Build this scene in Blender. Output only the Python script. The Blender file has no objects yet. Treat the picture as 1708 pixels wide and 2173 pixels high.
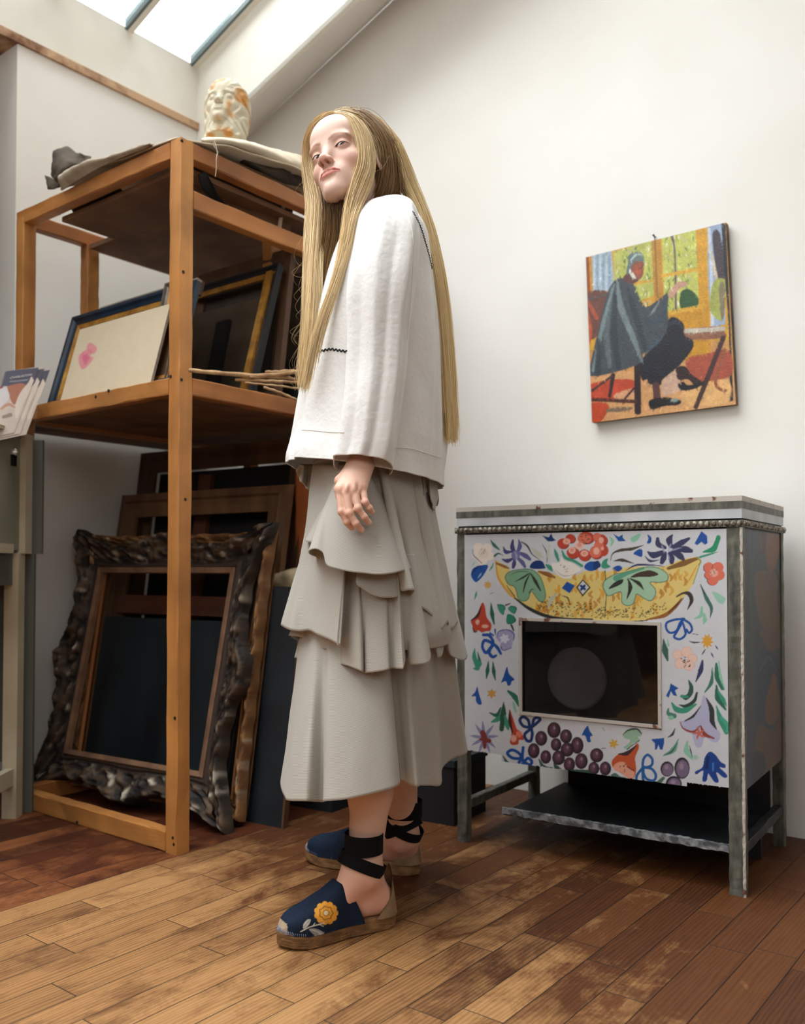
import bpy, bmesh, math, random
import numpy as np
from mathutils import Vector, Matrix

# ------------------------------------------------------------------ camera
SC = bpy.context.scene
COL = SC.collection
FPX = 1900.0
PITCH = math.radians(1.5)
CAMZ = 0.75
HORIZ = 1206.0
PCY = HORIZ - FPX * math.tan(PITCH)
cd = bpy.data.cameras.new('camera')
cam = bpy.data.objects.new('camera', cd); COL.objects.link(cam)
cam.location = (0, 0, CAMZ); cam.rotation_euler = (math.pi / 2 + PITCH, 0, 0)
cd.sensor_fit = 'VERTICAL'; cd.sensor_height = 30.0; cd.sensor_width = 30.0
cd.lens = FPX / 2173 * 30.0
cd.shift_x = 0.0; cd.shift_y = (PCY - 2173 / 2) / 2173
cd.clip_start = 0.05
cd.dof.use_dof = True; cd.dof.focus_distance = 1.85; cd.dof.aperture_fstop = 2.8
SC.camera = cam
# ------------------------------------------------------------------ view
SC.view_settings.view_transform = 'Standard'; SC.view_settings.look = 'None'
SC.view_settings.gamma = 1.0; SC.view_settings.use_curve_mapping = False
SC.view_settings.exposure = 0.07
# ------------------------------------------------------------------ room axes (W along the right wall, N into the room)
TH = math.radians(37.8)
CW, SW = math.cos(TH), math.sin(TH)
def R(w, n, z=0.0): return Vector((CW * w + SW * n, -SW * w + CW * n, z))
# ------------------------------------------------------------------ sky and lamps
wd = bpy.data.worlds.new('sky'); SC.world = wd; wd.use_nodes = True
bg = wd.node_tree.nodes['Background']; bg.inputs[0].default_value = (0.93, 0.97, 1.0, 1); bg.inputs[1].default_value = 2.6
def area(name, loc, direction, sx, sy, power, col, spread=180):
    l = bpy.data.lights.new(name, 'AREA'); l.shape = 'RECTANGLE'; l.size = sx; l.size_y = sy
    l.energy = power; l.color = col; l.spread = math.radians(spread)
    o = bpy.data.objects.new(name, l); COL.objects.link(o); o.location = loc
    z = -Vector(direction).normalized(); x = Vector((CW, -SW, 0)); x = (x - z * x.dot(z)).normalized(); y = z.cross(x)
    m = Matrix((x, y, z)).transposed().to_4x4(); m.translation = loc; o.matrix_world = m
    return o
SLOPE = 0.37
area('daylight_skylight', R(-1.75, 0.9, 3.55), (SW * 0 + CW * .33, -SW * .33, -1), 2.5, 2.9, 155, (0.98, 0.985, 1.0))
area('daylight_skylight_front', R(-1.45, -1.05, 3.62), (SW * 0 + CW * .30, -SW * .30 + .25, -1), 2.5, 1.1, 48, (1.0, 0.99, 0.98))
area('daylight_studio_window', R(-1.3, -1.95, 2.45), R(0.05, 1.0, -0.22), 2.6, 1.5, 24, (0.97, 0.98, 1.0))
area('side_fill_light', R(2.35, -1.0, 2.45), R(-0.80, 0.85, -0.22), 1.8, 1.3, 27, (0.96, 0.98, 1.0))  # added fill from the right, brightens the blouse back; no window there

# ------------------------------------------------------------------ projection helpers
def ray(px, py):
    x = (px - 854) / FPX; y = -(py - PCY) / FPX
    return Vector((x, math.cos(PITCH) - y * math.sin(PITCH), math.sin(PITCH) + y * math.cos(PITCH)))
CAMP = Vector((0, 0, CAMZ))
def P(px, py, Y): r = ray(px, py); return CAMP + r * (Y / r.y)
def on_z(px, py, z): r = ray(px, py); return CAMP + r * ((z - CAMZ) / r.z)
def on_plane(px, py, p0, nrm): r = ray(px, py); return CAMP + r * ((p0 - CAMP).dot(nrm) / r.dot(nrm))
def proj(V):
    V = np.asarray(V, float); d = V - np.array([0, 0, CAMZ])
    c, s = math.cos(PITCH), math.sin(PITCH)
    f = d[..., 1] * c + d[..., 2] * s; u = -d[..., 1] * s + d[..., 2] * c
    return 854 + FPX * d[..., 0] / f, PCY - FPX * u / f

# ------------------------------------------------------------------ object helpers
MATS = {}
def put(o, label=None, cat=None, group=None, kind=None):
    if label: o['label'] = label
    if cat: o['category'] = cat
    if group: o['group'] = group
    if kind: o['kind'] = kind
    return o
def empty(name, loc, rz=0.0, label=None, cat=None, group=None, rx=0.0):
    o = bpy.data.objects.new(name, None); COL.objects.link(o); o.empty_display_size = 0.1
    o.location = loc; o.rotation_euler = (rx, 0, rz)
    return put(o, label, cat, group)
def wmat(o):
    m = Matrix.Translation(o.location) @ o.rotation_euler.to_matrix().to_4x4()
    return (wmat(o.parent) @ m) if o.parent else m
class MB:
    def __init__(s): s.v = []; s.f = []; s.m = []; s.mi = 0
    def add(s, vs, fs):
        b = len(s.v); s.v += [tuple(v) for v in vs]
        for f in fs: s.f.append(tuple(i + b for i in f)); s.m.append(s.mi)
        return s
    def box(s, x0, x1, y0, y1, z0, z1):
        vs = [(x, y, z) for z in (z0, z1) for y in (y0, y1) for x in (x0, x1)]
        return s.add(vs, [(0, 2, 3, 1), (4, 5, 7, 6), (0, 1, 5, 4), (2, 6, 7, 3), (0, 4, 6, 2), (1, 3, 7, 5)])
    def hexa(s, b, t):   # bottom quad, top quad (same winding)
        return s.add(list(b) + list(t), [(3, 2, 1, 0), (4, 5, 6, 7), (0, 1, 5, 4), (1, 2, 6, 5), (2, 3, 7, 6), (3, 0, 4, 7)])
    def rough_box(s, a, b, half_u, half_v, u, v, seg=14, jit=0.0012, seed=0, taper=1.0):   # a sawn timber from a to b
        rnd = random.Random(seed); a = Vector(a); b = Vector(b); u = Vector(u); v = Vector(v); rings = []
        for i in range(seg + 1):
            t = i / seg; c = a.lerp(b, t); k = 1 + (taper - 1) * t; r = []
            for su, sv, cu, cv in ((-1, -1, .12, 0), (1, -1, -.12, 0), (1, -1, 0, .12), (1, 1, 0, -.12), (1, 1, -.12, 0), (-1, 1, .12, 0), (-1, 1, 0, -.12), (-1, -1, 0, .12)):
                r.append(c + u * (half_u * k * (su + cu) + rnd.uniform(-jit, jit)) + v * (half_v * k * (sv + cv) + rnd.uniform(-jit, jit)))
            rings.append(r)
        return s.rings(rings, cap=True)
    def rings(s, rings, cap=False, closed=True):
        n = len(rings[0]); vs = [p for r in rings for p in r]; fs = []
        for i in range(len(rings) - 1):
            for j in range(n if closed else n - 1):
                k = (j + 1) % n; fs.append((i * n + j, i * n + k, (i + 1) * n + k, (i + 1) * n + j))
        if cap: fs.append(tuple(range(n - 1, -1, -1))); fs.append(tuple((len(rings) - 1) * n + j for j in range(n)))
        return s.add(vs, fs)
    def tube(s, pts, rad, n=8, cap=True):
        pts = [Vector(p) for p in pts]; rings = []; up = None
        for i, p in enumerate(pts):
            t = (pts[min(i + 1, len(pts) - 1)] - pts[max(i - 1, 0)]).normalized()
            if up is None: up = t.orthogonal().normalized()
            up = (up - t * up.dot(t)).normalized(); b = t.cross(up)
            r = rad[i] if hasattr(rad, '__len__') else rad
            rings.append([p + up * (r * math.cos(2 * math.pi * k / n)) + b * (r * math.sin(2 * math.pi * k / n)) for k in range(n)])
        return s.rings(rings, cap)
    def disc(s, c, nrm, r, h, n=20):
        c = Vector(c); nrm = Vector(nrm).normalized()
        return s.tube([c, c + nrm * h], r, n)
    def build(s, name, mat, parent=None, smooth=False, world=False, edge=None):
        me = bpy.data.meshes.new(name); vs = s.v
        if world and parent is not None:
            im = wmat(parent).inverted(); vs = [tuple(im @ Vector(v)) for v in vs]
        me.from_pydata(vs, [], s.f); me.update()
        mats = mat if isinstance(mat, (list, tuple)) else [mat]
        for m in mats: me.materials.append(m)
        if len(mats) > 1: me.polygons.foreach_set('material_index', s.m)
        bm = bmesh.new(); bm.from_mesh(me); bmesh.ops.recalc_face_normals(bm, faces=bm.faces); bm.to_mesh(me); bm.free()
        o = bpy.data.objects.new(name, me); COL.objects.link(o)
        if parent is not None: o.parent = parent
        if smooth:
            me.polygons.foreach_set('use_smooth', [True] * len(me.polygons))
            if edge: me.set_sharp_from_angle(angle=math.radians(edge))
        return o
def np_mesh(name, V, Fq, mat, parent=None, smooth=True, cols=None, world=True, uv=None, attrs=None):
    V = np.asarray(V, float)
    if world and parent is not None:
        im = np.array(wmat(parent).inverted()); V = V @ im[:3, :3].T + im[:3, 3]
    me = bpy.data.meshes.new(name); Fq = np.asarray(Fq)
    me.vertices.add(len(V)); me.vertices.foreach_set('co', V.astype(np.float32).ravel())
    k = Fq.shape[1]; me.loops.add(Fq.size); me.loops.foreach_set('vertex_index', Fq.ravel().astype(np.int32))
    me.polygons.add(len(Fq)); me.polygons.foreach_set('loop_start', np.arange(0, Fq.size, k, dtype=np.int32))
    me.update(calc_edges=True); me.validate()
    if smooth: me.polygons.foreach_set('use_smooth', np.ones(len(me.polygons), bool))
    if cols is not None:
        a = me.color_attributes.new('Col', 'FLOAT_COLOR', 'POINT'); c = np.ones((len(V), 4), np.float32); c[:, :3] = cols
        a.data.foreach_set('color', c.ravel())
    if attrs:
        for nm, arr in attrs.items():
            a = me.attributes.new(nm, 'FLOAT', 'POINT'); a.data.foreach_set('value', np.asarray(arr, np.float32).ravel())
    if uv is not None:
        l = me.uv_layers.new(name='UVMap'); l.data.foreach_set('uv', np.asarray(uv, np.float32)[Fq.ravel()].ravel())
    me.materials.append(mat)
    o = bpy.data.objects.new(name, me); COL.objects.link(o)
    if parent is not None: o.parent = parent
    return o
def grid_faces(nu, nv, wrap=False):
    i = np.arange(nu - 1)[:, None]; j = np.arange(nv if wrap else nv - 1)[None, :]; k = (j + 1) % nv
    return np.stack([i * nv + j, i * nv + k, (i + 1) * nv + k, (i + 1) * nv + j], -1).reshape(-1, 4)
def crom(pts, n, closed=False):        # Catmull-Rom resample (k,d)->(n,d)
    p = np.asarray(pts, float); k = len(p)
    if closed: q = np.vstack([p[-1], p, p[0], p[1]]); t = np.linspace(0, k, n, endpoint=False)
    else:
        q = np.vstack([2 * p[0] - p[1], p, 2 * p[-1] - p[-2]]); t = np.linspace(0, k - 1, n)
    i = np.minimum(t.astype(int), (k if closed else k - 1) - 1); f = (t - i)[:, None]
    a, b, c, d = q[i], q[i + 1], q[i + 2], q[i + 3]
    return .5 * ((2 * b) + (c - a) * f + (2 * a - 5 * b + 4 * c - d) * f ** 2 + (3 * b - a - 3 * c + d) * f ** 3)
def vnoise(P3, seed=0):                # smooth value noise, vectorised
    P3 = np.asarray(P3, float); i = np.floor(P3).astype(np.int64); f = P3 - i; f = f * f * (3 - 2 * f); out = 0
    for dx in (0, 1):
        for dy in (0, 1):
            for dz in (0, 1):
                h = ((i[..., 0] + dx) * 73856093) ^ ((i[..., 1] + dy) * 19349663) ^ ((i[..., 2] + dz) * 83492791) ^ (seed * 2654435)
                h = (h ^ (h >> 13)) * 1274126177 & 0xffffffff; h = (h ^ (h >> 16)) & 0xffff
                w = (f[..., 0] if dx else 1 - f[..., 0]) * (f[..., 1] if dy else 1 - f[..., 1]) * (f[..., 2] if dz else 1 - f[..., 2])
                out = out + w * (h / 65535.0)
    return out * 2 - 1
def srgb(*c):
    c = np.asarray(c, float) / 255.0
    return np.where(c <= .04045, c / 12.92, ((c + .055) / 1.055) ** 2.4)

# ------------------------------------------------------------------ materials
def mat(name, col, rough=.6, col2=None, scale=6, stretch=(1, 1, 1), bump=0.0, bscale=None, metal=0.0, detail=6, lo=.35, hi=.65, spec=.5, vcol=False, sheen=0, uvc=False, sss=0, alpha=None):
    if name in MATS: return MATS[name]
    m = bpy.data.materials.new(name); m.use_nodes = True; nt = m.node_tree; N = nt.nodes; L = nt.links
    b = N['Principled BSDF']; b.inputs['Roughness'].default_value = rough; b.inputs['Metallic'].default_value = metal
    b.inputs['Specular IOR Level'].default_value = spec
    if sheen: b.inputs['Sheen Weight'].default_value = sheen
    if sss:
        b.inputs['Subsurface Weight'].default_value = sss; b.inputs['Subsurface Radius'].default_value = (.012, .004, .002); b.inputs['Subsurface Scale'].default_value = 1.0
    c = tuple(srgb(*col)) + (1,); b.inputs['Base Color'].default_value = c
    tc = N.new('ShaderNodeTexCoord'); mp = N.new('ShaderNodeMapping'); mp.inputs['Scale'].default_value = stretch
    L.new(tc.outputs['UV' if uvc else 'Object'], mp.inputs['Vector'])
    base = None
    if vcol:
        at = N.new('ShaderNodeAttribute'); at.attribute_name = 'Col'; base = at.outputs['Color']; L.new(base, b.inputs['Base Color'])
    if col2 is not None:
        ns = N.new('ShaderNodeTexNoise'); ns.inputs['Scale'].default_value = scale; ns.inputs['Detail'].default_value = detail
        L.new(mp.outputs[0], ns.inputs['Vector'])
        mr = N.new('ShaderNodeMapRange'); mr.inputs['From Min'].default_value = lo; mr.inputs['From Max'].default_value = hi
        L.new(ns.outputs['Fac'], mr.inputs['Value'])
        mx = N.new('ShaderNodeMix'); mx.data_type = 'RGBA'; L.new(mr.outputs[0], mx.inputs['Factor'])
        mx.inputs['A'].default_value = c; mx.inputs['B'].default_value = tuple(srgb(*col2)) + (1,)
        if base is not None: mx.blend_type = 'MULTIPLY'; L.new(base, mx.inputs['A'])
        L.new(mx.outputs['Result'], b.inputs['Base Color'])
    if bump:
        nb = N.new('ShaderNodeTexNoise'); nb.inputs['Scale'].default_value = bscale or scale * 3; nb.inputs['Detail'].default_value = 5
        L.new(mp.outputs[0], nb.inputs['Vector'])
        bp = N.new('ShaderNodeBump'); bp.inputs['Strength'].default_value = min(1, bump); bp.inputs['Distance'].default_value = .002
        L.new(nb.outputs['Fac'], bp.inputs['Height']); L.new(bp.outputs[0], b.inputs['Normal'])
    MATS[name] = m; return m
def wood(name, c1, c2, axis=2, rough=.5, sc=14, knots=True):
    if name in MATS: return MATS[name]
    st = [1, 1, 1]; st[axis] = .06
    m = mat(name, c1, rough, c2, sc, st, bump=.35, bscale=sc * 5, lo=.3, hi=.72, detail=8)
    nt = m.node_tree; N = nt.nodes; L = nt.links; b = N['Principled BSDF']; src = b.inputs['Base Color'].links[0].from_socket
    if knots:   # uneven stain patches along the timber
        tc = N.new('ShaderNodeTexCoord'); n2 = N.new('ShaderNodeTexNoise'); n2.inputs['Scale'].default_value = 5; n2.inputs['Detail'].default_value = 3
        L.new(tc.outputs['Object'], n2.inputs['Vector'])
        mr = N.new('ShaderNodeMapRange'); mr.inputs['From Min'].default_value = .38; mr.inputs['From Max'].default_value = .7; mr.inputs['To Min'].default_value = 1.0; mr.inputs['To Max'].default_value = .62
        L.new(n2.outputs['Fac'], mr.inputs['Value'])
        mx = N.new('ShaderNodeMix'); mx.data_type = 'RGBA'; mx.blend_type = 'MULTIPLY'; mx.inputs['Factor'].default_value = 1
        L.new(src, mx.inputs['A']); L.new(mr.outputs[0], mx.inputs['B']); L.new(mx.outputs['Result'], b.inputs['Base Color'])
    return m
M_wall = mat('plaster_wall', (232, 230, 225), .9, (225, 222, 215), 1.6, bump=.25, bscale=30)
M_wallL = mat('plaster_wall_left', (235, 232, 225), .9, (227, 222, 213), 1.8, bump=.2, bscale=26)
M_white = mat('white_joinery', (236, 232, 222), .6, (224, 219, 206), 3)
M_bar = mat('green_grey_glazing_bar', (96, 112, 112), .5)
M_trimw = mat('worn_ledge', (196, 160, 124), .7, (120, 76, 48), 9, (1, 1, 1), lo=.42, hi=.6)
M_far = mat('dark_unseen_wall', (118, 100, 80), .9, (78, 62, 50), 6)  # unseen walls coloured dark to cut bounce and deepen the shadows
M_black = mat('matt_black', (14, 14, 17), .7)

# ------------------------------------------------------------------ room shell
SHELLZ = -math.radians(37.8)
WL, NR, NV, Z1, Z2 = -2.98, 2.66, 2.425, 2.60, 2.875
def rbuild(name, mb, m, kind='structure', **k):     # mesh given in (w, n, z)
    o = mb.build(name, m, **k); o.rotation_euler = (0, 0, SHELLZ)
    if kind: o['kind'] = kind
    return o
def floor_material():
    m = bpy.data.materials.new('oak_floorboards'); m.use_nodes = True; nt = m.node_tree; N = nt.nodes; L = nt.links; b = N['Principled BSDF']
    def math_(op, a, c=None, d=None):
        n = N.new('ShaderNodeMath'); n.operation = op
        for i, x in enumerate((a, c, d)):
            if x is None: continue
            if isinstance(x, (int, float)): n.inputs[i].default_value = x
            else: L.new(x, n.inputs[i])
        return n.outputs[0]
    tc = N.new('ShaderNodeTexCoord'); sp = N.new('ShaderNodeSeparateXYZ'); L.new(tc.outputs['Object'], sp.inputs[0]); w, n_ = sp.outputs[0], sp.outputs[1]
    u = math_('DIVIDE', math_('ADD', w, .786 + 8.0), .080); row = math_('FLOOR', u); fu = math_('FRACT', u)
    def white(x, y=None):
        c = N.new('ShaderNodeCombineXYZ'); L.new(x, c.inputs[0])
        if y is not None: L.new(y, c.inputs[1])
        wn = N.new('ShaderNodeTexWhiteNoise'); wn.noise_dimensions = '2D'; L.new(c.outputs[0], wn.inputs['Vector']); return wn.outputs['Value']
    off = white(row); ln = math_('ADD', math_('MULTIPLY', white(math_('ADD', row, 37.3)), .16), .36)
    v = math_('DIVIDE', math_('ADD', math_('ADD', n_, 20), math_('MULTIPLY', off, 3.0)), ln); seg = math_('FLOOR', v); fv = math_('FRACT', v)
    rnd = white(row, seg); rnd2 = white(math_('ADD', row, 91.7), seg)
    # distance to board edges in metres
    du = math_('MULTIPLY', math_('MINIMUM', fu, math_('SUBTRACT', 1, fu)), .080)
    dv = math_('MULTIPLY', math_('MINIMUM', fv, math_('SUBTRACT', 1, fv)), ln)
    de = math_('MINIMUM', du, dv)
    # grain: per-board shifted, stretched along the board
    c = N.new('ShaderNodeCombineXYZ'); L.new(math_('ADD', w, math_('MULTIPLY', rnd, 7)), c.inputs[0]); L.new(math_('MULTIPLY', math_('ADD', n_, math_('MULTIPLY', rnd2, 9)), .12), c.inputs[1]); L.new(rnd, c.inputs[2])
    g = N.new('ShaderNodeTexNoise'); g.inputs['Scale'].default_value = 60; g.inputs['Detail'].default_value = 8; g.inputs['Distortion'].default_value = .8; L.new(c.outputs[0], g.inputs['Vector'])
    wv = N.new('ShaderNodeTexWave'); wv.bands_direction = 'X'; wv.inputs['Scale'].default_value = 34; wv.inputs['Distortion'].default_value = 9; wv.inputs['Detail'].default_value = 3; wv.inputs['Detail Scale'].default_value = .9; L.new(c.outputs[0], wv.inputs['Vector'])
    cr = N.new('ShaderNodeValToRGB'); e = cr.color_ramp.elements
    e[0].position = 0; e[0].color = (*srgb(112, 76, 46), 1); e[1].position = 1; e[1].color = (*srgb(186, 144, 96), 1)
    m1 = cr.color_ramp.elements.new(.45); m1.color = (*srgb(158, 114, 70), 1)
    gg = math_('ADD', math_('MULTIPLY', g.outputs['Fac'], .55), math_('MULTIPLY', wv.outputs['Fac'], .30)); gg = math_('ADD', gg, math_('MULTIPLY', math_('SUBTRACT', rnd, .5), .52)); L.new(gg, cr.inputs[0])
    # worn-in dark stains
    st = N.new('ShaderNodeTexNoise'); st.inputs['Scale'].default_value = 5.5; st.inputs['Detail'].default_value = 10; st.inputs['Roughness'].default_value = .72; st.inputs['Distortion'].default_value = .4
    c3 = N.new('ShaderNodeCombineXYZ'); L.new(math_('MULTIPLY', w, 1.7), c3.inputs[0]); L.new(math_('ADD', n_, math_('MULTIPLY', rnd, .35)), c3.inputs[1]); L.new(rnd2, c3.inputs[2]); L.new(c3.outputs[0], st.inputs['Vector'])
    # large-scale darkening: more towards the range (high w) and under the rack (low w)
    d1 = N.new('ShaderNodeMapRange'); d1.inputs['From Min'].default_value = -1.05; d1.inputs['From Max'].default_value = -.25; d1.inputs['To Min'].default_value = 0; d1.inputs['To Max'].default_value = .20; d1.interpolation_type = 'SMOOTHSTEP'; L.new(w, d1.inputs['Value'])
    d3 = N.new('ShaderNodeMapRange'); d3.inputs['From Min'].default_value = 1.15; d3.inputs['From Max'].default_value = 1.9; d3.inputs['To Min'].default_value = 0; d3.inputs['To Max'].default_value = .26; L.new(n_, d3.inputs['Value'])  # darker boards farther into the room (high n)
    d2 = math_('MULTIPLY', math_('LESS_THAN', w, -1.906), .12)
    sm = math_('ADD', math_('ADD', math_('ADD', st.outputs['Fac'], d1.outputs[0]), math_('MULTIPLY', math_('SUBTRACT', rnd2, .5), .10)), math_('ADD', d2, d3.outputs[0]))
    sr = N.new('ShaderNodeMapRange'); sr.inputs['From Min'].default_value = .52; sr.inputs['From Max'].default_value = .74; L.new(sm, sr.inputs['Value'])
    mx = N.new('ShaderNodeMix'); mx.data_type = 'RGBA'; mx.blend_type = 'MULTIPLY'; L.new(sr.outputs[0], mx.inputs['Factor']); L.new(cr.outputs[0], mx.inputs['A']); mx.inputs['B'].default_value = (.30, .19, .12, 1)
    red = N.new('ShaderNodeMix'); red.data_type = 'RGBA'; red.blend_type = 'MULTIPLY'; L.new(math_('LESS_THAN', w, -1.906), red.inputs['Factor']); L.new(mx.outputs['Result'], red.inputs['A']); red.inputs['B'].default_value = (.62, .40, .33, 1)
    gap = N.new('ShaderNodeMapRange'); gap.inputs['From Min'].default_value = .0004; gap.inputs['From Max'].default_value = .0016; gap.inputs['To Min'].default_value = .10; L.new(de, gap.inputs['Value'])
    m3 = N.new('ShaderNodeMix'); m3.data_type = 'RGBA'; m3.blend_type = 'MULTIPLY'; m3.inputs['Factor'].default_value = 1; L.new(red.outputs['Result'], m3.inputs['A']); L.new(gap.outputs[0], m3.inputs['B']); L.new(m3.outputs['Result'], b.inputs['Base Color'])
    rr = N.new('ShaderNodeMapRange'); rr.inputs['To Min'].default_value = .42; rr.inputs['To Max'].default_value = .68; L.new(st.outputs['Fac'], rr.inputs['Value']); L.new(rr.outputs[0], b.inputs['Roughness'])
    b.inputs['Specular IOR Level'].default_value = .35
    hgt = math_('ADD', math_('MULTIPLY', gap.outputs[0], .8), math_('MULTIPLY', g.outputs['Fac'], .3)); bp = N.new('ShaderNodeBump'); bp.inputs['Strength'].default_value = .6; bp.inputs['Distance'].default_value = .002
    L.new(hgt, bp.inputs['Height']); L.new(bp.outputs[0], b.inputs['Normal'])
    return m
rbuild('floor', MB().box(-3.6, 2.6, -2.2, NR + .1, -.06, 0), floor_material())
zt = lambda w: 2.631 + .355 * (w - WL)          # right wall top follows the roof
zv = lambda w: 2.527 + .335 * (w - WL)          # lower edge of the skylight shaft
zg = lambda w: Z2 + SLOPE * (w - WL)            # glass plane
mb = MB(); mb.add([(WL, NR, 0), (2.6, NR, 0), (2.6, NR, 3.75), (.18, NR, 3.75), (WL, NR, zt(WL)), (WL, NR + .1, 0), (2.6, NR + .1, 0), (2.6, NR + .1, 3.75), (.18, NR + .1, 3.75), (WL, NR + .1, zt(WL))],
    [(0, 1, 2, 3, 4), (9, 8, 7, 6, 5), (0, 5, 6, 1), (1, 6, 7, 2), (2, 7, 8, 3), (3, 8, 9, 4), (4, 9, 5, 0)])
rbuild('wall_right', mb, M_wall)
rbuild('wall_left', MB().box(WL - .1, WL, 1.626, NR, 0, Z1), M_wallL)
rbuild('wall_return', MB().box(WL - .6, WL - .1, 1.626, 1.72, 0, Z1), M_wallL)
rbuild('wall_far_left', MB().box(WL - .7, WL - .6, -2.2, 1.72, 0, Z1), M_far)
rbuild('wall_back', MB().box(-3.6, 2.6, -2.3, -2.2, 1.5, 3.9), M_wall)
rbuild('wall_back_dark_lower', MB().box(-3.6, 2.6, -2.3, -2.2, 0, 1.5), M_far)  # lower half of the unseen wall kept dark to cut bounce light
rbuild('wall_side', MB().box(2.6, 2.7, -2.3, NR + .1, 1.5, 3.9), M_wall)
rbuild('wall_side_dark_lower', MB().box(2.6, 2.7, -2.3, NR + .1, 0, 1.5), M_far)
rbuild('trim_1', MB().box(WL - .12, WL + .012, -2.2, NR - .004, Z1, Z1 + .03), M_trimw)
rbuild('wall_upper', MB().box(WL - .1, WL, -2.2, NR, Z1 + .03, Z2), M_white)
rbuild('ceiling_soffit_left', MB().box(WL - .7, WL - .1, -2.2, 1.72, Z1 + .01, Z1 + .08), M_wallL)
mb = MB(); mb.hexa([(WL, NV, zv(WL)), (.7, NV, zv(.7)), (.7, NR, zt(.7)), (WL, NR, zt(WL))], [(WL, NV, zv(WL) + .02), (.7, NV, zv(.7) + .02), (.7, NR, zt(.7) + .04), (WL, NR, zt(WL) + .04)])
rbuild('ceiling_slope', mb, M_wall)
mb = MB(); mb.hexa([(WL, NV, zv(WL)), (.2, NV, zv(.2)), (.2, NV + .02, zv(.2)), (WL, NV + .02, zv(WL))], [(WL, NV, zg(WL)), (.2, NV, zg(.2)), (.2, NV + .02, zg(.2)), (WL, NV + .02, zg(WL))])
rbuild('wall_skylight_reveal', mb, M_white)
WG = -.55
rbuild('ceiling', MB().box(WG + .02, 2.6, -2.2, NR + .05, zg(WG) - .02, zg(WG) + .08), M_white)
mb = MB(); mb.hexa([(WL, -2.2, zg(WL)), (WG, -2.2, zg(WG)), (WG, -1.62, zg(WG)), (WL, -1.62, zg(WL))], [(WL, -2.2, zg(WL) + .06), (WG, -2.2, zg(WG) + .06), (WG, -1.62, zg(WG) + .06), (WL, -1.62, zg(WL) + .06)])
rbuild('ceiling_panel', mb, M_white)
def glass_mat():
    m = bpy.data.materials.new('skylight_glass'); m.use_nodes = True; nt = m.node_tree; N = nt.nodes; L = nt.links; N.clear()
    o = N.new('ShaderNodeOutputMaterial'); t = N.new('ShaderNodeBsdfTransparent'); g = N.new('ShaderNodeBsdfGlossy'); g.inputs['Roughness'].default_value = .05
    t.inputs[0].default_value = (.97, .99, .99, 1)
    fr = N.new('ShaderNodeFresnel'); fr.inputs[0].default_value = 1.3; mx = N.new('ShaderNodeMixShader'); L.new(fr.outputs[0], mx.inputs[0]); L.new(t.outputs[0], mx.inputs[1]); L.new(g.outputs[0], mx.inputs[2]); L.new(mx.outputs[0], o.inputs[0])
    return m
M_glass = glass_mat()
sky = bpy.data.objects.new('window_1', None); COL.objects.link(sky); sky.rotation_euler = (0, 0, SHELLZ); sky['kind'] = 'structure'
bars = [-.62, -.30, .02, .34, .66, .98, 1.30, 1.62, 2.078 - .12, 2.078 + .0, 2.398]
bars = [2.398 - .32 * i for i in range(13)]
for i, nb in enumerate(bars):
    b = MB(); b.hexa([(WL, nb - .012, zg(WL) - .01), (WG, nb - .012, zg(WG) - .01), (WG, nb, zg(WG) - .01), (WL, nb, zg(WL) - .01)], [(WL, nb - .012, zg(WL) + .03), (WG, nb - .012, zg(WG) + .03), (WG, nb, zg(WG) + .03), (WL, nb, zg(WL) + .03)])
    b.build('glazing_bar', M_bar, sky)
    b = MB(); b.hexa([(WL, nb, zg(WL) - .014), (WG, nb, zg(WG) - .014), (WG, nb + .022, zg(WG) - .014), (WL, nb + .022, zg(WL) - .014)], [(WL, nb, zg(WL) + .03), (WG, nb, zg(WG) + .03), (WG, nb + .022, zg(WG) + .03), (WL, nb + .022, zg(WL) + .03)])
    b.build('glazing_bar', M_white, sky)
    if i < len(bars) - 1:
        n0 = bars[i + 1] + .022; n1 = nb - .012
        g = MB(); g.hexa([(WL, n0, zg(WL) + .012), (WG, n0, zg(WG) + .012), (WG, n1, zg(WG) + .012), (WL, n1, zg(WL) + .012)], [(WL, n0, zg(WL) + .016), (WG, n0, zg(WG) + .016), (WG, n1, zg(WG) + .016), (WL, n1, zg(WL) + .016)])
        g.build('pane', M_glass, sky)

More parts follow.
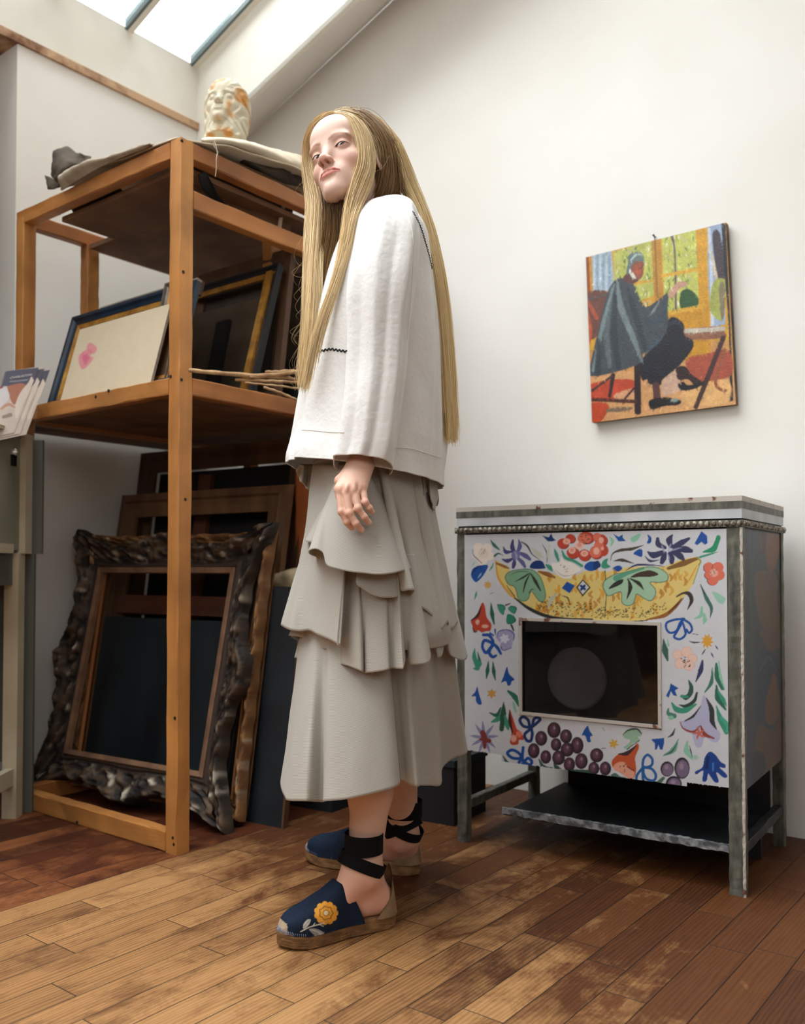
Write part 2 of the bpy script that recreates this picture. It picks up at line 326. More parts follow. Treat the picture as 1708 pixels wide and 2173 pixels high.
# ------------------------------------------------------------------ raster painting on real panels (shapes given in photo pixels)
class Paint:
    def __init__(s, V, base, noise=.04):
        s.x, s.y = proj(V); s.c = np.empty((len(s.x), 3)); s.c[:] = srgb(*base)
        s.n = 1 + noise * vnoise(np.asarray(V) * 160, 3) + noise * vnoise(np.asarray(V) * 40, 5); s.ox = s.oy = 0; s.k = 1.0; s.wk = 1.0; s.soft = .8; s.V = np.asarray(V)
    def reg(s, ox, oy, k): s.ox, s.oy, s.k = ox, oy, k; return s
    def pt(s, p): p = np.asarray(p, float).reshape(-1, 2); return p / s.k + (s.ox, s.oy)
    def _mix(s, idx, a, col):
        col = srgb(*col); s.c[idx] = s.c[idx] * (1 - a[:, None]) + col * a[:, None]
    def _box(s, p, m): return np.nonzero((s.x > p[:, 0].min() - m) & (s.x < p[:, 0].max() + m) & (s.y > p[:, 1].min() - m) & (s.y < p[:, 1].max() + m))[0]
    def poly(s, pts, col, smooth=True, a=1.0, soft=None):
        p = s.pt(pts)
        if smooth: p = crom(p, max(24, len(p) * 5), closed=True)
        soft = soft or s.soft; i = s._box(p, 2)
        if not len(i): return s
        X, Y = s.x[i], s.y[i]; d = np.full(len(i), 1e9); ins = np.zeros(len(i), bool); q = np.roll(p, -1, 0)
        for (x0, y0), (x1, y1) in zip(p, q):
            ex, ey = x1 - x0, y1 - y0; t = np.clip(((X - x0) * ex + (Y - y0) * ey) / (ex * ex + ey * ey + 1e-9), 0, 1)
            d = np.minimum(d, (X - x0 - t * ex) ** 2 + (Y - y0 - t * ey) ** 2)
            c = (y0 > Y) != (y1 > Y); ins ^= c & (X < (x1 - x0) * (Y - y0) / (y1 - y0 + 1e-12) + x0)
        d = np.sqrt(d) * np.where(ins, 1, -1); s._mix(i, a * np.clip(d / soft + .5, 0, 1), col); return s
    def line(s, pts, w, col, a=1.0, soft=None):
        p = s.pt(pts); n = max(10, len(p) * 7)
        if len(p) > 2: p = crom(p, n)
        else: p = np.linspace(p[0], p[1], n)
        wv = np.interp(np.linspace(0, 1, len(p)), np.linspace(0, 1, len(w)), w) if hasattr(w, '__len__') else np.full(len(p), w); wv = wv / s.k / 2 * s.wk
        soft = soft or s.soft; i = s._box(p, wv.max() + 2)
        if not len(i): return s
        X, Y = s.x[i], s.y[i]; d = np.full(len(i), -1e9)
        for k in range(len(p) - 1):
            e = p[k + 1] - p[k]; t = np.clip(((X - p[k, 0]) * e[0] + (Y - p[k, 1]) * e[1]) / (e @ e + 1e-9), 0, 1)
            r = np.hypot(X - p[k, 0] - t * e[0], Y - p[k, 1] - t * e[1]); d = np.maximum(d, wv[k] + (wv[k + 1] - wv[k]) * t - r)
        s._mix(i, a * np.clip(d / soft + .5, 0, 1), col); return s
    def ell(s, cx, cy, rx, ry, col, rot=0, a=1.0, soft=None):
        c = s.pt([(cx, cy)])[0]; rx, ry = rx / s.k, ry / s.k; i = s._box(c[None], max(rx, ry) + 2); X, Y = s.x[i] - c[0], s.y[i] - c[1]
        cr, sr = math.cos(rot), math.sin(rot); U, Vv = X * cr + Y * sr, -X * sr + Y * cr
        d = (1 - np.hypot(U / rx, Vv / ry)) * min(rx, ry); s._mix(i, a * np.clip(d / (soft or s.soft) + .5, 0, 1), col); return s
    def dabs(s, n, seed=0, l=(3, 7), w=(1.2, 2.4), amt=.16):
        g = np.random.default_rng(seed); idx = g.integers(0, len(s.x), n); k0, o0 = s.k, (s.ox, s.oy); s.k, s.ox, s.oy = 1., 0., 0.
        for i in idx:
            c = s.c[i] * (1 + g.normal(0, amt)) * (1 + g.normal(0, amt * .35, 3)); c = np.clip(c, .003, .95); an = g.uniform(.8, 2.3); L_ = g.uniform(*l); x, y = s.x[i], s.y[i]; p = np.array([(x, y), (x + L_ * math.cos(an), y + L_ * math.sin(an))]); W_ = g.uniform(*w) / 2
            j = s._box(p, W_ + 1.5); X, Y = s.x[j], s.y[j]; e = p[1] - p[0]; t = np.clip(((X - x) * e[0] + (Y - y) * e[1]) / (e @ e), 0, 1); d = W_ - np.hypot(X - x - t * e[0], Y - y - t * e[1]); a = .7 * np.clip(d / 1.1 + .5, 0, 1)[:, None]; s.c[j] = s.c[j] * (1 - a) + c * a
        s.k = k0; s.ox, s.oy = o0; return s
    def out(s): return np.clip(s.c * s.n[:, None], 0, 1)
def panel_grid(o, ux, uy, w, h, step):
    nx, ny = int(w / step) + 1, int(h / step) + 1; o, ux, uy = map(np.array, (o, ux, uy))
    a = np.linspace(0, w, nx); b = np.linspace(0, h, ny); A, Bq = np.meshgrid(a, b, indexing='ij')
    return o + A.reshape(-1, 1) * ux + Bq.reshape(-1, 1) * uy, grid_faces(nx, ny), A.ravel(), Bq.ravel()
M_paint = mat('hand_painted_surface', (255, 255, 255), .45, vcol=True, bump=.15, bscale=90)
M_canvasoil = mat('oil_painted_canvas', (255, 255, 255), .42, vcol=True, bump=.5, bscale=220)

# ------------------------------------------------------------------ timber rack
W_x = wood('pine_rail_wood', (196, 136, 72), (156, 94, 44), 0); W_y = wood('pine_side_wood', (188, 124, 62), (146, 84, 38), 1); W_z = wood('pine_post_wood', (204, 142, 76), (158, 98, 46), 2)
M_ply = mat('plywood_board', (120, 84, 54), .75, (92, 62, 40), 8, bump=.2)
RK = empty('storage_rack', R(-1.912, 1.500, 0), SHELLZ, 'tall open pine storage rack full of old picture frames in the corner', 'rack')
X, Yv, Z = Vector((1, 0, 0)), Vector((0, 1, 0)), Vector((0, 0, 1)); T = .0225
def post(x, y, z0, z1, s): MB().rough_box((x, y, z0), (x, y, z1), T, T, X, Yv, 22, seed=s).build('post', W_z, RK)
RW, RD = .832, 1.0
post(-T, T, 0, 1.9, 1); post(-RW + T, T, 0, 1.875, 2); post(-RW + T, .254, 1.262, 1.855, 3); post(-.14, .47, 1.262, 1.838, 4)
post(-T, RD, 0, 1.9, 5); post(-RW + T, RD, 0, 1.9, 6)
def rx(x0, x1, y, z, s, hz=T, nm='rail'): MB().rough_box((x0, y, z), (x1, y, z), .018, hz, Yv, Z, 16, seed=s).build(nm, W_x, RK)
def ry(x, y0, y1, z, s, hz=T, nm='rail'): MB().rough_box((x, y0, z), (x, y1, z), .018, hz, X, Z, 12, seed=s).build(nm, W_y, RK)
rx(-RW + .002, -.045, .019, 1.878, 11); rx(-RW + .045, -.045, RD, 1.878, 12); ry(-.0195, .046, RD - T, 1.878, 13); ry(-RW + .0195, .046, RD - T, 1.876, 14)
ry(-.0195, .046, RD - T, 1.745, 15, .025); rx(-RW + .045, -.045, RD, 1.745, 16)
rx(-RW + .045, -.045, .019, 1.238, 17); rx(-RW + .045, -.045, RD, 1.238, 18); ry(-.0195, .046, RD - T, 1.238, 19, .024); ry(-RW + .0195, .046, RD - T, 1.238, 20)
rx(-RW + .045, -.045, .019, .028, 21, .027); ry(-RW + .0195, .046, RD - T, .028, 22, .027)
MB().box(-RW - .225, -.04, .042, RD - .02, 1.228, 1.245).build('shelf_board', M_ply, RK)  # left overhang to the wall added to keep light off below
MB().box(-RW + .05, -.046, .235, RD - .02, 1.838, 1.853).box(-.64, -.046, .045, .234, 1.838, 1.853).build('top_board', M_ply, RK)
M_screw = mat('rusty_screw', (40, 34, 32), .5, metal=.4)
def screw(px, py, face, r=.0045):     # recessed screw heads seen on the posts
    c = on_plane(px, py, R(-1.912, 1.5), R(0, -1)) if face == 'f' else on_plane(px, py, R(-1.912, 1.5), R(1, 0))
    n = R(0, -1) if face == 'f' else R(1, 0)
    MB().disc(c - n * .002, n, r, .0028, 12).build('screw', M_screw, RK, world=True)
for q in ((386, 299, 's'), (389, 577, 's'), (362, 799, 'f'), (385, 806, 's'), (393, 1060, 's'), (371, 1524, 'f'), (367, 1778, 'f'), (369, 1792, 'f'), (230, 829, 'f'), (203, 842, 'f'), (163, 1745, 'f')): screw(*q)

# ------------------------------------------------------------------ old canvases and sacking on top of the rack
def sheet(rows, nu=40, nv=40, noise=.004, th=.003, seed=0, fs=18):
    rows = [crom(np.array([tuple(p) for p in r]), nv) for r in rows]; G = np.stack([crom(np.stack([r[j] for r in rows]), nu) for j in range(nv)], 1)
    V = G.reshape(-1, 3); gu = np.gradient(G, axis=0); gv = np.gradient(G, axis=1); nn = np.cross(gu, gv); nn /= np.linalg.norm(nn, axis=-1, keepdims=True) + 1e-9
    nn = nn.reshape(-1, 3); V = V + nn * (noise * (vnoise(V * fs, seed) + .5 * vnoise(V * fs * 2.7, seed + 1)))[:, None]
    n = len(V); f = grid_faces(nu, nv); b = f[:, ::-1] + n; e = []
    for i in range(nu - 1): e += [(i * nv, (i + 1) * nv, (i + 1) * nv + n, i * nv + n), (i * nv + nv - 1, i * nv + nv - 1 + n, (i + 1) * nv + nv - 1 + n, (i + 1) * nv + nv - 1)]
    for j in range(nv - 1): e += [(j, j + n, j + 1 + n, j + 1), ((nu - 1) * nv + j, (nu - 1) * nv + j + 1, (nu - 1) * nv + j + 1 + n, (nu - 1) * nv + j + n)]
    return np.vstack([V, V - nn * th]), np.vstack([f, b, np.array(e)])
M_sack = mat('raw_canvas_cloth', (202, 188, 166), .95, (170, 154, 130), 7, bump=.5, bscale=300)
M_sackd = mat('old_brown_canvas', (78, 66, 52), .95, (52, 42, 32), 9, bump=.5, bscale=200)
def rk(x, y, z): return RK.location + R(x, y, z)
# main dust sheet
top = empty('dust_sheet', rk(-.4, .3, 1.9), 0, 'pale folded canvas dust sheet spread across the top of the rack', 'cloth')
V, f = sheet([[rk(-.61, .02, 1.925), rk(-.48, .01, 1.945), rk(-.34, .005, 1.925), rk(-.1, .0, 1.906), rk(-.02, .004, 1.905)],
              [rk(-.62, .12, 1.975), rk(-.5, .12, 1.985), rk(-.36, .13, 1.955), rk(-.1, .12, 1.925), rk(.012, .12, 1.918)],
              [rk(-.63, .30, 2.0), rk(-.5, .33, 2.0), rk(-.36, .3, 1.98), rk(-.1, .3, 1.955), rk(.015, .3, 1.946)],
              [rk(-.62, .62, 1.99), rk(-.5, .64, 2.0), rk(-.36, .64, 1.99), rk(-.1, .66, 2.0), rk(.01, .66, 1.985)]], 50, 60, .006, .004, 1, 9)
np_mesh('upper_fold', V, f, M_sack, top)
V, f = sheet([[rk(-.56, -.004, 1.900), rk(-.43, -.012, 1.905), rk(-.3, -.01, 1.912), rk(-.12, -.004, 1.910)],
              [rk(-.55, -.02, 1.935), rk(-.42, -.03, 1.935), rk(-.3, -.016, 1.925), rk(-.12, -.008, 1.913)],
              [rk(-.56, .05, 1.972), rk(-.43, .05, 1.955), rk(-.3, .05, 1.935), rk(-.12, .05, 1.92)]], 24, 40, .003, .003, 3, 22)
np_mesh('front_fold', V, f, mat('grey_canvas_fold', (178, 164, 144), .95, (132, 116, 96), 10, bump=.5, bscale=300), top)
# dark crumpled canvas hanging at the left end
V, f = sheet([[P(112, 322, 2.80), P(140, 312, 2.82), P(172, 326, 2.78), P(190, 330, 2.74)],
              [P(108, 350, 2.79), P(135, 352, 2.74), P(168, 350, 2.76), P(192, 352, 2.72)],
              [P(106, 372, 2.80), P(128, 382, 2.77), P(146, 372, 2.78), P(170, 360, 2.74)],
              [P(120, 385, 2.80), P(124, 398, 2.78), P(128, 392, 2.79), P(140, 384, 2.78)]], 26, 26, .006, .003, 7, 30)
put(np_mesh('canvas_scrap', V, f, M_sackd), 'dark brown crumpled canvas hanging off the left end of the rack top', 'cloth')
V, f = sheet([[P(95, 372, 2.86), P(108, 376, 2.85), P(120, 384, 2.84)], [P(99, 392, 2.85), P(108, 396, 2.84), P(124, 394, 2.84)], [P(101, 402, 2.85), P(112, 402, 2.84), P(128, 396, 2.84)]], 12, 12, .003, .003, 8, 40)
put(np_mesh('cardboard_scrap', V, f, M_sackd), 'small torn brown scrap caught above the left rack post', 'cloth')
# canvas corner hanging down inside, lit
V, f = sheet([[P(148, 438, 2.78), P(190, 420, 2.74), P(250, 396, 2.68)], [P(154, 450, 2.80), P(200, 436, 2.76), P(262, 414, 2.72)], [P(160, 462, 2.82), P(190, 450, 2.80), P(226, 436, 2.78)]], 14, 18, .002, .003, 9)
put(np_mesh('canvas_corner', V, f, M_sackd), 'dark canvas corner drooping behind the front top rail of the rack', 'cloth')
# rolled canvases along the right side of the top
roll = empty('rolled_canvas', rk(.0, .35, 1.9), 0, 'rolled brown canvas with an open end lying along the rack top on the right', 'canvas roll')
V, f = sheet([[P(428, 302, 2.42), P(470, 308, 2.48), P(520, 330, 2.56), P(570, 348, 2.64), P(612, 352, 2.70), P(650, 372, 2.76)],
              [P(428, 298, 2.43), P(480, 298, 2.47), P(530, 308, 2.53), P(570, 322, 2.60), P(612, 340, 2.70), P(652, 350, 2.78)],
              [P(440, 294, 2.52), P(480, 296, 2.58), P(530, 304, 2.66), P(570, 316, 2.70), P(612, 326, 2.78), P(652, 336, 2.84)]], 26, 60, .002, .004, 11, 30)
np_mesh('outer_wrap', V, f, M_sack, roll)
V, f = sheet([[P(500, 326, 2.58), P(540, 342, 2.62), P(580, 356, 2.66), P(612, 356, 2.70)], [P(505, 332, 2.56), P(540, 350, 2.60), P(575, 364, 2.65), P(611, 358, 2.70)], [P(510, 350, 2.62), P(550, 372, 2.66), P(590, 386, 2.70), P(640, 398, 2.76)]], 16, 30, .002, .003, 12)
np_mesh('inner_wrap', V, f, M_sackd, roll)
V, f = sheet([[P(606, 350, 2.71), P(630, 360, 2.75), P(655, 372, 2.79)], [P(604, 364, 2.70), P(628, 372, 2.74), P(655, 392, 2.79)], [P(620, 384, 2.72), P(640, 392, 2.76), P(660, 400, 2.79)]], 14, 18, .005, .003, 13, 40)
np_mesh('crumpled_end', V, f, M_sackd, roll)
# canvas hanging inside, between the two right-hand rails
hc = empty('sagging_canvas', rk(-.1, .3, 1.8), 0, 'brown unstretched canvas sagging inside the rack between the two right rails', 'canvas')
V, f = sheet([[P(408, 322, 2.46), P(480, 340, 2.52), P(560, 372, 2.62), P(640, 408, 2.76)],
              [P(408, 372, 2.50), P(470, 400, 2.60), P(560, 420, 2.70), P(624, 440, 2.78)],
              [P(410, 402, 2.52), P(470, 440, 2.62), P(560, 478, 2.72), P(616, 498, 2.80)]], 30, 50, .010, .004, 15, 8)
np_mesh('canvas', V, f, mat('brown_canvas_back', (108, 78, 54), .9, (76, 50, 34), 5, bump=.3, bscale=120), hc)
V, f = sheet([[P(420, 372, 2.44), P(436, 366, 2.46), P(446, 384, 2.48)], [P(430, 402, 2.50), P(452, 408, 2.52), P(470, 424, 2.54)], [P(462, 438, 2.57), P(490, 446, 2.59), P(512, 462, 2.61)]], 18, 12, .003, .003, 16)
np_mesh('dark_tear', V, f, mat('black_cloth', (22, 22, 26), .9), hc)
V, f = sheet([[P(598, 436, 2.74), P(603, 434, 2.74), P(607, 432, 2.74)], [P(592, 462, 2.75), P(597, 462, 2.75), P(600, 462, 2.75)], [P(588, 488, 2.76), P(592, 490, 2.76), P(596, 492, 2.76)]], 10, 6, .001, .003, 17)
np_mesh('edge_strip', V, f, M_sack, hc)
th = empty('loose_thread', P(458, 300, 2.44), 0, 'pale frayed thread dangling from the dust sheet over the right top rail', 'thread')
MB().tube([P(455, 299, 2.44), P(459, 312, 2.43), P(461, 326, 2.43), P(459, 338, 2.42), P(459, 356, 2.42), P(457, 375, 2.42)], .0012, 6).build('strand', M_sack, th, world=True)
MB().tube([P(452, 299, 2.44), P(455, 312, 2.43), P(460, 318, 2.43), P(463, 324, 2.43), P(461, 328, 2.43), P(458, 330, 2.43)], .0009, 6).build('strand', M_sack, th, world=True)

# ------------------------------------------------------------------ picture frames and panels
def leaner(name, loc, rz, lean, label, cat, group=None): return empty(name, loc, rz, label, cat, group, rx=-lean)
# Euler XYZ: rx applied first in local, then rz -> leaning back about the bottom edge
def moulding(w, h, prof, seg=1):      # plain mitred frame; prof = [(outward, towards viewer)], opening w x h at origin corner
    mb = MB(); rings = []
    for cx, cz, sx, sz in ((0, 0, -1, -1), (w, 0, 1, -1), (w, h, 1, 1), (0, h, -1, 1)):
        rings.append([(cx + sx * u, -v, cz + sz * u) for u, v in prof])
    rings.append(rings[0]); mb.rings(rings, closed=True); return mb
def plain_frame(name, px_loc, rz, lean, w, h, b, label, cat, m_out, m_slip=None, m_can=None, slip=.012, canvas=True, th=.022, group=None):
    t = leaner(name, px_loc, rz, lean, label, cat, group)
    o = moulding(w - 2 * b, h - 2 * b, [(0, 0), (0, th * .55), (b * .35, th * .7), (b * .6, th), (b * .95, th), (b, th * .8), (b, 0)]).build('moulding', m_out, t); o.location = (b, 0, b)
    if m_slip: s = moulding(w - 2 * b - 2 * slip, h - 2 * b - 2 * slip, [(0, 0), (0, th * .3), (slip, th * .5), (slip, 0)]).build('slip', m_slip, t); s.location = (b + slip, 0, b + slip)
    if canvas and m_can: MB().box(b + (slip if m_slip else 0) * .5, w - b - (slip if m_slip else 0) * .5, -th * .15, .006, b, h - b).build('canvas', m_can, t)
    return t
M_navy = mat('blue_black_frame_paint', (24, 46, 66), .35, (14, 26, 40), 12)
M_gold = mat('old_gilt', (190, 140, 58), .45, (140, 92, 36), 20, bump=.3, metal=.25)
M_silver = mat('tarnished_silver_leaf', (128, 124, 116), .4, (90, 84, 76), 24, metal=.4)
M_brownw = mat('dark_brown_frame_wood', (96, 66, 42), .55, (62, 40, 26), 10, (1, 1, .2), bump=.3)
M_greyb = mat('grey_primed_canvas', (168, 160, 146), .9, (146, 136, 120), 5)
M_dark = mat('darkened_canvas', (30, 36, 42), .7, (18, 21, 27), 4, lo=.4, hi=.7)
def W2(w, n, z): return R(w, n, z)
MB_ = MB
t = leaner('stretched_canvas', W2(-2.60, 1.60, 1.247), SHELLZ, .30, 'back of a plain grey canvas behind the blue framed board on the middle shelf', 'canvas')
MB().box(0, .50, 0, .018, 0, .385).build('canvas', M_greyb, t); MB().box(.0, .5, .018, .03, .34, .385).build('stretcher_bar', M_brownw, t)
t = plain_frame('picture_frame', W2(-2.615, 1.553, 1.247), SHELLZ, .28, .62, .325, .03, 'thin blue-black picture frame with gilt inner edge leaning on the middle shelf', 'picture frame', M_navy, M_gold, M_brownw, .014)
# board with a pink blot
t = leaner('mount_board', W2(-2.515, 1.522, 1.247), SHELLZ, .27, 'cream mount board with a pink paint blot leaning inside the blue-black frame', 'board')
bx = wmat(t); Vb, fb, A_, B_ = panel_grid((0, -.004, 0), (1, 0, 0), (0, 0, 1), .45, .262, .0022)
Vw = Vb @ np.array(bx)[:3, :3].T + np.array(bx)[:3, 3]
p = Paint(Vw, (190, 174, 148), .03); p.soft = 1.4
p.reg(0, 520, 2.512)
for q in (((418, 610), (425, 585), (455, 560), (478, 555), (470, 590), (498, 600), (480, 630), (450, 660), (430, 655)), ((462, 545), (480, 520), (512, 540), (516, 560), (500, 580), (474, 572)), ((430, 590), (450, 570), (470, 600), (450, 625))): p.poly(q, (196, 104, 124), a=.75, soft=2.2)
p.poly(((440, 600), (460, 580), (490, 560), (480, 600), (455, 640)), (180, 70, 100), a=.5, soft=3)
np_mesh('face', Vb, fb, mat('mount_board_paint', (255, 255, 255), .85, vcol=True, bump=.1, bscale=200), t, smooth=False, cols=p.out(), world=False)
MB().box(0, .45, -.0035, .004, 0, .262).build('backing', M_greyb, t)
plain_frame('narrow_frame', W2(-2.12, 1.565, 1.247), SHELLZ, .2, .085, .33, .012, 'thin silver frame edge standing between the blot board and the corner post', 'picture frame', M_silver, M_gold, M_brownw, .012)
# frames seen through the right side of the middle shelf
gf = plain_frame('picture_frame', W2(-2.58, 1.800, 1.247), SHELLZ, .27, .635, .44, .018, 'dark picture frame with a narrow bright gilt right edge on the middle shelf', 'picture frame', M_black, M_gold, None, .014, canvas=False)
MB().box(.592, .616, -.027, -.018, .0, .415).build('gilt_stile', M_gold, gf)
t = leaner('large_brown_canvas', W2(-2.30, 2.03, 1.247), SHELLZ, .04, 'large dull brown canvas closing the back of the middle shelf', 'canvas')
MB().box(0, .42, 0, .012, 0, .45).build('canvas', mat('dull_brown_linen', (84, 70, 58), .9, (60, 50, 44), 5), t)
t = leaner('blind_stretcher', W2(-2.50, 1.845, 1.247), SHELLZ, .22, 'brown reverse of a stretched painting behind the gilt-edged frame', 'canvas')
MB().box(0, .50, 0, .006, 0, .36).build('canvas', mat('brown_linen_back', (92, 78, 62), .9, (70, 58, 46), 6), t); MB().box(.27, .33, -.014, 0, .06, .30).build('stretcher_bar', M_black, t); MB().box(0, .5, -.02, 0, -.0, .045).build('stretcher_bar', M_dark, t)
t = leaner('tall_wood_frame', W2(-2.40, 1.905, 1.247), SHELLZ, .13, 'tall worn brown frame standing at the right end of the middle shelf', 'picture frame')
o = moulding(.36, .40, [(0, 0), (0, .012), (.02, .02), (.045, .018), (.048, 0)]).build('moulding', M_brownw, t); o.location = (.05, 0, .05); MB().box(.05, .41, 0, .006, .05, .45).build('canvas', mat('grey_brown_canvas', (82, 72, 62), .9, (60, 52, 46), 5), t)
t = leaner('dark_small_canvas', W2(-2.3, 1.98, 1.247), SHELLZ, .10, 'small dark green canvas at the back of the middle shelf beside the long hair', 'canvas')
MB().box(0, .42, 0, .018, 0, .16).build('canvas', mat('dark_green_paint', (26, 40, 38), .5, (18, 26, 28), 7), t)
# bundle of rolled papers and canes on the middle shelf
M_cane = mat('split_cane', (196, 160, 116), .7, (150, 112, 74), 30, (1, 1, 1), bump=.3)
canes = [((402, 786, 2.34), (470, 792, 2.42), (560, 797, 2.52), (652, 786, 2.66), .0062), ((500, 806, 2.46), (560, 808, 2.52), (600, 810, 2.57), (652, 812, 2.66), .0045), ((530, 800, 2.48), (570, 800, 2.54), (610, 802, 2.6), (652, 808, 2.68), .005),
         ((520, 812, 2.46), (560, 816, 2.5), (600, 820, 2.54), (652, 828, 2.62), .003), ((560, 822, 2.46), (585, 830, 2.48), (610, 840, 2.5), (632, 850, 2.52), .004), ((565, 790, 2.55), (590, 790, 2.6), (620, 788, 2.66), (652, 796, 2.72), .006)]
lab = ['longest pale cane, running from the corner post along the right shelf rail', 'second pale cane lying just under the longest one by the hair', 'short mottled cane wedged between two longer canes on the right rail', 'thin dark reed under the bundle on the right shelf rail', 'flat split lath poking down over the right shelf rail', 'cane crossing the bundle behind the woman\'s hair']
for (a, b, c, d, r), lb in zip(canes, lab):
    pts = crom([tuple(P(*a)), tuple(P(*b)), tuple(P(*c)), tuple(P(*d))], 24); pts[:, 2] += .0005 * np.sin(np.arange(24) * 1.3)
    o = MB().tube([Vector(q) for q in pts], [r * (1 + .05 * math.sin(k * 1.3)) * (1 - .25 * abs(k / 23 - .5)) for k in range(24)], 9).build('cane', M_cane, smooth=True); put(o, lb, 'cane', 'canes on the middle shelf')

# ---------------- lower compartment
DT = math.radians(32.7); DZ = -DT
def D(px, py, dx=0, dy=0):            # floor point + offsets along the frame direction / backwards
    p = on_z(px, py, 0); return p + Vector((math.cos(DT), -math.sin(DT), 0)) * dx + Vector((math.sin(DT), math.cos(DT), 0)) * dy
def ornate(w, h, b, amp, seed, corner=.35, centre=.25, ns=150, nu=34, pal=None, th=.045):
    Vs, Fs, Cs = [], [], []; pal = [srgb(*c) for c in pal]; off = 0
    for (ox, oz, ax, az, nx, nz, L) in ((0, 0, 1, 0, 0, -1, w), (w, 0, 0, 1, 1, 0, h), (w, h, -1, 0, 0, 1, w), (0, h, 0, -1, -1, 0, h)):
        t = np.linspace(0, 1, ns)[:, None]; u = np.linspace(0, 1, nu)[None, :]
        cb = np.exp(-((t / .09) ** 2)) + np.exp(-(((1 - t) / .09) ** 2)); cc = np.exp(-((t - .5) / .11) ** 2)
        wob = .025 * np.sin(t * math.pi * 18 + seed)
        bt = b * (.72 + corner * cb + centre * cc + wob * (1 - np.minimum(1, cb))); o = u * bt
        s = t * (L + 2 * o) - o
        px = ox + ax * s + nx * o; pz = oz + az * s + nz * o
        ph = t * L * 46
        scroll = np.sin(ph + 5 * np.sin(u * 5 + seed) + seed) * np.cos(u * 9 + 1.2 * np.sin(ph * .5)) + .7 * np.sin(ph * 2.3 - u * 14)
        q = np.stack([px * 34, pz * 34, np.full_like(px, seed * 3.1)], -1); nz_ = vnoise(q, seed) + .6 * vnoise(q * 2.6, seed + 1) + .35 * vnoise(q * 6, seed + 2)
        base = th * (np.interp(u, [0, .04, .10, .16, .22, .35, .55, .75, .9, .97, 1], [.10, .34, .36, .22, .30, .42, .62, .95, 1.0, .7, .05]) + 0 * t)
        mask = np.interp(u, [0, .2, .3, .92, 1], [0, 0, 1, 1, 0]) * (.45 + .55 * np.minimum(1, cb + cc + .2))
        d = base + amp * mask * (.55 * scroll + .8 * nz_)
        Vs.append(np.stack([px, -d, pz], -1).reshape(-1, 3)); Fs.append(grid_faces(ns, nu) + off); off += ns * nu
        hi = np.clip(mask * (.5 * scroll + nz_) * .9 + .15, 0, 1)[..., None]; fl = np.clip(vnoise(q * 1.4, seed + 9) * 3 - 1.0, 0, 1)[..., None]; ed = (np.interp(u, [0, .05, .06, .14, .15, .3, 1], [1, 1, 1, 1, 0, 0, 0]) + 0 * t)[..., None]
        strip = (np.interp(u, [0, .5, .58, .66, .74, 1], [0, 0, 1, 1, 0, 0]) + 0 * t)[..., None] * np.clip(.4 + 1.6 * vnoise(q * .5, seed + 5), 0, 1)[..., None]
        c = pal[0] * (1 - hi) + pal[1] * hi; c = c * (1 - .85 * strip) + pal[2] * .85 * strip; c = c * (1 - fl * hi) + pal[3] * fl * hi; c = c * (1 - ed) + pal[4] * ed
        Cs.append(c.reshape(-1, 3))
    # flat back
    e = .9 * b; V = np.vstack(Vs); n = len(V); V = np.vstack([V, [(-e * .8, .012, -e * .8), (w + e * .8, .012, -e * .8), (w + e * .8, .012, h + e * .8), (-e * .8, .012, h + e * .8), (0, .012, 0), (w, .012, 0), (w, .012, h), (0, .012, h)]])
    F_ = np.vstack(Fs + [np.array([(n, n + 1, n + 5, n + 4), (n + 1, n + 2, n + 6, n + 5), (n + 2, n + 3, n + 7, n + 6), (n + 3, n, n + 4, n + 7)])])
    return V, F_, np.vstack(Cs + [np.tile(pal[0], (8, 1))])
M_orn = mat('carved_gesso_frame', (255, 255, 255), .62, vcol=True, bump=.5, bscale=120, spec=.3)
o0 = D(420, 1750)
t = leaner('ornate_frame', o0 + Vector((-math.cos(DT), math.sin(DT), 0)) * .70 + Vector((0, 0, .0)), DZ, .215, 'large blackened carved frame with scalloped edge standing at the front of the rack floor', 'picture frame')
V, f, c = ornate(.635, .63, .108, .010, 2, .62, .42, pal=[(34, 28, 26), (104, 84, 66), (74, 58, 44), (206, 194, 176), (60, 46, 38)])
o = np_mesh('carved_moulding', V, f, M_orn, t, cols=c, world=False); o.location = (.065, 0, .135)
o = moulding(.635 - .03, .63 - .03, [(0, 0), (0, .016), (.014, .020), (.018, .016), (.018, 0)]).build('slip', mat('bare_wood_slip', (140, 104, 78), .6, (108, 78, 58), 14), t); o.location = (.08, 0, .15)
t = leaner('gilt_ornate_frame', D(500, 1755, -.80, .022), DZ, .165, 'tall flaking gilt frame with cream gesso strips, second from the front on the rack floor', 'picture frame')
V, f, c = ornate(.70, .74, .075, .007, 7, .12, .0, pal=[(104, 70, 44), (176, 130, 76), (206, 186, 154), (222, 212, 194), (164, 106, 58)], th=.04)
o = np_mesh('carved_moulding', V, f, M_orn, t, cols=c, world=False); o.location = (.055, 0, .075)
t = leaner('painting', D(470, 1740, -.76, .085), DZ, .17, 'blue-black painting standing inside the carved frames on the rack floor', 'painting')
MB().box(0, .72, 0, .018, .02, .585).build('canvas', mat('blue_black_paint', (32, 42, 49), .5, (14, 19, 25), 5, (1, 1, .35), lo=.4, hi=.68), t)
MB().box(0.05, .70, .0, .05, .600, .665).build('stretcher_bar', wood('red_brown_bar', (112, 66, 44), (80, 44, 30), 0), t)
t = leaner('mitred_wood_frame', D(520, 1755, -.90, .140), DZ, .17, 'bare brown mitred frame rising behind the carved frames under the middle shelf', 'picture frame')
o = moulding(.64, .86, [(0, 0), (0, .012), (.03, .016), (.05, .022), (.054, .03), (.06, .022), (.085, .02), (.09, .0)]).build('moulding', mat('bare_frame_wood', (128, 92, 58), .6, (90, 60, 38), 12, (1, 1, .3), bump=.3), t); o.location = (.09, 0, .09)
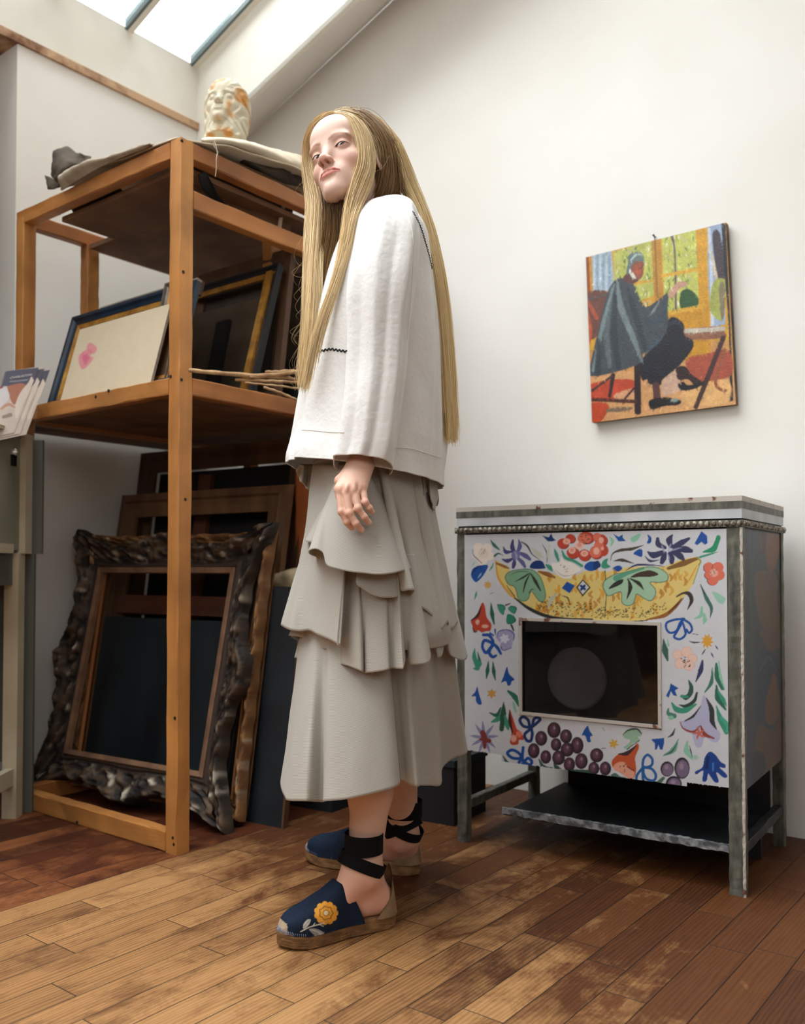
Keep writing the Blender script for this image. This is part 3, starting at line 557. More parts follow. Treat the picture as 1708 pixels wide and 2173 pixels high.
t = leaner('tall_brown_frame', D(560, 1755, -.93, .205), DZ, .135, 'tallest brown frame at the back of the rack floor, reaching the middle shelf', 'picture frame')
o = moulding(.66, 1.04, [(0, 0), (0, .012), (.03, .02), (.06, .02), (.075, .026), (.08, .0)]).build('moulding', M_brownw, t); o.location = (.08, 0, .08)
MB().box(.07, .74, .022, .03, .08, 1.12).build('canvas', M_black, t); MB().box(.30, .36, .0, .02, .1, 1.1).build('cross_bar', wood('red_brown_bar', (112, 66, 44), (80, 44, 30), 0), t)  # black canvas added as dark fill, deepens the shade inside the frames
t = leaner('dark_board', D(583, 1765, -.24, .035), DZ, .13, 'large dark slate-coloured board leaning behind the skirt on the rack floor', 'board')
MB().box(0, .24, 0, .015, 0, .70).build('face', mat('slate_blue_paint', (27, 36, 43), .6, (12, 16, 22), 4), t); MB().box(.236, .243, -.003, .018, 0, .70).build('edge', M_brownw, t)
cu = empty('added_shade_cupboard', R(-2.95, -.28, 0), SHELLZ, 'added two-door cupboard out of view on the left, shading the rack corner', 'cupboard')  # added out of view to keep light off the rack corner
MB().box(0, .58, 0, .95, 0, 2.2).build('body', M_brownw, cu); MB().box(.58, .60, .02, .465, .06, 2.06).build('door', W_z, cu); MB().box(.58, .60, .485, .93, .06, 2.06).build('door', W_z, cu)
tk = empty('shade_box', D(700, 1735, 0, .12), DZ, 'low black box on the floor behind the woman\'s ankles', 'box')  # black box added where only dark shade lies behind the ankles
MB().box(0, .36, 0, .2, 0, .17).build('body', M_black, tk); MB().box(-.005, .365, -.005, .205, .17, .19).build('lid', M_dark, tk)
cr = empty('storage_crate', D(600, 1745, -.28, .16), DZ, 'dark crate behind the slate board with cream cloth on its top', 'crate')
MB().box(0, .34, 0, .22, 0, .70).build('body', M_dark, cr); MB().box(-.01, .35, -.01, .23, .70, .715).build('lid', M_black, cr)
c0 = D(600, 1745, -.28, .16)
def crp(x, y, z): return c0 + Vector((math.cos(DT), -math.sin(DT), 0)) * x + Vector((math.sin(DT), math.cos(DT), 0)) * y + Vector((0, 0, z))
V, f = sheet([[crp(.12, -.012, .66), crp(.2, -.02, .64), crp(.3, -.018, .60), crp(.345, -.012, .58)], [crp(.12, -.015, .725), crp(.2, -.012, .735), crp(.3, -.014, .73), crp(.355, -.01, .72)], [crp(.12, .10, .73), crp(.2, .1, .75), crp(.3, .1, .745), crp(.36, .1, .73)], [crp(.12, .2, .722), crp(.2, .2, .722), crp(.3, .2, .722), crp(.36, .2, .70)]], 30, 24, .006, .003, 21, 24)
put(np_mesh('cream_cloth', V, f, mat('cream_cloth', (206, 186, 152), .9, (176, 150, 112), 8, bump=.4, bscale=200)), 'crumpled cream cloth lying on the dark crate beside the skirt', 'cloth')
bd = empty('pine_plank', crp(.16, .06, .742), DZ, 'orange pine plank standing on the cream cloth behind the skirt', 'plank')
MB().rough_box((0.02, .02, .0), (.02, .02, .49), .045, .012, X, Yv, 12, seed=31).build('board', wood('orange_plank_wood', (178, 98, 44), (140, 70, 30), 2), bd)

# ------------------------------------------------------------------ painted iron range
A0 = on_z(970, 1785, 0); B0 = on_z(1582, 1905, 0); AB = B0 - A0; SWD = AB.length; SA = math.atan2(AB.y, AB.x); SD = .47
ST = empty('painted_range', A0, SA, 'old pale iron range painted with flowers, fruit and a basket, standing against the wall', 'range')
ux = np.array([math.cos(SA), math.sin(SA), 0]); uy = np.array([-math.sin(SA), math.cos(SA), 0]); o3 = np.array(A0)
def sw(x, y, z): return Vector(o3 + ux * x + uy * y + np.array([0, 0, z]))
M_olive = mat('olive_grey_band', (112, 112, 100), .55, (70, 71, 65), 60, (1, 1, .3), bump=.3)
M_pale = mat('pale_blue_white_paint', (206, 208, 212), .5, (180, 184, 190), 9, bump=.2)
M_iron = mat('dark_iron', (40, 44, 48), .55, (26, 29, 33), 10, bump=.3)
M_chip = mat('chipped_white_edge', (196, 188, 178), .6, (118, 70, 50), 30, lo=.60, hi=.66)
PT, PB = .842, .234
# worktop and cornice
def band(z0, z1, e, m, nm): MB().box(-e, SWD + e, -e, SD + e, z0, z1).build(nm, m, ST)
top_ = MB().box(-.001, SWD + .001, -.001, SD, .906, .918).build('worktop', M_chip, ST)
band(.889, .906, .001, M_olive, 'olive_band'); band(.866, .889, 0, M_pale, 'pale_band'); band(.862, .866, -.004, M_black, 'groove')
mo = MB().box(-.004, SWD + .004, -.004, SD + .004, .846, .862).build('moulding', M_olive, ST)
rnd = random.Random(4); k = 0
for nb, (a, b) in ((52, ((-.004, -.005), (SWD + .004, -.005))), (34, ((SWD + .005, -.004), (SWD + .005, SD)))):
    mb = MB()
    for i in range(nb):
        t_ = (i + .5) / nb; x = a[0] + (b[0] - a[0]) * t_; y = a[1] + (b[1] - a[1]) * t_; rr = .0062; pts = []
        for ii in range(5):
            ph = math.pi * ii / 4
            pts.append([(x + rr * math.sin(ph) * math.cos(2 * math.pi * j / 8) * (1 if nb == 52 else .6), y + rr * math.sin(ph) * math.sin(2 * math.pi * j / 8), .8545 + rr * 1.1 * math.cos(ph)) for j in range(8)])
        mb.rings(pts)
    mb.build('beading', mat('bead_paint', (176, 168, 152), .5, (92, 84, 72), 90, lo=.45, hi=.55), ST, smooth=True)
# legs / corner posts
for (x0, x1, y0, y1) in ((0, .03, 0, .028), (SWD - .036, SWD, 0, .028), (0, .03, SD - .028, SD), (SWD - .03, SWD, SD - .028, SD)):
    MB().rough_box(((x0 + x1) / 2, (y0 + y1) / 2, 0), ((x0 + x1) / 2, (y0 + y1) / 2, .846), (x1 - x0) / 2, (y1 - y0) / 2, X, Yv, 60, .0008, seed=int(x0 * 90 + y0 * 50)).build('leg', M_olive, ST)
MB().rough_box((SWD - .0015, -.0005, .0), (SWD - .0015, -.0005, .845), .0028, .0022, X, Yv, 90, .0010, seed=9).build('chipped_edge', M_chip, ST)
# ---- front panel
px0, px1 = .026, SWD - .034
V, f, A_, B_ = panel_grid(o3 + ux * px0 + uy * -.002 + np.array([0, 0, PB - .004]), ux, (0, 0, 1), px1 - px0, PT - PB + .004, .0016)
def hloc(px, py): q = on_plane(px, py, Vector(o3), Vector(uy)); d = np.array(q) - o3; return d @ ux - px0, q.z - (PB - .004)
wl = np.mean([hloc(1109, 1316)[0], hloc(1109, 1507)[0]]); wr = np.mean([hloc(1396, 1330)[0], hloc(1398, 1541)[0]]); wt = np.mean([hloc(1109, 1316)[1], hloc(1396, 1328)[1]]); wb_ = np.mean([hloc(1109, 1507)[1], hloc(1398, 1541)[1]])
s = Paint(V, (204, 206, 212), .02); s.wk = 1.22
BL = (16, 78, 158); BD = (14, 52, 110); NV_ = (52, 56, 92); VI = (92, 92, 146); LI = (160, 160, 196); RE = (186, 66, 46); CO = (218, 112, 88); PK = (240, 190, 172); CR = (238, 226, 214); GD = (30, 96, 82); GM = (58, 146, 118); GL = (138, 194, 168); OD = (44, 46, 42); YE = (222, 198, 120); OC = (214, 158, 58); BR = (110, 74, 40); PL = (70, 46, 62); PLL = (120, 92, 118); GR = (150, 186, 160)
def petals(cx, cy, n, r0, r1, w, col, a0=0, tip=4, sq=1.0):
    for i in range(n): a = a0 + 2 * math.pi * i / n; s.line(((cx + r0 * math.cos(a), cy + r0 * sq * math.sin(a)), (cx + (r0 + r1) / 2 * math.cos(a + .12), cy + (r0 + r1) / 2 * sq * math.sin(a + .12)), (cx + r1 * math.cos(a), cy + r1 * sq * math.sin(a))), (w * .7, w, tip), col)
def dots(cx, cy, col, n=7, r=18, w=7, seed=0):
    g = random.Random(seed)
    for _ in range(n): s.ell(cx + g.uniform(-r, r), cy + g.uniform(-r, r), w * .6, w * .6, col)
def loop(pts, w, col): s.line(list(pts) + [pts[0]], w, col)
s.reg(980, 1120, 5.693)                       # upper left quarter
# basket
s.poly(((400, 390), (420, 560), (490, 700), (640, 850), (820, 980), (1050, 1070), (1300, 1100), (1720, 1110), (1720, 520), (1480, 520), (1300, 620), (1120, 560), (920, 510), (900, 560), (600, 560), (560, 470)), YE, smooth=False)
g = random.Random(5)
for i in range(60):
    x = g.uniform(900, 1710); y = g.uniform(560, 1020) if x > 1020 else g.uniform(900, 980); l_ = g.uniform(50, 110); s.line(((x, y), (x + g.uniform(-30, 30), y + l_ * .5), (x + g.uniform(-15, 15), y + l_)), (18, 34, 12), OC if i % 3 else (186, 124, 44), a=.8)
for i in range(110):
    x = g.uniform(900, 1710); y = g.uniform(900, 1075) + (0 if x > 1100 else -60); s.line(((x, y), (x + g.uniform(-26, 26), y + g.uniform(-16, 16))), (8, 12, 4), (84, 62, 36) if i % 2 else (60, 60, 52), a=.8)
s.line(((410, 400), (440, 600), (560, 780), (640, 850)), (14, 24, 18), OC); s.line(((420, 430), (520, 470), (570, 490)), (20, 30, 10), (150, 100, 44)); s.line(((540, 700), (600, 780), (640, 830)), (6, 12, 10), BR)
s.line(((640, 850), (820, 980), (1050, 1075), (1300, 1105), (1720, 1115)), (14, 34, 36, 30, 20), OD)
s.line(((930, 530), (1040, 560), (1120, 600)), (20, 44, 20), (150, 96, 44)); s.line(((960, 550), (1080, 600)), (8, 14, 6), BR)
s.poly(((520, 600), (560, 540), (680, 505), (820, 500), (900, 540), (960, 620), (1010, 800), (990, 880), (930, 880), (840, 760), (800, 860), (740, 885), (680, 850), (640, 720), (560, 680)), (126, 170, 138))
s.line(((520, 600), (560, 540), (680, 505), (820, 500), (900, 540), (960, 620), (1010, 800), (990, 880), (930, 880), (840, 770), (800, 860), (740, 885), (680, 850), (640, 720), (560, 680), (520, 600)), 9, (52, 104, 84), a=.8)
s.line(((640, 650), (740, 600), (820, 545)), (4, 20, 8), OD); s.line(((740, 780), (770, 660), (820, 560)), (8, 20, 8), OD); s.line(((830, 550), (890, 650), (950, 760)), (10, 34, 12), OD); s.line(((570, 580), (680, 530), (800, 530)), (3, 8, 6), (60, 90, 70)); s.line(((810, 790), (840, 745), (868, 745)), 8, OD)
s.poly(((1205, 730), (1270, 650), (1365, 700), (1300, 790)), BL, smooth=False); s.poly(((1380, 720), (1460, 620), (1555, 720), (1460, 830)), OD, smooth=False); s.poly(((1400, 720), (1460, 640), (1535, 720), (1460, 805)), (200, 204, 206), smooth=False); petals(1462, 722, 4, 4, 46, 26, BD, .6)
s.line(((1040, 980), (1070, 880), (1150, 790)), (8, 42, 14), (186, 192, 172)); s.line(((1210, 820), (1280, 850), (1300, 930)), (6, 14, 6), OD)
# flowers
for cx, cy, r in ((200, 240, 62), (300, 250, 66), (330, 340, 60), (250, 390, 62), (180, 330, 58)): s.ell(cx, cy, r, r * .92, (236, 222, 210))
s.ell(255, 310, 60, 60, (226, 212, 198)); s.line(((130, 260), (140, 330), (190, 380), (240, 430)), (3, 9, 6), NV_); dots(258, 290, OD, 8, 32, 8, 1)
s.line(((345, 145), (390, 210), (450, 262)), (4, 32, 14), GD); s.line(((395, 340), (440, 310), (500, 335)), (22, 16, 4), GD); s.line(((385, 420), (360, 480), (330, 520)), (5, 16, 4), GM); s.line(((160, 410), (120, 470)), (4, 12, 4), GL)
for pts, w in ((((650, 320), (610, 240), (615, 150)), (30, 46, 18)), (((670, 300), (700, 220), (685, 140)), (30, 44, 8)), (((600, 290), (530, 290), (500, 230)), (20, 40, 8)), (((620, 370), (550, 400), (485, 380)), (20, 42, 10)), (((640, 380), (630, 440), (620, 480)), (30, 40, 26)), (((680, 370), (730, 420), (760, 470)), (30, 44, 28)), (((710, 310), (770, 340), (820, 380)), (34, 50, 30))): s.line(pts, w, VI if pts[0][0] > 660 else (66, 64, 116))
s.ell(650, 330, 52, 56, (118, 116, 164)); s.line(((640, 290), (660, 340), (650, 400)), (8, 22, 8), LI)
s.line(((720, 170), (790, 220), (850, 320), (940, 385)), (10, 18, 10, 4), OD); s.line(((850, 250), (920, 320), (980, 360)), (20, 60, 14), (190, 190, 168), a=.8); s.line(((970, 200), (1020, 290), (1030, 420)), (4, 12, 5), OD); s.line(((1060, 210), (1040, 320), (1050, 410)), (16, 34, 8), (196, 198, 176), a=.8)
s.poly(((830, 490), (840, 430), (900, 395), (970, 405), (1000, 460), (1000, 492)), BD)
s.poly(((970, 95), (1050, 115), (1080, 70), (1100, 120), (1135, 150), (1090, 165), (1040, 165)), BD, smooth=False)
s.line(((1120, 260), (1140, 320), (1165, 395)), (12, 36, 22), GM); s.line(((1210, 280), (1250, 360), (1350, 400), (1450, 460)), (14, 34, 30, 26), GM); s.line(((1020, 450), (1060, 480), (1090, 520)), (20, 46, 14), GM)
s.poly(((1080, 430), (1180, 420), (1200, 350), (1240, 400), (1340, 430), (1440, 510), (1380, 540), (1300, 610), (1200, 600), (1120, 520)), (234, 226, 216)); s.line(((1130, 510), (1230, 580), (1380, 560)), (3, 8, 3), (176, 164, 160)); dots(1235, 490, OD, 12, 44, 8, 2)
for cx, cy, rx_, ry_ in ((1220, 190, 68, 62), (1310, 130, 60, 54), (1340, 300, 74, 70), (1480, 330, 76, 68), (1620, 300, 78, 76), (1500, 120, 96, 74), (1680, 150, 76, 72), (1700, 260, 60, 64)): s.ell(cx + 8, cy + 8, rx_, ry_, (120, 40, 34)); s.ell(cx, cy, rx_, ry_, RE)
for cx, cy, rx_, ry_ in ((1265, 165, 44, 36), (1330, 270, 44, 44), (1480, 310, 46, 38), (1620, 270, 46, 46), (1420, 210, 60, 52), (1680, 150, 40, 36)): s.ell(cx, cy, rx_, ry_, PK, a=.85, soft=2); s.ell(cx, cy, rx_ * .5, ry_ * .5, CO, a=.6)
s.ell(1480, 130, 84, 60, CO); dots(1480, 140, OD, 22, 62, 10, 3)
s.poly(((1480, 460), (1540, 410), (1640, 410), (1670, 450), (1620, 500), (1560, 525), (1490, 500)), BL); s.line(((1650, 410), (1670, 460), (1610, 500)), 12, BD)
s.poly(((110, 560), (150, 480), (310, 450), (270, 560), (180, 655), (130, 620)), BL); s.line(((120, 560), (180, 480), (240, 460)), (10, 22, 6), BD); s.line(((190, 610), (220, 570), (236, 545)), (4, 16, 4), (150, 180, 210))
petals(312, 690, 7, 4, 48, 22, (210, 166, 90), .3); s.line(((175, 765), (170, 810), (150, 870)), (6, 22, 4), GM); s.line(((345, 800), (380, 780)), 8, (150, 150, 150))
s.poly(((240, 910), (275, 940), (300, 1080), (355, 1160), (345, 1240), (290, 1250), (240, 1265), (200, 1240), (150, 1255), (125, 1180), (110, 1120), (180, 1050)), RE); s.line(((235, 950), (190, 1060), (110, 1120)), (6, 30, 8), (60, 30, 34)); s.ell(190, 1140, 26, 30, PK, a=.8, soft=2); s.ell(280, 1190, 40, 22, PK, a=.8, soft=2); dots(215, 1145, (90, 30, 30), 4, 18, 8, 6); s.line(((130, 1200), (150, 1255), (190, 1255)), (4, 18, 4), OD)
s.line(((350, 900), (365, 1040), (390, 1165)), (5, 44, 12), GD)
s.poly(((430, 930), (510, 935), (515, 1000), (500, 1055), (450, 1010)), GM); s.poly(((555, 970), (600, 945), (660, 960), (640, 1040), (590, 1020)), GM); s.poly(((550, 1045), (620, 1060), (645, 1110), (600, 1165), (540, 1150)), (40, 130, 104)); s.line(((430, 930), (510, 945), (520, 990)), 9, GD); s.line(((590, 945), (655, 970), (645, 1020)), 9, GD); s.line(((620, 1060), (645, 1120), (600, 1160)), (6, 18, 6), GD); s.line(((530, 935), (585, 915)), (16, 8), OD); s.line(((600, 1180), (625, 1240)), (22, 14), OD)
for q in (((260, 1295), (330, 1300), (380, 1370)), ((250, 1400), (280, 1360), (370, 1400), (340, 1460), (290, 1510), (250, 1450), (250, 1400)), ((380, 1400), (330, 1500), (370, 1560), (410, 1545)), ((380, 1400), (430, 1450), (470, 1520))): s.line(q, (30, 34, 26), BL)
s.line(((340, 1270), (380, 1300)), 16, BL); s.line(((400, 1230), (405, 1290)), (18, 8), BL)
for cx, cy, r in ((490, 1310, 74), (570, 1300, 70), (540, 1400, 72), (510, 1440, 50)): s.ell(cx, cy, r, r, LI)
s.line(((420, 1330), (450, 1250), (560, 1235), (630, 1290), (620, 1370)), (6, 12, 8), VI); petals(515, 1340, 6, 5, 62, 30, (214, 216, 232), .2); s.line(((470, 1430), (500, 1480), (600, 1450)), 8, VI)
s.line(((155, 1455), (150, 1560), (190, 1690), (140, 1700)), (6, 44, 50, 10), GM); s.line(((190, 1500), (215, 1610)), (6, 30), GD)
s.reg(1260, 1120, 5.693)                      # upper right
s.poly(((-10, 530), (120, 530), (240, 520), (420, 470), (850, 470), (1060, 380), (1240, 350), (1285, 400), (1200, 680), (1060, 880), (850, 1070), (600, 1130), (-10, 1130)), YE, smooth=False)
for i in range(70):
    x = g.uniform(0, 1180); y = g.uniform(480, 1020)
    if y > 1130 - max(0, x - 600) * .95: continue
    l_ = g.uniform(50, 110); s.line(((x, y), (x + g.uniform(-25, 30), y + l_ * .5), (x + g.uniform(-15, 15), y + l_)), (18, 34, 12), OC if i % 3 else (186, 124, 44), a=.8)
for i in range(110):
    x = g.uniform(0, 900); y = g.uniform(960, 1100) - max(0, x - 640) * .45; s.line(((x, y), (x + g.uniform(-26, 26), y + g.uniform(-16, 16))), (8, 12, 4), (84, 62, 36) if i % 2 else (60, 60, 52), a=.8)
s.line(((-10, 1128), (400, 1135), (640, 1120)), (16, 14, 10), OD); s.line(((640, 1110), (850, 1060), (980, 960), (1080, 850)), (14, 40, 34, 10), (150, 96, 44)); s.line(((900, 1030), (1000, 930), (1060, 850)), (8, 22, 6), (90, 56, 36))
s.line(((900, 490), (1080, 430), (1250, 370)), (30, 60, 30), (130, 92, 44)); s.line(((1200, 680), (1285, 420)), 6, (90, 130, 60)); s.line(((1110, 700), (1180, 580), (1250, 450)), (8, 16, 6), OC); s.line(((135, 520), (150, 800), (130, 1080)), 9, (60, 100, 66)); s.line(((1240, 360), (1290, 400), (1270, 450)), 14, (150, 140, 50))
s.poly(((110, 720), (130, 640), (260, 560), (380, 540), (600, 480), (760, 480), (880, 550), (890, 630), (800, 660), (680, 660), (740, 740), (740, 820), (690, 880), (620, 860), (520, 800), (500, 850), (470, 920), (400, 940), (340, 900), (330, 780), (260, 790), (170, 820)), (162, 196, 166))
s.line(((110, 720), (130, 640), (260, 560), (380, 540), (600, 480), (760, 480), (880, 550), (890, 630), (800, 660), (680, 660), (740, 740), (740, 820), (690, 880), (620, 860), (520, 800), (500, 850), (470, 920), (400, 940), (340, 900), (330, 780), (260, 790), (170, 820), (110, 720)), 9, (60, 112, 90), a=.85)
s.line(((270, 610), (400, 550), (600, 490)), (60, 40, 20), GM, a=.8); s.poly(((180, 740), (250, 660), (350, 620), (330, 680)), OD); s.line(((410, 610), (440, 720), (400, 860)), (8, 44, 8), OD); s.line(((430, 610), (540, 670), (600, 745)), (8, 40, 8), OD); s.poly(((440, 600), (540, 540), (680, 515), (780, 560), (700, 590), (540, 595)), (66, 50, 42))
s.line(((380, 520), (520, 450), (760, 455), (850, 470)), (4, 20, 10, 4), NV_)
s.line(((1000, 830), (1080, 790), (1150, 800), (1180, 880), (1130, 990)), (14, 20, 44, 40, 6), (60, 50, 44))
for cx, cy, r in ((90, 150, 66), (40, 110, 50), (110, 280, 66), (20, 290, 72), (60, 220, 60)): s.ell(cx, cy, r, r, RE if cx > 80 else CO)
for cx, cy, r in ((90, 150, 30), (30, 280, 36), (104, 250, 18)): s.ell(cx, cy, r, r * 1.2, PK, a=.8, soft=2)
s.line(((190, 110), (225, 160), (205, 220)), (8, 34, 8), GL); s.poly(((230, 70), (300, 110), (350, 80), (350, 120), (385, 160), (300, 165)), BL, smooth=False); s.poly(((440, 130), (500, 90), (560, 70), (545, 130), (480, 175)), GL); s.poly(((645, 80), (690, 110), (695, 160), (675, 190), (640, 185), (660, 130)), BL)
s.line(((200, 400), (230, 310), (330, 270), (460, 255), (600, 210)), (4, 12, 30, 30, 5), (70, 64, 54)); s.line(((240, 400), (340, 390), (480, 430)), (4, 34, 6), (66, 58, 50)); s.poly(((478, 310), (540, 260), (585, 270), (580, 350), (520, 335)), BL)
s.poly(((90, 470), (110, 400), (170, 370), (160, 430), (200, 470), (130, 495)), GM); s.poly(((0, 420), (50, 400), (75, 440), (40, 500), (0, 510)), BD); s.poly(((235, 485), (300, 455), (345, 490), (290, 530)), BL)
for q, w in ((((860, 240), (780, 200), (770, 130)), (34, 56, 30)), (((930, 220), (910, 150), (945, 90)), (44, 64, 18)), (((960, 230), (1060, 180), (1150, 130)), (40, 60, 26)), (((980, 260), (1100, 260), (1175, 280)), (50, 70, 40)), (((960, 290), (1040, 340), (1080, 380)), (50, 66, 30)), (((920, 310), (940, 370), (940, 420)), (40, 60, 40)), (((860, 310), (840, 370), (820, 420)), (40, 60, 40)), (((830, 300), (720, 330), (650, 290)), (50, 66, 12))): s.line(q, w, NV_)
for q in (((850, 300), (830, 240), (820, 210)), ((900, 280), (920, 220), (935, 190)), ((900, 290), (980, 260), (1060, 240)), ((880, 300), (900, 340), (920, 380))): s.line(q, (10, 20, 6), LI, a=.7)
s.line(((615, 340), (680, 400), (790, 390)), (5, 26, 4), NV_)
s.poly(((1215, 190), (1300, 40), (1365, 95), (1375, 185), (1340, 205), (1300, 170), (1250, 210)), BL, smooth=False); s.poly(((1310, 295), (1420, 230), (1460, 160), (1490, 90), (1530, 110), (1510, 190), (1460, 290)), (34, 140, 100)); s.line(((1280, 355), (1400, 320), (1500, 290)), (22, 20, 4), GM)
for cx, cy, r in ((1390, 480, 62), (1500, 480, 66), (1520, 570, 62), (1440, 630, 66), (1390, 570, 50)): s.ell(cx - 8, cy + 4, r, r, (64, 40, 66)); s.ell(cx, cy, r, r, CO)
s.ell(1450, 545, 50, 50, PK, a=.6, soft=3); dots(1450, 540, OD, 5, 40, 10, 9)
s.line(((1285, 680), (1360, 850), (1420, 970), (1405, 1090)), (5, 40, 34, 4), (60, 110, 96)); s.line(((1290, 690), (1340, 800)), 8, OD); s.poly(((1425, 770), (1500, 790), (1585, 850), (1560, 920), (1500, 900), (1460, 840)), GL, a=.85); s.line(((1305, 960), (1290, 1060), (1215, 1100)), (20, 40, 10), GL); s.line(((1330, 1040), (1340, 1110), (1325, 1160)), (20, 44, 10), GL)
for q in (((1090, 1100), (980, 1110), (880, 1150), (880, 1230), (930, 1270), (1000, 1240), (1040, 1150), (1090, 1100)), ((1070, 1140), (1000, 1260), (970, 1320), (1040, 1345), (1105, 1290), (1090, 1200), (1070, 1140)), ((1090, 1110), (1160, 1160), (1185, 1230), (1150, 1270), (1120, 1230))): s.line(q, (24, 22), BL)
s.line(((1195, 1280), (1260, 1292)), 6, NV_); s.line(((1150, 1370), (1210, 1385), (1285, 1385)), (4, 20, 5), (60, 70, 84)); petals(1370, 1370, 9, 5, 72, 28, OC, .1, 8, 1.2)
for q in (((1345, 1470), (1305, 1535)), ((1470, 1425), (1500, 1470)), ((1415, 1510), (1445, 1565))): s.line(q, (8, 16, 6), (74, 82, 108))
s.line(((840, 1340), (860, 1480), (890, 1600)), (6, 66, 20), (56, 96, 86)); s.line(((890, 1340), (900, 1420)), (6, 26), GL)
for cx, cy, r in ((1010, 1530, 50), (1120, 1500, 60), (1190, 1580, 54), (1040, 1640, 60), (1150, 1660, 60)): s.ell(cx, cy, r + 5, r + 5, (226, 160, 140)); s.ell(cx, cy, r, r, (232, 198, 184))
dots(1090, 1590, OD, 6, 34, 12, 12); dots(1130, 1645, OD, 12, 46, 12, 13)
s.line(((1315, 1600), (1300, 1680), (1230, 1860)), (8, 40, 8), (56, 62, 100)); s.line(((1470, 1640), (1500, 1820), (1570, 1950)), (10, 60, 20), GM); s.line(((1475, 1640), (1500, 1780)), (6, 26, 6), (40, 60, 54))
s.reg(980, 1400, 5.693)                       # lower left
s.line(((160, 0), (215, 50), (160, 120)), (30, 44, 10), GM); s.line(((320, 20), (310, 130), (295, 235)), (8, 40, 6), GD); s.line(((375, 20), (385, 140), (405, 250)), (6, 40, 8), GD)
s.poly(((545, 85), (570, 170), (635, 235), (600, 265), (590, 300), (555, 315), (530, 260), (475, 275), (500, 210)), BL); s.poly(((185, 325), (205, 400), (240, 530), (200, 540), (170, 500), (165, 445), (115, 440), (160, 390)), BL); petals(360, 410, 6, 4, 60, 24, (206, 152, 66), .5)
s.line(((560, 380), (640, 450), (685, 560)), (24, 56, 12), (40, 112, 92)); s.line(((620, 520), (655, 640)), (22, 30, 10), GL); s.line(((470, 580), (420, 670), (335, 640)), (14, 40, 10), GD); s.line(((480, 660), (430, 720), (365, 750)), (26, 50, 20), GM); s.line(((505, 510), (500, 650), (480, 840)), (6, 60, 44), (36, 84, 66)); s.line(((520, 680), (545, 780), (560, 840)), (20, 50, 20), GM)
for a in (-2.3, -1.75, -.9, -.15, .6, 1.1, 1.9, 2.6, 3.2): s.line(((270 + 40 * math.cos(a), 940 + 50 * math.sin(a)), (270 + 170 * math.cos(a + .06), 940 + 200 * math.sin(a + .06))), (34, 30, 6), (138, 138, 178))
s.line(((250, 880), (270, 940), (275, 1060)), (50, 60, 30), (128, 54, 54)); s.line(((220, 960), (330, 980)), (20, 44), (128, 54, 54))
s.poly(((575, 600), (610, 680), (660, 830), (700, 860), (745, 930), (740, 970), (690, 970), (680, 1020), (620, 1030), (580, 1000), (600, 880), (570, 760)), RE); s.line(((575, 610), (580, 740), (610, 880)), (6, 36, 14), (60, 34, 34)); s.ell(625, 950, 36, 44, PK, a=.75, soft=2.5); s.ell(690, 900, 40, 40, (230, 130, 100), a=.9); dots(655, 915, (90, 30, 30), 4, 24, 10, 4)
for q in (((820, 820), (740, 800), (700, 730), (740, 690), (800, 730), (820, 820)), ((850, 810), (900, 770), (945, 720), (910, 700), (870, 720), (850, 810)), ((840, 830), (760, 900), (780, 970), (830, 980), (850, 900), (840, 830)), ((730, 1190), (620, 1190), (550, 1130), (610, 1090), (690, 1130), (730, 1190)), ((740, 1060), (730, 1190), (750, 1260)), ((750, 1230), (800, 1190), (845, 1230), (820, 1270), (760, 1240)), ((730, 1200), (690, 1240), (740, 1280))): s.line(q, 30, BL if q[0][1] > 1000 else BD)
for cx, cy, rx_, ry_ in ((1110, 845, 78, 96), (955, 945, 70, 90), (1255, 920, 70, 84), (1390, 1030, 72, 102), (1135, 1020, 62, 78), (865, 1095, 68, 92), (1270, 1080, 76, 86), (1010, 1170, 62, 82), (1165, 1180, 74, 88), (1440, 1220, 74, 96), (1295, 1260, 66, 86), (1625, 1150, 78, 86), (1590, 1310, 64, 80), (1730, 1310, 66, 84)):
    s.ell(cx + 3, cy + 5, rx_ + 3, ry_, (36, 28, 40)); s.ell(cx - 4, cy - 4, rx_ * .86, ry_ * .86, PL, a=.95, soft=1.5); s.ell(cx - 6, cy - 6, rx_ * .45, ry_ * .55, (112, 76, 96), a=.8, soft=4); s.ell(cx + 6, cy - 22, rx_ * .16, ry_ * .2, (168, 146, 164), a=.7, soft=2)
s.line(((930, 1200), (990, 1300), (1100, 1310)), (10, 44, 12), (50, 84, 72)); s.line(((1110, 1250), (1150, 1310), (1200, 1320)), (10, 50, 10), (50, 84, 72)); s.line(((1340, 1355), (1520, 1360)), 50, (48, 80, 68)); s.line(((495, 1160), (560, 1260), (640, 1290)), (8, 40, 26), (60, 90, 78))
s.poly(((1515, 800), (1545, 860), (1580, 915), (1550, 930), (1555, 990), (1515, 990), (1490, 920), (1450, 905)), BL)
s.reg(1260, 1400, 5.693)                      # lower right
petals(238, 1015, 6, 4, 62, 24, (212, 166, 66), .2); s.line(((105, 820), (130, 860)), 6, (110, 110, 110)); s.line(((95, 1070), (145, 1068)), 8, (90, 94, 100))
s.poly(((350, 910), (400, 850), (500, 835), (570, 870), (575, 920), (530, 930), (550, 970), (470, 1010), (420, 1080), (360, 1060), (410, 1020), (440, 970), (380, 950)), GR); s.line(((350, 905), (420, 850), (520, 838), (575, 890)), (6, 20, 12), (50, 76, 66)); s.line(((550, 975), (470, 1030), (400, 1085)), 8, OD)
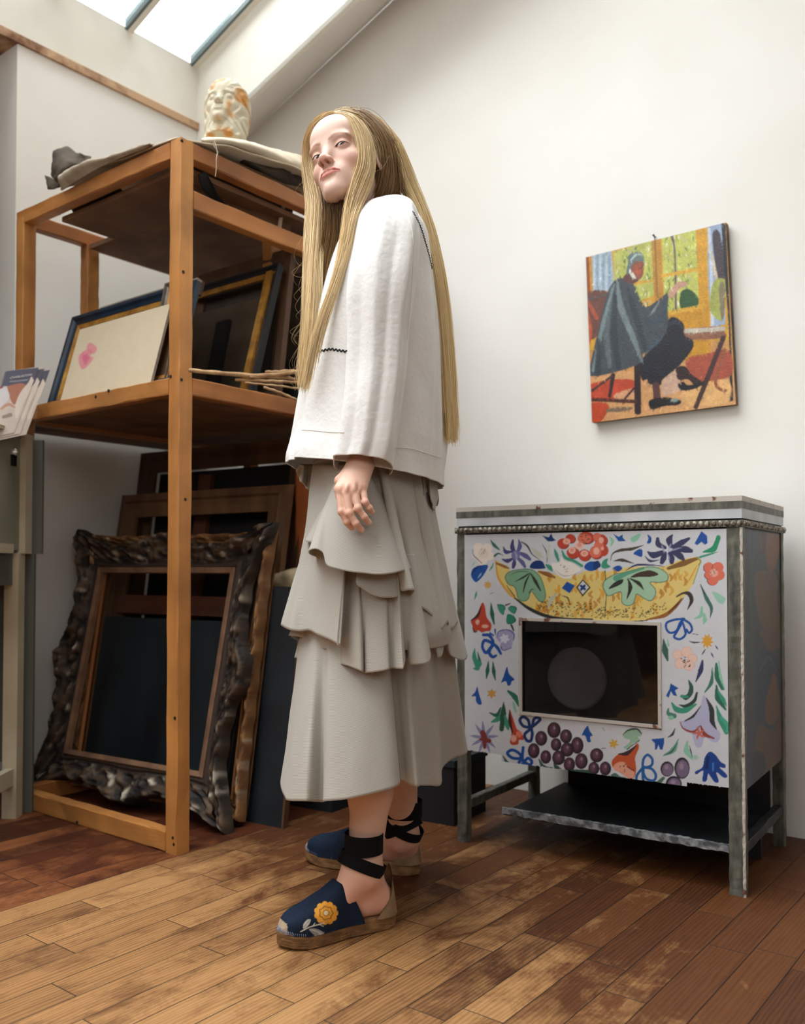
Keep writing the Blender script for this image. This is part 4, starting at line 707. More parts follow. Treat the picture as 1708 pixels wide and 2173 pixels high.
s.poly(((520, 1010), (545, 1060), (500, 1180), (510, 1300), (500, 1400), (440, 1440), (330, 1370), (230, 1300), (220, 1220), (300, 1140), (440, 1100)), (192, 84, 48)); s.line(((300, 1140), (400, 1130), (510, 1040)), (12, 44, 12), (62, 40, 50)); s.poly(((235, 1290), (290, 1240), (370, 1240), (420, 1310), (490, 1360), (470, 1430), (380, 1410), (330, 1360), (260, 1340)), (228, 160, 134)); dots(340, 1310, OD, 10, 44, 10, 15); s.line(((400, 1290), (480, 1340)), 10, (80, 30, 30)); s.poly(((205, 1400), (260, 1370), (320, 1410), (395, 1430), (385, 1500), (300, 1470)), (70, 106, 92))
for q in (((590, 1290), (600, 1200), (650, 1150), (705, 1200), (700, 1270), (640, 1300), (590, 1290)), ((600, 1300), (700, 1320), (750, 1400), (720, 1460), (640, 1440), (600, 1370), (600, 1300)), ((585, 1310), (520, 1400), (520, 1480), (560, 1520), (595, 1480), (590, 1400), (585, 1310))): s.line(q, 26, (22, 92, 160))
s.poly(((690, 960), (850, 945), (850, 1000), (830, 1085), (800, 1085), (780, 1030), (760, 1085), (740, 1085), (735, 1010)), BL, smooth=False)
s.line(((980, 830), (950, 900), (890, 940)), (6, 26, 5), (50, 66, 80)); s.line(((1020, 960), (960, 1090), (840, 1160)), (8, 56, 12), (110, 164, 140)); s.line(((1010, 1000), (940, 1110), (850, 1150)), (4, 16, 4), (50, 84, 72)); s.line(((1130, 985), (1120, 1100), (1190, 1205)), (14, 60, 12), GL); s.line(((1155, 1040), (1190, 1180)), (5, 16, 4), (60, 84, 84)); s.ell(1230, 1180, 34, 30, GL, a=.7)
for cx, cy, rx_, ry_ in ((885, 1320, 80, 92), (1065, 1310, 92, 130), (965, 1500, 96, 96)):
    s.ell(cx, cy, rx_, ry_, (42, 36, 52)); s.ell(cx + 5, cy + 8, rx_ * .82, ry_ * .82, (120, 104, 130), a=.95, soft=1.5); s.ell(cx - 8, cy - 22, rx_ * .3, ry_ * .3, (176, 150, 170), a=.6, soft=3)
s.line(((665, 1500), (740, 1520), (840, 1430)), (30, 56, 30), (72, 110, 92))
s.poly(((925, 285), (1025, 345), (980, 370), (1005, 440), (960, 430), (930, 380), (905, 460), (870, 435), (915, 350)), BL, smooth=False); s.poly(((1140, 240), (1200, 320), (1190, 420), (1110, 490), (1050, 430), (1120, 420), (1150, 340)), (44, 88, 78)); s.line(((1060, 440), (1130, 450)), (30, 24), GM); s.line(((1245, 400), (1210, 500), (1110, 560), (1030, 545)), (20, 36, 34, 8), (40, 66, 60)); s.line(((940, 520), (1000, 600), (1110, 610), (1230, 540)), (14, 56, 56, 20), GM); s.line(((900, 590), (900, 650), (970, 680)), (14, 40, 50), (70, 130, 112)); s.ell(930, 700, 36, 26, GL)
s.line(((1310, 10), (1290, 130), (1235, 260)), (14, 50, 10), (50, 56, 100)); s.line(((1430, 100), (1420, 270), (1340, 395)), (8, 40, 12), (60, 120, 100)); s.line(((1480, 50), (1490, 200), (1550, 350)), (20, 56, 30), (50, 110, 92)); s.line(((1510, 20), (1530, 200), (1580, 350)), (10, 30, 10), GL); s.line(((1480, 310), (1500, 460), (1590, 600)), (14, 64, 20), (40, 104, 84)); s.line(((1500, 380), (1560, 480), (1600, 560)), (20, 44, 10), GM); s.line(((1480, 560), (1530, 720), (1600, 880)), (10, 60, 40), GM); s.line(((1540, 700), (1620, 800), (1600, 870)), (30, 50, 20), (70, 162, 136))
s.poly(((1320, 435), (1370, 480), (1420, 600), (1470, 800), (1530, 900), (1500, 990), (1430, 990), (1340, 940), (1300, 1050), (1230, 1045), (1180, 900), (1100, 860), (1035, 745), (1120, 740), (1230, 660), (1290, 550)), (176, 178, 206)); s.line(((1360, 465), (1420, 600), (1430, 740), (1480, 840)), (10, 50, 50, 10), (50, 54, 60)); s.line(((1290, 560), (1200, 680), (1100, 740)), (6, 26, 12), (50, 54, 62)); s.line(((1040, 750), (1080, 830), (1200, 870), (1280, 800)), (6, 14, 24, 8), (150, 64, 60)); s.line(((1290, 800), (1340, 900), (1450, 950)), (14, 40, 14), (142, 58, 52)); petals(1270, 890, 5, 4, 80, 24, (196, 100, 80), .6)
s.poly(((1400, 1110), (1470, 1150), (1530, 1230), (1590, 1270), (1580, 1310), (1520, 1300), (1600, 1380), (1610, 1420), (1560, 1420), (1480, 1360), (1510, 1470), (1460, 1480), (1400, 1400), (1380, 1380), (1360, 1465), (1310, 1460), (1320, 1340), (1240, 1385), (1225, 1350), (1310, 1300), (1340, 1180)), (14, 62, 140)); s.line(((1380, 1180), (1360, 1300)), (30, 40), (10, 40, 96)); s.line(((1440, 1250), (1440, 1340)), 16, (60, 120, 190))
# inner window border line
s.reg(0, 0, 1); ch = random.Random(8)
s.line(((1102, 1311), (1399, 1323)), 1.2, (60, 60, 66)); s.line(((1400, 1324), (1402, 1548)), 2.4, (40, 42, 48)); s.line(((1103, 1513), (1400, 1548)), 1.4, (70, 66, 66)); s.line(((1102, 1312), (1103, 1512)), 1.2, (120, 100, 92))
for _ in range(46):   # chipped enamel along the edges
    tt = ch.random(); e_ = ch.choice((0, 1, 2)); q = (1109 + 288 * tt, 1509 + 33 * tt) if e_ == 0 else (1109, 1316 + 190 * tt) if e_ == 1 else (1070 + 480 * tt, 1629 + 56 * tt)
    s.ell(q[0] + ch.uniform(-2, 2), q[1] + ch.uniform(-2, 1), ch.uniform(.8, 2.6), ch.uniform(.8, 1.8), (70, 44, 36), a=.85)
# chipped lower edge + window opening are real cut-outs
ca = A_[f].mean(1); cb = B_[f].mean(1); step_l = hloc(1065, 1612)[0]; step_r = hloc(1458, 1675)[0]
edge = .004 + .0020 * np.abs(vnoise(np.stack([ca * 160, ca * 0, ca * 0], -1), 4)) + np.where(ca < step_l, .018, 0) + np.where(ca > step_r, .009, 0)
keep = ~((ca > wl) & (ca < wr) & (cb > wb_) & (cb < wt)) & (cb > edge)
fk = f[keep]; used = np.unique(fk); remap = -np.ones(len(V), int); remap[used] = np.arange(len(used))
np_mesh('front_panel', V[used], remap[fk], M_paint, ST, smooth=False, cols=s.out()[used])
# window reveal, firebox and drum
X0, X1, Zb, Zt = px0 + wl, px0 + wr, PB - .004 + wb_, PB - .004 + wt
fr = MB()
for (a, b, c, d) in ((X0 - .008, X1 + .008, Zt, Zt + .008), (X0 - .008, X1 + .008, Zb - .008, Zb), (X0 - .008, X0, Zb, Zt), (X1, X1 + .008, Zb, Zt)): fr.box(a, b, -.006, -.0025, c, d)
fr.build('window_frame', M_chip, ST)
fb_ = MB(); fb_.box(X0 - .002, X1 + .002, .20, .205, Zb, Zt); fb_.box(X0 - .004, X0 - .001, -.001, .2, Zb, Zt); fb_.box(X1 + .001, X1 + .004, -.001, .2, Zb, Zt); fb_.box(X0, X1, -.001, .2, Zb - .003, Zb); fb_.box(X0, X1, -.001, .2, Zt, Zt + .003); fb_.build('firebox', mat('firebox_soot', (26, 28, 36), .5), ST)
dc = on_plane(1222, 1440, sw(0, .10, 0), Vector(uy)); dl = np.array(dc) - o3; dx_ = dl @ ux
MB().tube([(dx_, .11, dc.z), (dx_, .102, dc.z), (dx_, .098, dc.z), (dx_, .0975, dc.z)], [.083, .083, .078, .072], 48).build('drum', mat('dull_steel_drum', (206, 196, 186), .7, (150, 140, 134), 5), ST, smooth=True, edge=30)
M_gl = bpy.data.materials.new('dark_door_glass'); M_gl.use_nodes = True; nt = M_gl.node_tree; nt.nodes.clear(); o_ = nt.nodes.new('ShaderNodeOutputMaterial'); tr = nt.nodes.new('ShaderNodeBsdfTransparent'); tr.inputs[0].default_value = (.62, .62, .64, 1); gl = nt.nodes.new('ShaderNodeBsdfGlossy'); gl.inputs['Roughness'].default_value = .03; mxs = nt.nodes.new('ShaderNodeMixShader'); mxs.inputs[0].default_value = .05
nt.links.new(tr.outputs[0], mxs.inputs[1]); nt.links.new(gl.outputs[0], mxs.inputs[2]); nt.links.new(mxs.outputs[0], o_.inputs[0])
MB().box(X0, X1, .004, .007, Zb, Zt).build('window_glass', M_gl, ST)
# ---- side panel, painted
V, f, A_, B_ = panel_grid(o3 + ux * (SWD - .004) + uy * .028 + np.array([0, 0, .236]), uy, (0, 0, 1), SD - .056, .606, .0026)
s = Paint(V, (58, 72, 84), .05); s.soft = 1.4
s.reg(1540, 1040, 7.243)
s.line(((310, 620), (330, 1100), (320, 1700), (350, 2150)), 60, (36, 50, 64)); s.poly(((550, 650), (830, 660), (840, 900), (760, 1180), (700, 1250), (640, 1180), (600, 960), (540, 900)), (132, 84, 56)); s.poly(((540, 660), (620, 660), (610, 940), (560, 950)), (92, 44, 40))
for q in (((900, 760), (960, 900)), ((1000, 800), (880, 1000), (820, 1180)), ((860, 900), (1010, 1100), (920, 1180)), ((400, 700), (420, 1000)), ((480, 1000), (440, 1200)), ((360, 1300), (400, 1600), (440, 1850)), ((380, 1950), (480, 2100))): s.line(q, (20, 34, 16), (38, 66, 66))
s.poly(((480, 1260), (640, 1240), (760, 1260), (830, 1320), (820, 1560), (960, 1700), (1010, 1900), (900, 2150), (760, 2200), (560, 2100), (460, 1700), (440, 1420)), (112, 84, 62)); s.line(((770, 1250), (820, 1400), (800, 1650), (820, 1880)), (30, 34, 22, 16), (30, 38, 52)); s.line(((1000, 1240), (1000, 1500), (1040, 1750), (1010, 2050)), (40, 30, 34, 20), (30, 40, 54)); s.line(((860, 1320), (930, 1320)), 30, (28, 34, 44)); s.line(((1040, 900), (1060, 1300), (1050, 1800)), (30, 20, 20), (96, 124, 140))
s.reg(1540, 1340, 3.62)
s.poly(((260, 0), (500, 0), (520, 60), (400, 130), (330, 160), (290, 60)), (108, 82, 62)); s.poly(((230, 380), (250, 180), (310, 140), (390, 200), (420, 400), (410, 560), (350, 760), (300, 760), (310, 640), (230, 700)), (44, 62, 84)); s.line(((260, 300), (330, 200), (390, 300)), (10, 20, 10), (84, 92, 106)); s.poly(((340, 400), (370, 320), (400, 420), (410, 640), (330, 720), (300, 600)), (118, 84, 58)); s.poly(((440, 260), (490, 180), (500, 260), (470, 560), (450, 900), (360, 1100), (240, 1100), (220, 900), (260, 720), (360, 760), (420, 600)), (106, 76, 56)); s.line(((520, 160), (490, 500), (470, 740), (500, 900)), (20, 44, 30, 30), (56, 64, 84)); s.poly(((210, 940), (290, 940), (300, 1080), (210, 1180)), (34, 48, 60)); s.line(((470, 20), (440, 80)), (60, 40), (40, 36, 46)); s.line(((240, 0), (240, 110)), (40, 20), (34, 56, 56))
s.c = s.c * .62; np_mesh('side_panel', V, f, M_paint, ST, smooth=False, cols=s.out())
MB().box(SWD - .012, SWD - .005, .026, SD - .026, .236, .846).build('side_plate', M_iron, ST)
MB().box(0.004, .010, .026, SD - .026, .236, .846).build('side_plate', M_iron, ST); MB().box(.01, SWD - .01, SD - .008, SD - .002, .24, .846).build('back_plate', M_iron, ST)
MB().box(.02, SWD - .02, .012, SD - .01, .300, .306).build('bottom_plate', M_iron, ST)
# lower stretchers and tray
mb = MB().rough_box((.015, .03, .100), (.015, SD - .03, .100), .011, .012, X, Z, 10, .001, seed=1); mb.build('side_rail', M_olive, ST); MB().rough_box((SWD - .015, .03, .100), (SWD - .015, SD - .03, .100), .011, .012, X, Z, 10, .001, seed=2).build('side_rail', M_iron, ST)
MB().box(.13, SWD - .03, .02, SD - .04, .088, .094).build('tray', M_iron, ST)
MB().rough_box((.13, .018, .100), (SWD - .036, .018, .100), .004, .009, Yv, Z, 60, .0016, seed=3).build('tray_edge', mat('worn_tray_edge', (150, 154, 156), .5, (84, 88, 92), 40, lo=.45, hi=.6), ST)
MB().box(.15, SWD - .03, SD - .06, SD - .052, .094, .30).build('lower_back_plate', M_iron, ST); MB().box(SWD - .15, SWD - .03, .30, .31, .0, .088).build('back_foot', M_iron, ST)

# ------------------------------------------------------------------ small oil painting on the wall
nrm = R(0, 1); PW = on_plane(1248, 720, R(0, NR - .035), nrm)
c4 = [on_plane(px, py, R(0, NR - .028), nrm) for px, py in ((1243, 546), (1540, 472), (1561, 858), (1256, 897))]
pb = (c4[3] + c4[2]) / 2; wvec = Vector((CW, -SW, 0)); wd_ = (((c4[1] - c4[0]).dot(wvec)) + ((c4[2] - c4[3]).dot(wvec))) / 2; zt0 = (c4[0].z + c4[1].z) / 2; zb0 = (c4[3].z + c4[2].z) / 2
x0_ = ((c4[0].dot(wvec)) + (c4[3].dot(wvec))) / 2; orig = R(0, NR - .028) + wvec * (x0_ - R(0, NR - .028).dot(wvec)); orig.z = zb0
EA = empty('oil_painting', orig, SHELLZ, 'small unframed oil painting of a seated figure in a grey cape, hung on the wall', 'painting'); HH = zt0 - zb0
print('painting', wd_, HH, [tuple(round(v, 3) for v in c) for c in c4])
tilt = .045                                   # the top hangs a little off the wall, right end dipping
def pw(x, y, z): return np.array(orig) + np.array(wvec) * x + np.array(nrm) * y + np.array([0, 0, z])
V, f, A_, B_ = panel_grid((0, 0, 0), (1, 0, 0), (0, 0, 1), 1, 1, 1 / 300.)
cq = [np.array(c) for c in c4]; a_, b_ = A_[:, None], B_[:, None]
V = cq[3] * (1 - a_) * (1 - b_) + cq[2] * a_ * (1 - b_) + cq[1] * a_ * b_ + cq[0] * (1 - a_) * b_
s = Paint(V, (196, 150, 96), .12); s.reg(1200, 440, 4.27); s.soft = 1.8
s.poly(((150, 1500), (620, 1480), (900, 1400), (1500, 1300), (1560, 1820), (220, 1960)), (206, 162, 116), smooth=False)
s.poly(((160, 440), (1420, 100), (1500, 1200), (180, 1300)), (206, 164, 60), smooth=False)
s.poly(((235, 430), (420, 380), (440, 740), (240, 800)), (168, 184, 196), smooth=False)
for i in range(6): s.line(((260 + i * 28, 430), (256 + i * 28, 780)), (8, 14, 8), ((206, 214, 216), (120, 144, 170))[i % 2], a=.7)
s.poly(((160, 440), (230, 420), (245, 800), (180, 820)), (150, 84, 48), smooth=False); s.line(((222, 440), (238, 790)), 26, (196, 146, 60))
s.poly(((440, 400), (780, 300), (800, 800), (620, 860), (440, 700)), (186, 190, 110), smooth=False)
s.poly(((870, 270), (1180, 190), (1210, 900), (900, 960)), (190, 194, 110), smooth=False)
g = random.Random(3)
for i in range(260):   # foliage dabs through the window
    lft = i % 2; x = g.uniform(450, 780) if lft else g.uniform(880, 1195); y = g.uniform(340, 860) if lft else g.uniform(230, 930); c = g.choice(((226, 224, 150), (96, 130, 64), (232, 226, 206), (140, 160, 70), (70, 104, 76), (196, 180, 170), (206, 200, 84)))
    an = g.uniform(.9, 2.2); l_ = g.uniform(20, 60); s.line(((x, y), (x + l_ * math.cos(an), y + l_ * math.sin(an))), (4, 13, 3), c, a=.85)
s.poly(((1040, 780), (1110, 740), (1190, 800), (1195, 890), (1050, 920)), (56, 96, 56)); s.line(((960, 250), (990, 420), (1000, 940)), (22, 16, 20), (120, 100, 110))
s.line(((820, 290), (845, 820)), 86, (190, 146, 66), soft=1.2); s.line(((810, 300), (830, 820)), 12, (150, 110, 56)); s.line(((1215, 190), (1260, 1060)), 76, (206, 160, 56)); s.line(((880, 620), (1200, 560)), 32, (210, 170, 70)); s.line(((620, 690), (800, 660)), 26, (206, 166, 70)); s.line(((930, 960), (1230, 900)), 40, (214, 172, 70))
s.poly(((940, 980), (1300, 900), (1310, 1340), (1060, 1390)), (196, 150, 48), smooth=False)
s.poly(((1290, 160), (1420, 130), (1450, 1060), (1320, 1080), (1290, 600)), (160, 176, 200), smooth=False); s.line(((1300, 200), (1320, 600), (1330, 1060)), (30, 26, 30), (196, 204, 214)); s.poly(((1330, 250), (1400, 240), (1450, 600), (1380, 640)), (84, 74, 82)); s.poly(((1300, 320), (1330, 420), (1380, 640), (1350, 620)), (206, 190, 166)); s.poly(((1330, 700), (1400, 640), (1450, 700), (1430, 1000), (1370, 1010), (1310, 920)), (166, 172, 96)); s.poly(((1390, 720), (1440, 700), (1440, 960), (1410, 1000)), (140, 130, 106))
s.poly(((1410, 140), (1450, 150), (1490, 1000), (1520, 1750), (1490, 1760), (1480, 1100), (1440, 600)), (44, 46, 52), smooth=False)
s.poly(((1090, 1380), (1300, 1320), (1480, 1300), (1500, 1520), (1260, 1580), (1150, 1540)), (172, 92, 70)); s.poly(((230, 1600), (600, 1560), (560, 1700), (240, 1760)), (190, 84, 56)); s.poly(((230, 1780), (390, 1790), (330, 1930), (240, 1940)), (186, 80, 44)); s.poly(((450, 1690), (620, 1640), (600, 1720), (460, 1740)), (206, 160, 126)); s.poly(((900, 1500), (1010, 1470), (1040, 1600), (1060, 1650), (880, 1700)), (200, 170, 150)); s.poly(((1100, 1640), (1460, 1560), (1470, 1760), (1220, 1800), (1060, 1760)), (216, 176, 124)); s.line(((380, 1840), (600, 1820)), (30, 50, 20), (130, 112, 96))
s.poly(((185, 790), (370, 760), (400, 900), (330, 1100), (240, 1200), (200, 1100)), (120, 82, 72)); s.line(((190, 830), (280, 1000)), (30, 40), (176, 96, 70)); s.line(((200, 830), (300, 810), (360, 790)), 16, (90, 96, 96)); s.poly(((190, 900), (240, 1100), (215, 1230)), (186, 100, 60))
s.poly(((1070, 1160), (1110, 1100), (1400, 1080), (1440, 1130), (1440, 1180), (1160, 1200)), (150, 106, 84)); s.line(((1090, 1120), (1430, 1100)), 40, (196, 188, 176)); s.line(((1430, 1180), (1280, 1560), (1180, 1810)), (44, 46, 40), (80, 52, 52)); s.line(((1440, 1290), (1360, 1560), (1390, 1640), (1450, 1660)), (26, 30, 24), (150, 96, 66))
# chair and figure
s.line(((650, 1400), (655, 1850)), 60, (54, 34, 40)); s.line(((240, 1740), (640, 1760)), 34, (84, 46, 44)); s.line(((430, 1520), (400, 1710)), (40, 30), (64, 40, 44)); s.line(((240, 1660), (420, 1530)), 22, (80, 56, 56)); s.line(((620, 1640), (540, 1730)), 20, (64, 42, 44))
s.poly(((930, 1020), (1000, 1000), (1070, 1060), (1080, 1160), (1150, 1200), (1150, 1280), (1060, 1400), (1000, 1460), (880, 1560), (860, 1610), (760, 1600), (740, 1560), (690, 1560), (680, 1400), (800, 1250)), (34, 38, 52)); s.poly(((1000, 1460), (1080, 1440), (1150, 1520), (1260, 1590), (1180, 1620), (1110, 1560), (1020, 1560)), (60, 38, 40)); s.poly(((1020, 1600), (1070, 1580), (1110, 1610), (1260, 1590), (1180, 1640), (1080, 1660), (1030, 1640)), (24, 30, 42)); s.line(((820, 1610), (830, 1740)), (60, 70), (96, 64, 62)); s.poly(((760, 1750), (900, 1720), (1040, 1750), (1020, 1790), (900, 1800), (780, 1830)), (28, 26, 34)); s.ell(985, 1748, 34, 16, (140, 160, 160))
s.poly(((480, 640), (540, 650), (620, 700), (680, 840), (740, 900), (860, 820), (930, 780), (925, 920), (930, 1060), (870, 1200), (760, 1300), (700, 1330), (690, 1400), (500, 1480), (230, 1530), (225, 1420), (300, 1100), (370, 800), (430, 680)), (80, 87, 94))
for q, w, c in ((((470, 680), (500, 900), (620, 1200), (690, 1390)), (20, 60, 50, 20), (132, 144, 146)), (((420, 740), (370, 1100), (400, 1440)), (30, 60, 40), (108, 118, 124)), (((440, 700), (340, 1050), (250, 1480)), (14, 36, 26), (134, 150, 152)), (((450, 800), (440, 1150), (480, 1450)), (30, 60, 50), (58, 70, 82)), (((560, 720), (640, 1000), (720, 1280)), (30, 60, 40), (60, 70, 80)), (((300, 1200), (290, 1500)), (30, 60), (56, 68, 78)), (((700, 900), (760, 1060), (880, 980), (900, 830)), (20, 40, 60, 20), (70, 84, 96)), (((760, 980), (800, 930), (850, 850)), (6, 20, 6), (150, 164, 168)), (((930, 1060), (1000, 1040), (1060, 1090)), (30, 40, 20), (56, 64, 78)), (((720, 1330), (800, 1240), (900, 1140)), (14, 24, 8), (76, 96, 112))): s.line(q, w, c, a=.85, soft=3)
s.poly(((930, 780), (1000, 690), (1060, 670), (1110, 690), (1080, 720), (1030, 740), (960, 820)), (196, 158, 140)); s.poly(((560, 560), (600, 500), (690, 470), (710, 550), (690, 640), (650, 650), (600, 640), (560, 600)), (150, 92, 72)); s.poly(((520, 640), (580, 590), (660, 650), (620, 690), (560, 680)), (110, 72, 70)); s.poly(((550, 600), (565, 500), (570, 440), (620, 405), (680, 410), (710, 450), (700, 490), (640, 490), (600, 530), (585, 590)), (112, 126, 128)); s.line(((590, 480), (640, 430), (690, 430)), (12, 20, 8), (168, 184, 182)); s.poly(((585, 560), (640, 640), (610, 640), (580, 600)), (206, 206, 196)); s.ell(655, 560, 30, 50, (176, 98, 70), soft=3); s.line(((640, 560), (690, 548)), 9, (90, 54, 50))
s.dabs(2600, 4); s.c = np.clip(s.c, 0, 1) ** 1.22; cols_ = s.out(); np_mesh('painted_canvas', V, f, M_canvasoil, EA, smooth=False, cols=cols_)
dv = np.array(nrm) * .022; q = [np.array(c) + np.array(nrm) * .0008 for c in c4]
mb = MB(); mb.hexa([q[3], q[2], q[2] + dv, q[3] + dv], [q[0], q[1], q[1] + dv, q[0] + dv]); mb.build('canvas_edge', mat('canvas_edge_paint', (120, 98, 66), .8, (60, 58, 56), 14), EA, world=True)
nl = empty('wall_hook', on_plane(1391, 503, R(0, NR - .012), nrm), 0, 'small bent hook on the wall above the oil painting', 'hook')
h = on_plane(1391, 503, R(0, NR), nrm)
MB().tube([h, h - Vector(nrm) * .012, h - Vector(nrm) * .016 + Vector((0, 0, .004))], .0018, 8).build('nail', M_screw, nl, world=True)
MB().tube([h - Vector(nrm) * .010 + Vector((-.006, 0, .004)), h - Vector(nrm) * .012 + Vector((0, 0, -.002)), h - Vector(nrm) * .012 + Vector((.004, 0, -.02))], .0012, 6).build('wire', M_screw, nl, world=True)

# ------------------------------------------------------------------ cream cabinet on the left
M_cream = mat('cream_cabinet_paint', (196, 184, 158), .55, (176, 162, 136), 5); M_sage = mat('grey_green_recess', (136, 134, 116), .6, (120, 118, 100), 5); M_shade = mat('grey_cabinet_back', (92, 92, 84), .7)
CX = -1.155
CB = empty('cream_cabinet', (CX - .2, 2.55, 0), 0, 'cream painted cabinet on legs with a small lock, at the left edge', 'cabinet')
def cb(x0, x1, y0, y1, z0, z1, m, nm): return MB().box(x0, x1, y0, y1, z0, z1).build(nm, m, CB, world=True)
cb(CX - .36, CX - .008, 2.20, 2.77, .805, 1.150, M_sage, 'body')
cb(CX - .008, CX, 2.20, 2.66, .795, .822, M_cream, 'bottom_rail'); cb(CX - .008, CX, 2.20, 2.62, 1.140, 1.154, M_cream, 'top_rail')
cb(CX - .03, CX + .010, 2.715, 2.765, .795, 1.148, M_cream, 'corner_stile'); cb(CX - .008, CX, 2.20, 2.50, .795, 1.154, M_cream, 'front_stile')
cb(CX - .36, CX + .006, 2.20, 2.78, 1.150, 1.162, M_cream, 'top_board')
cb(CX - .36, CX - .02, 2.22, 2.74, .70, .795, M_shade, 'apron')
cb(CX - .045, CX - .002, 2.70, 2.745, 0, .795, M_cream, 'leg'); cb(CX - .045, CX - .002, 2.20, 2.245, 0, .795, M_cream, 'leg'); cb(CX - .36, CX - .315, 2.70, 2.745, 0, .795, M_cream, 'leg'); cb(CX - .36, CX - .315, 2.20, 2.245, 0, .795, M_cream, 'leg')
cb(CX - .035, CX - .01, 2.245, 2.70, .10, .15, M_cream, 'stretcher'); cb(CX - .03, CX + .038, 2.772, 2.784, .795, 1.148, M_shade, 'back_upright'); cb(CX - .03, CX + .016, 2.772, 2.784, 0, .795, M_shade, 'back_upright'); cb(CX - .35, CX - .33, 2.74, 2.765, .16, .79, M_shade, 'back_panel'); cb(CX - .33, CX - .02, 2.745, 2.755, .16, .79, M_shade, 'back_panel')
lk = on_plane(27, 968, Vector((CX - .006, 0, 0)), Vector((1, 0, 0)))
MB().tube([lk + Vector((-.003, 0, .012)), lk + Vector((.004, 0, .012)), lk + Vector((.012, 0, .012)), lk + Vector((.016, 0, .012))], [.011, .011, .009, .003], 20).build('lock', mat('chromed_metal', (232, 232, 234), .3, metal=.7), CB, world=True, smooth=True)
MB().box(lk.x - .002, lk.x + .008, lk.y - .010, lk.y + .010, lk.z - .030, lk.z + .004).build('lock_plate', mat('black_lacquer', (12, 12, 14), .2), CB, world=True)
# leaflets in a clear stand
Q = [None, P(30, 918, 2.60), P(83, 778, 2.72), P(13, 788, 2.62)]
Q[0] = Q[1] + (Q[3] - Q[2])
def leaf(k, label):
    d = Vector((.010, .018, 0)) * k; e = empty('leaflet', Q[1] + d, 0, label, 'leaflet', 'gallery leaflets')
    q = [v + d for v in Q]; nn = (q[1] - q[0]).cross(q[3] - q[0]).normalized()
    if nn.dot(CAMP - q[1]) < 0: nn = -nn
    V, f, A_, B_ = panel_grid((0, 0, 0), (1, 0, 0), (0, 0, 1), 1, 1, 1 / 110.); a_, b_ = A_[:, None], B_[:, None]; qq = [np.array(v) for v in q]
    V = qq[0] * (1 - a_) * (1 - b_) + qq[1] * a_ * (1 - b_) + qq[2] * a_ * b_ + qq[3] * (1 - a_) * b_
    s = Paint(V - np.array(d), (206, 194, 184), .03); s.reg(0, 770, 13.58); s.soft = 1.2
    s.poly(((180, 230), (1150, 130), (980, 640), (20, 680), (-60, 900)), (92, 94, 112), smooth=False); s.poly(((200, 690), (700, 600), (640, 900), (420, 1200), (280, 1000)), (176, 120, 100)); s.poly(((150, 690), (230, 800), (270, 1000), (100, 1200), (-200, 1400), (-200, 900)), (214, 210, 214)); s.poly(((900, 400), (960, 480), (990, 600), (700, 1100), (480, 1600), (430, 1300), (560, 900), (820, 560)), (220, 210, 200)); s.line(((40, 1320), (240, 1200), (420, 1280)), (60, 90, 50), (196, 150, 130)); s.line(((100, 1560), (300, 1500)), (90, 120), (150, 136, 128)); s.line(((0, 720), (60, 700)), 60, (150, 80, 84))
    s.line(((290, 535), (540, 520), (790, 485)), 34, (150, 152, 162))
    np_mesh('cover', V, f, M_paint, e, smooth=False, cols=s.out())
    mb = MB(); b = [v - nn * .0004 for v in q]; c = [v - nn * .0035 for v in q]; mb.hexa(b, c); mb.build('pages', mat('leaflet_edge', (70, 66, 70), .6), e, world=True)
    return e, nn
l0, nn = leaf(0, 'front leaflet with slate title band and portrait, leaning on the cabinet'); leaf(1, 'middle leaflet of the three, only its dark edge showing beside the front one'); leaf(2, 'rear leaflet of the three, leaning against the clear stand')
def text(body, px, py, h, parent, mt):      # raised lettering lying in the cover plane
    cu = bpy.data.curves.new('lettering', 'FONT'); cu.body = body; cu.size = h; cu.align_x = 'CENTER'; cu.extrude = .00015
    o = bpy.data.objects.new('lettering', cu); COL.objects.link(o)
    u = ((Q[2] - Q[3]) + (Q[1] - Q[0])).normalized(); v = ((Q[3] - Q[0]) + (Q[2] - Q[1])).normalized(); n2 = u.cross(v).normalized()
    c = on_plane(px, py, Q[0], nn) + nn * .0008; m = Matrix((u, v, n2)).transposed().to_4x4(); m.translation = c
    me = bpy.data.meshes.new_from_object(o); bpy.data.objects.remove(o); me.transform(m); me.transform(wmat(parent).inverted()); me.materials.append(mt)
    ob = bpy.data.objects.new('lettering', me); COL.objects.link(ob); ob.parent = parent
M_ink = mat('pale_grey_ink', (212, 214, 212), .6)
text('CHARLESTON', 43.5, 801, .0125, l0, M_ink)
hs = empty('leaflet_stand', P(60, 925, 2.72), 0, 'clear acrylic stand holding the leaflets on the cream cabinet', 'stand')
def acr():
    m = bpy.data.materials.new('clear_acrylic'); m.use_nodes = True; nt = m.node_tree; nt.nodes.clear(); o = nt.nodes.new('ShaderNodeOutputMaterial'); t = nt.nodes.new('ShaderNodeBsdfTransparent'); t.inputs[0].default_value = (.9, .92, .92, 1); g = nt.nodes.new('ShaderNodeBsdfGlossy'); g.inputs['Roughness'].default_value = .08; x = nt.nodes.new('ShaderNodeMixShader'); x.inputs[0].default_value = .08
    nt.links.new(t.outputs[0], x.inputs[1]); nt.links.new(g.outputs[0], x.inputs[2]); nt.links.new(x.outputs[0], o.inputs[0]); return m
M_acr = acr()
a, b, c, d = P(-14, 897, 2.56), P(48, 926, 2.64), P(95, 790, 2.80), P(14, 800, 2.68); o_ = Vector((.004, .012, 0))
MB().hexa([a, b, b + o_ * .2, a + o_ * .2], [d, c, c + o_ * .2, d + o_ * .2]).build('back_plate', M_acr, hs, world=True)
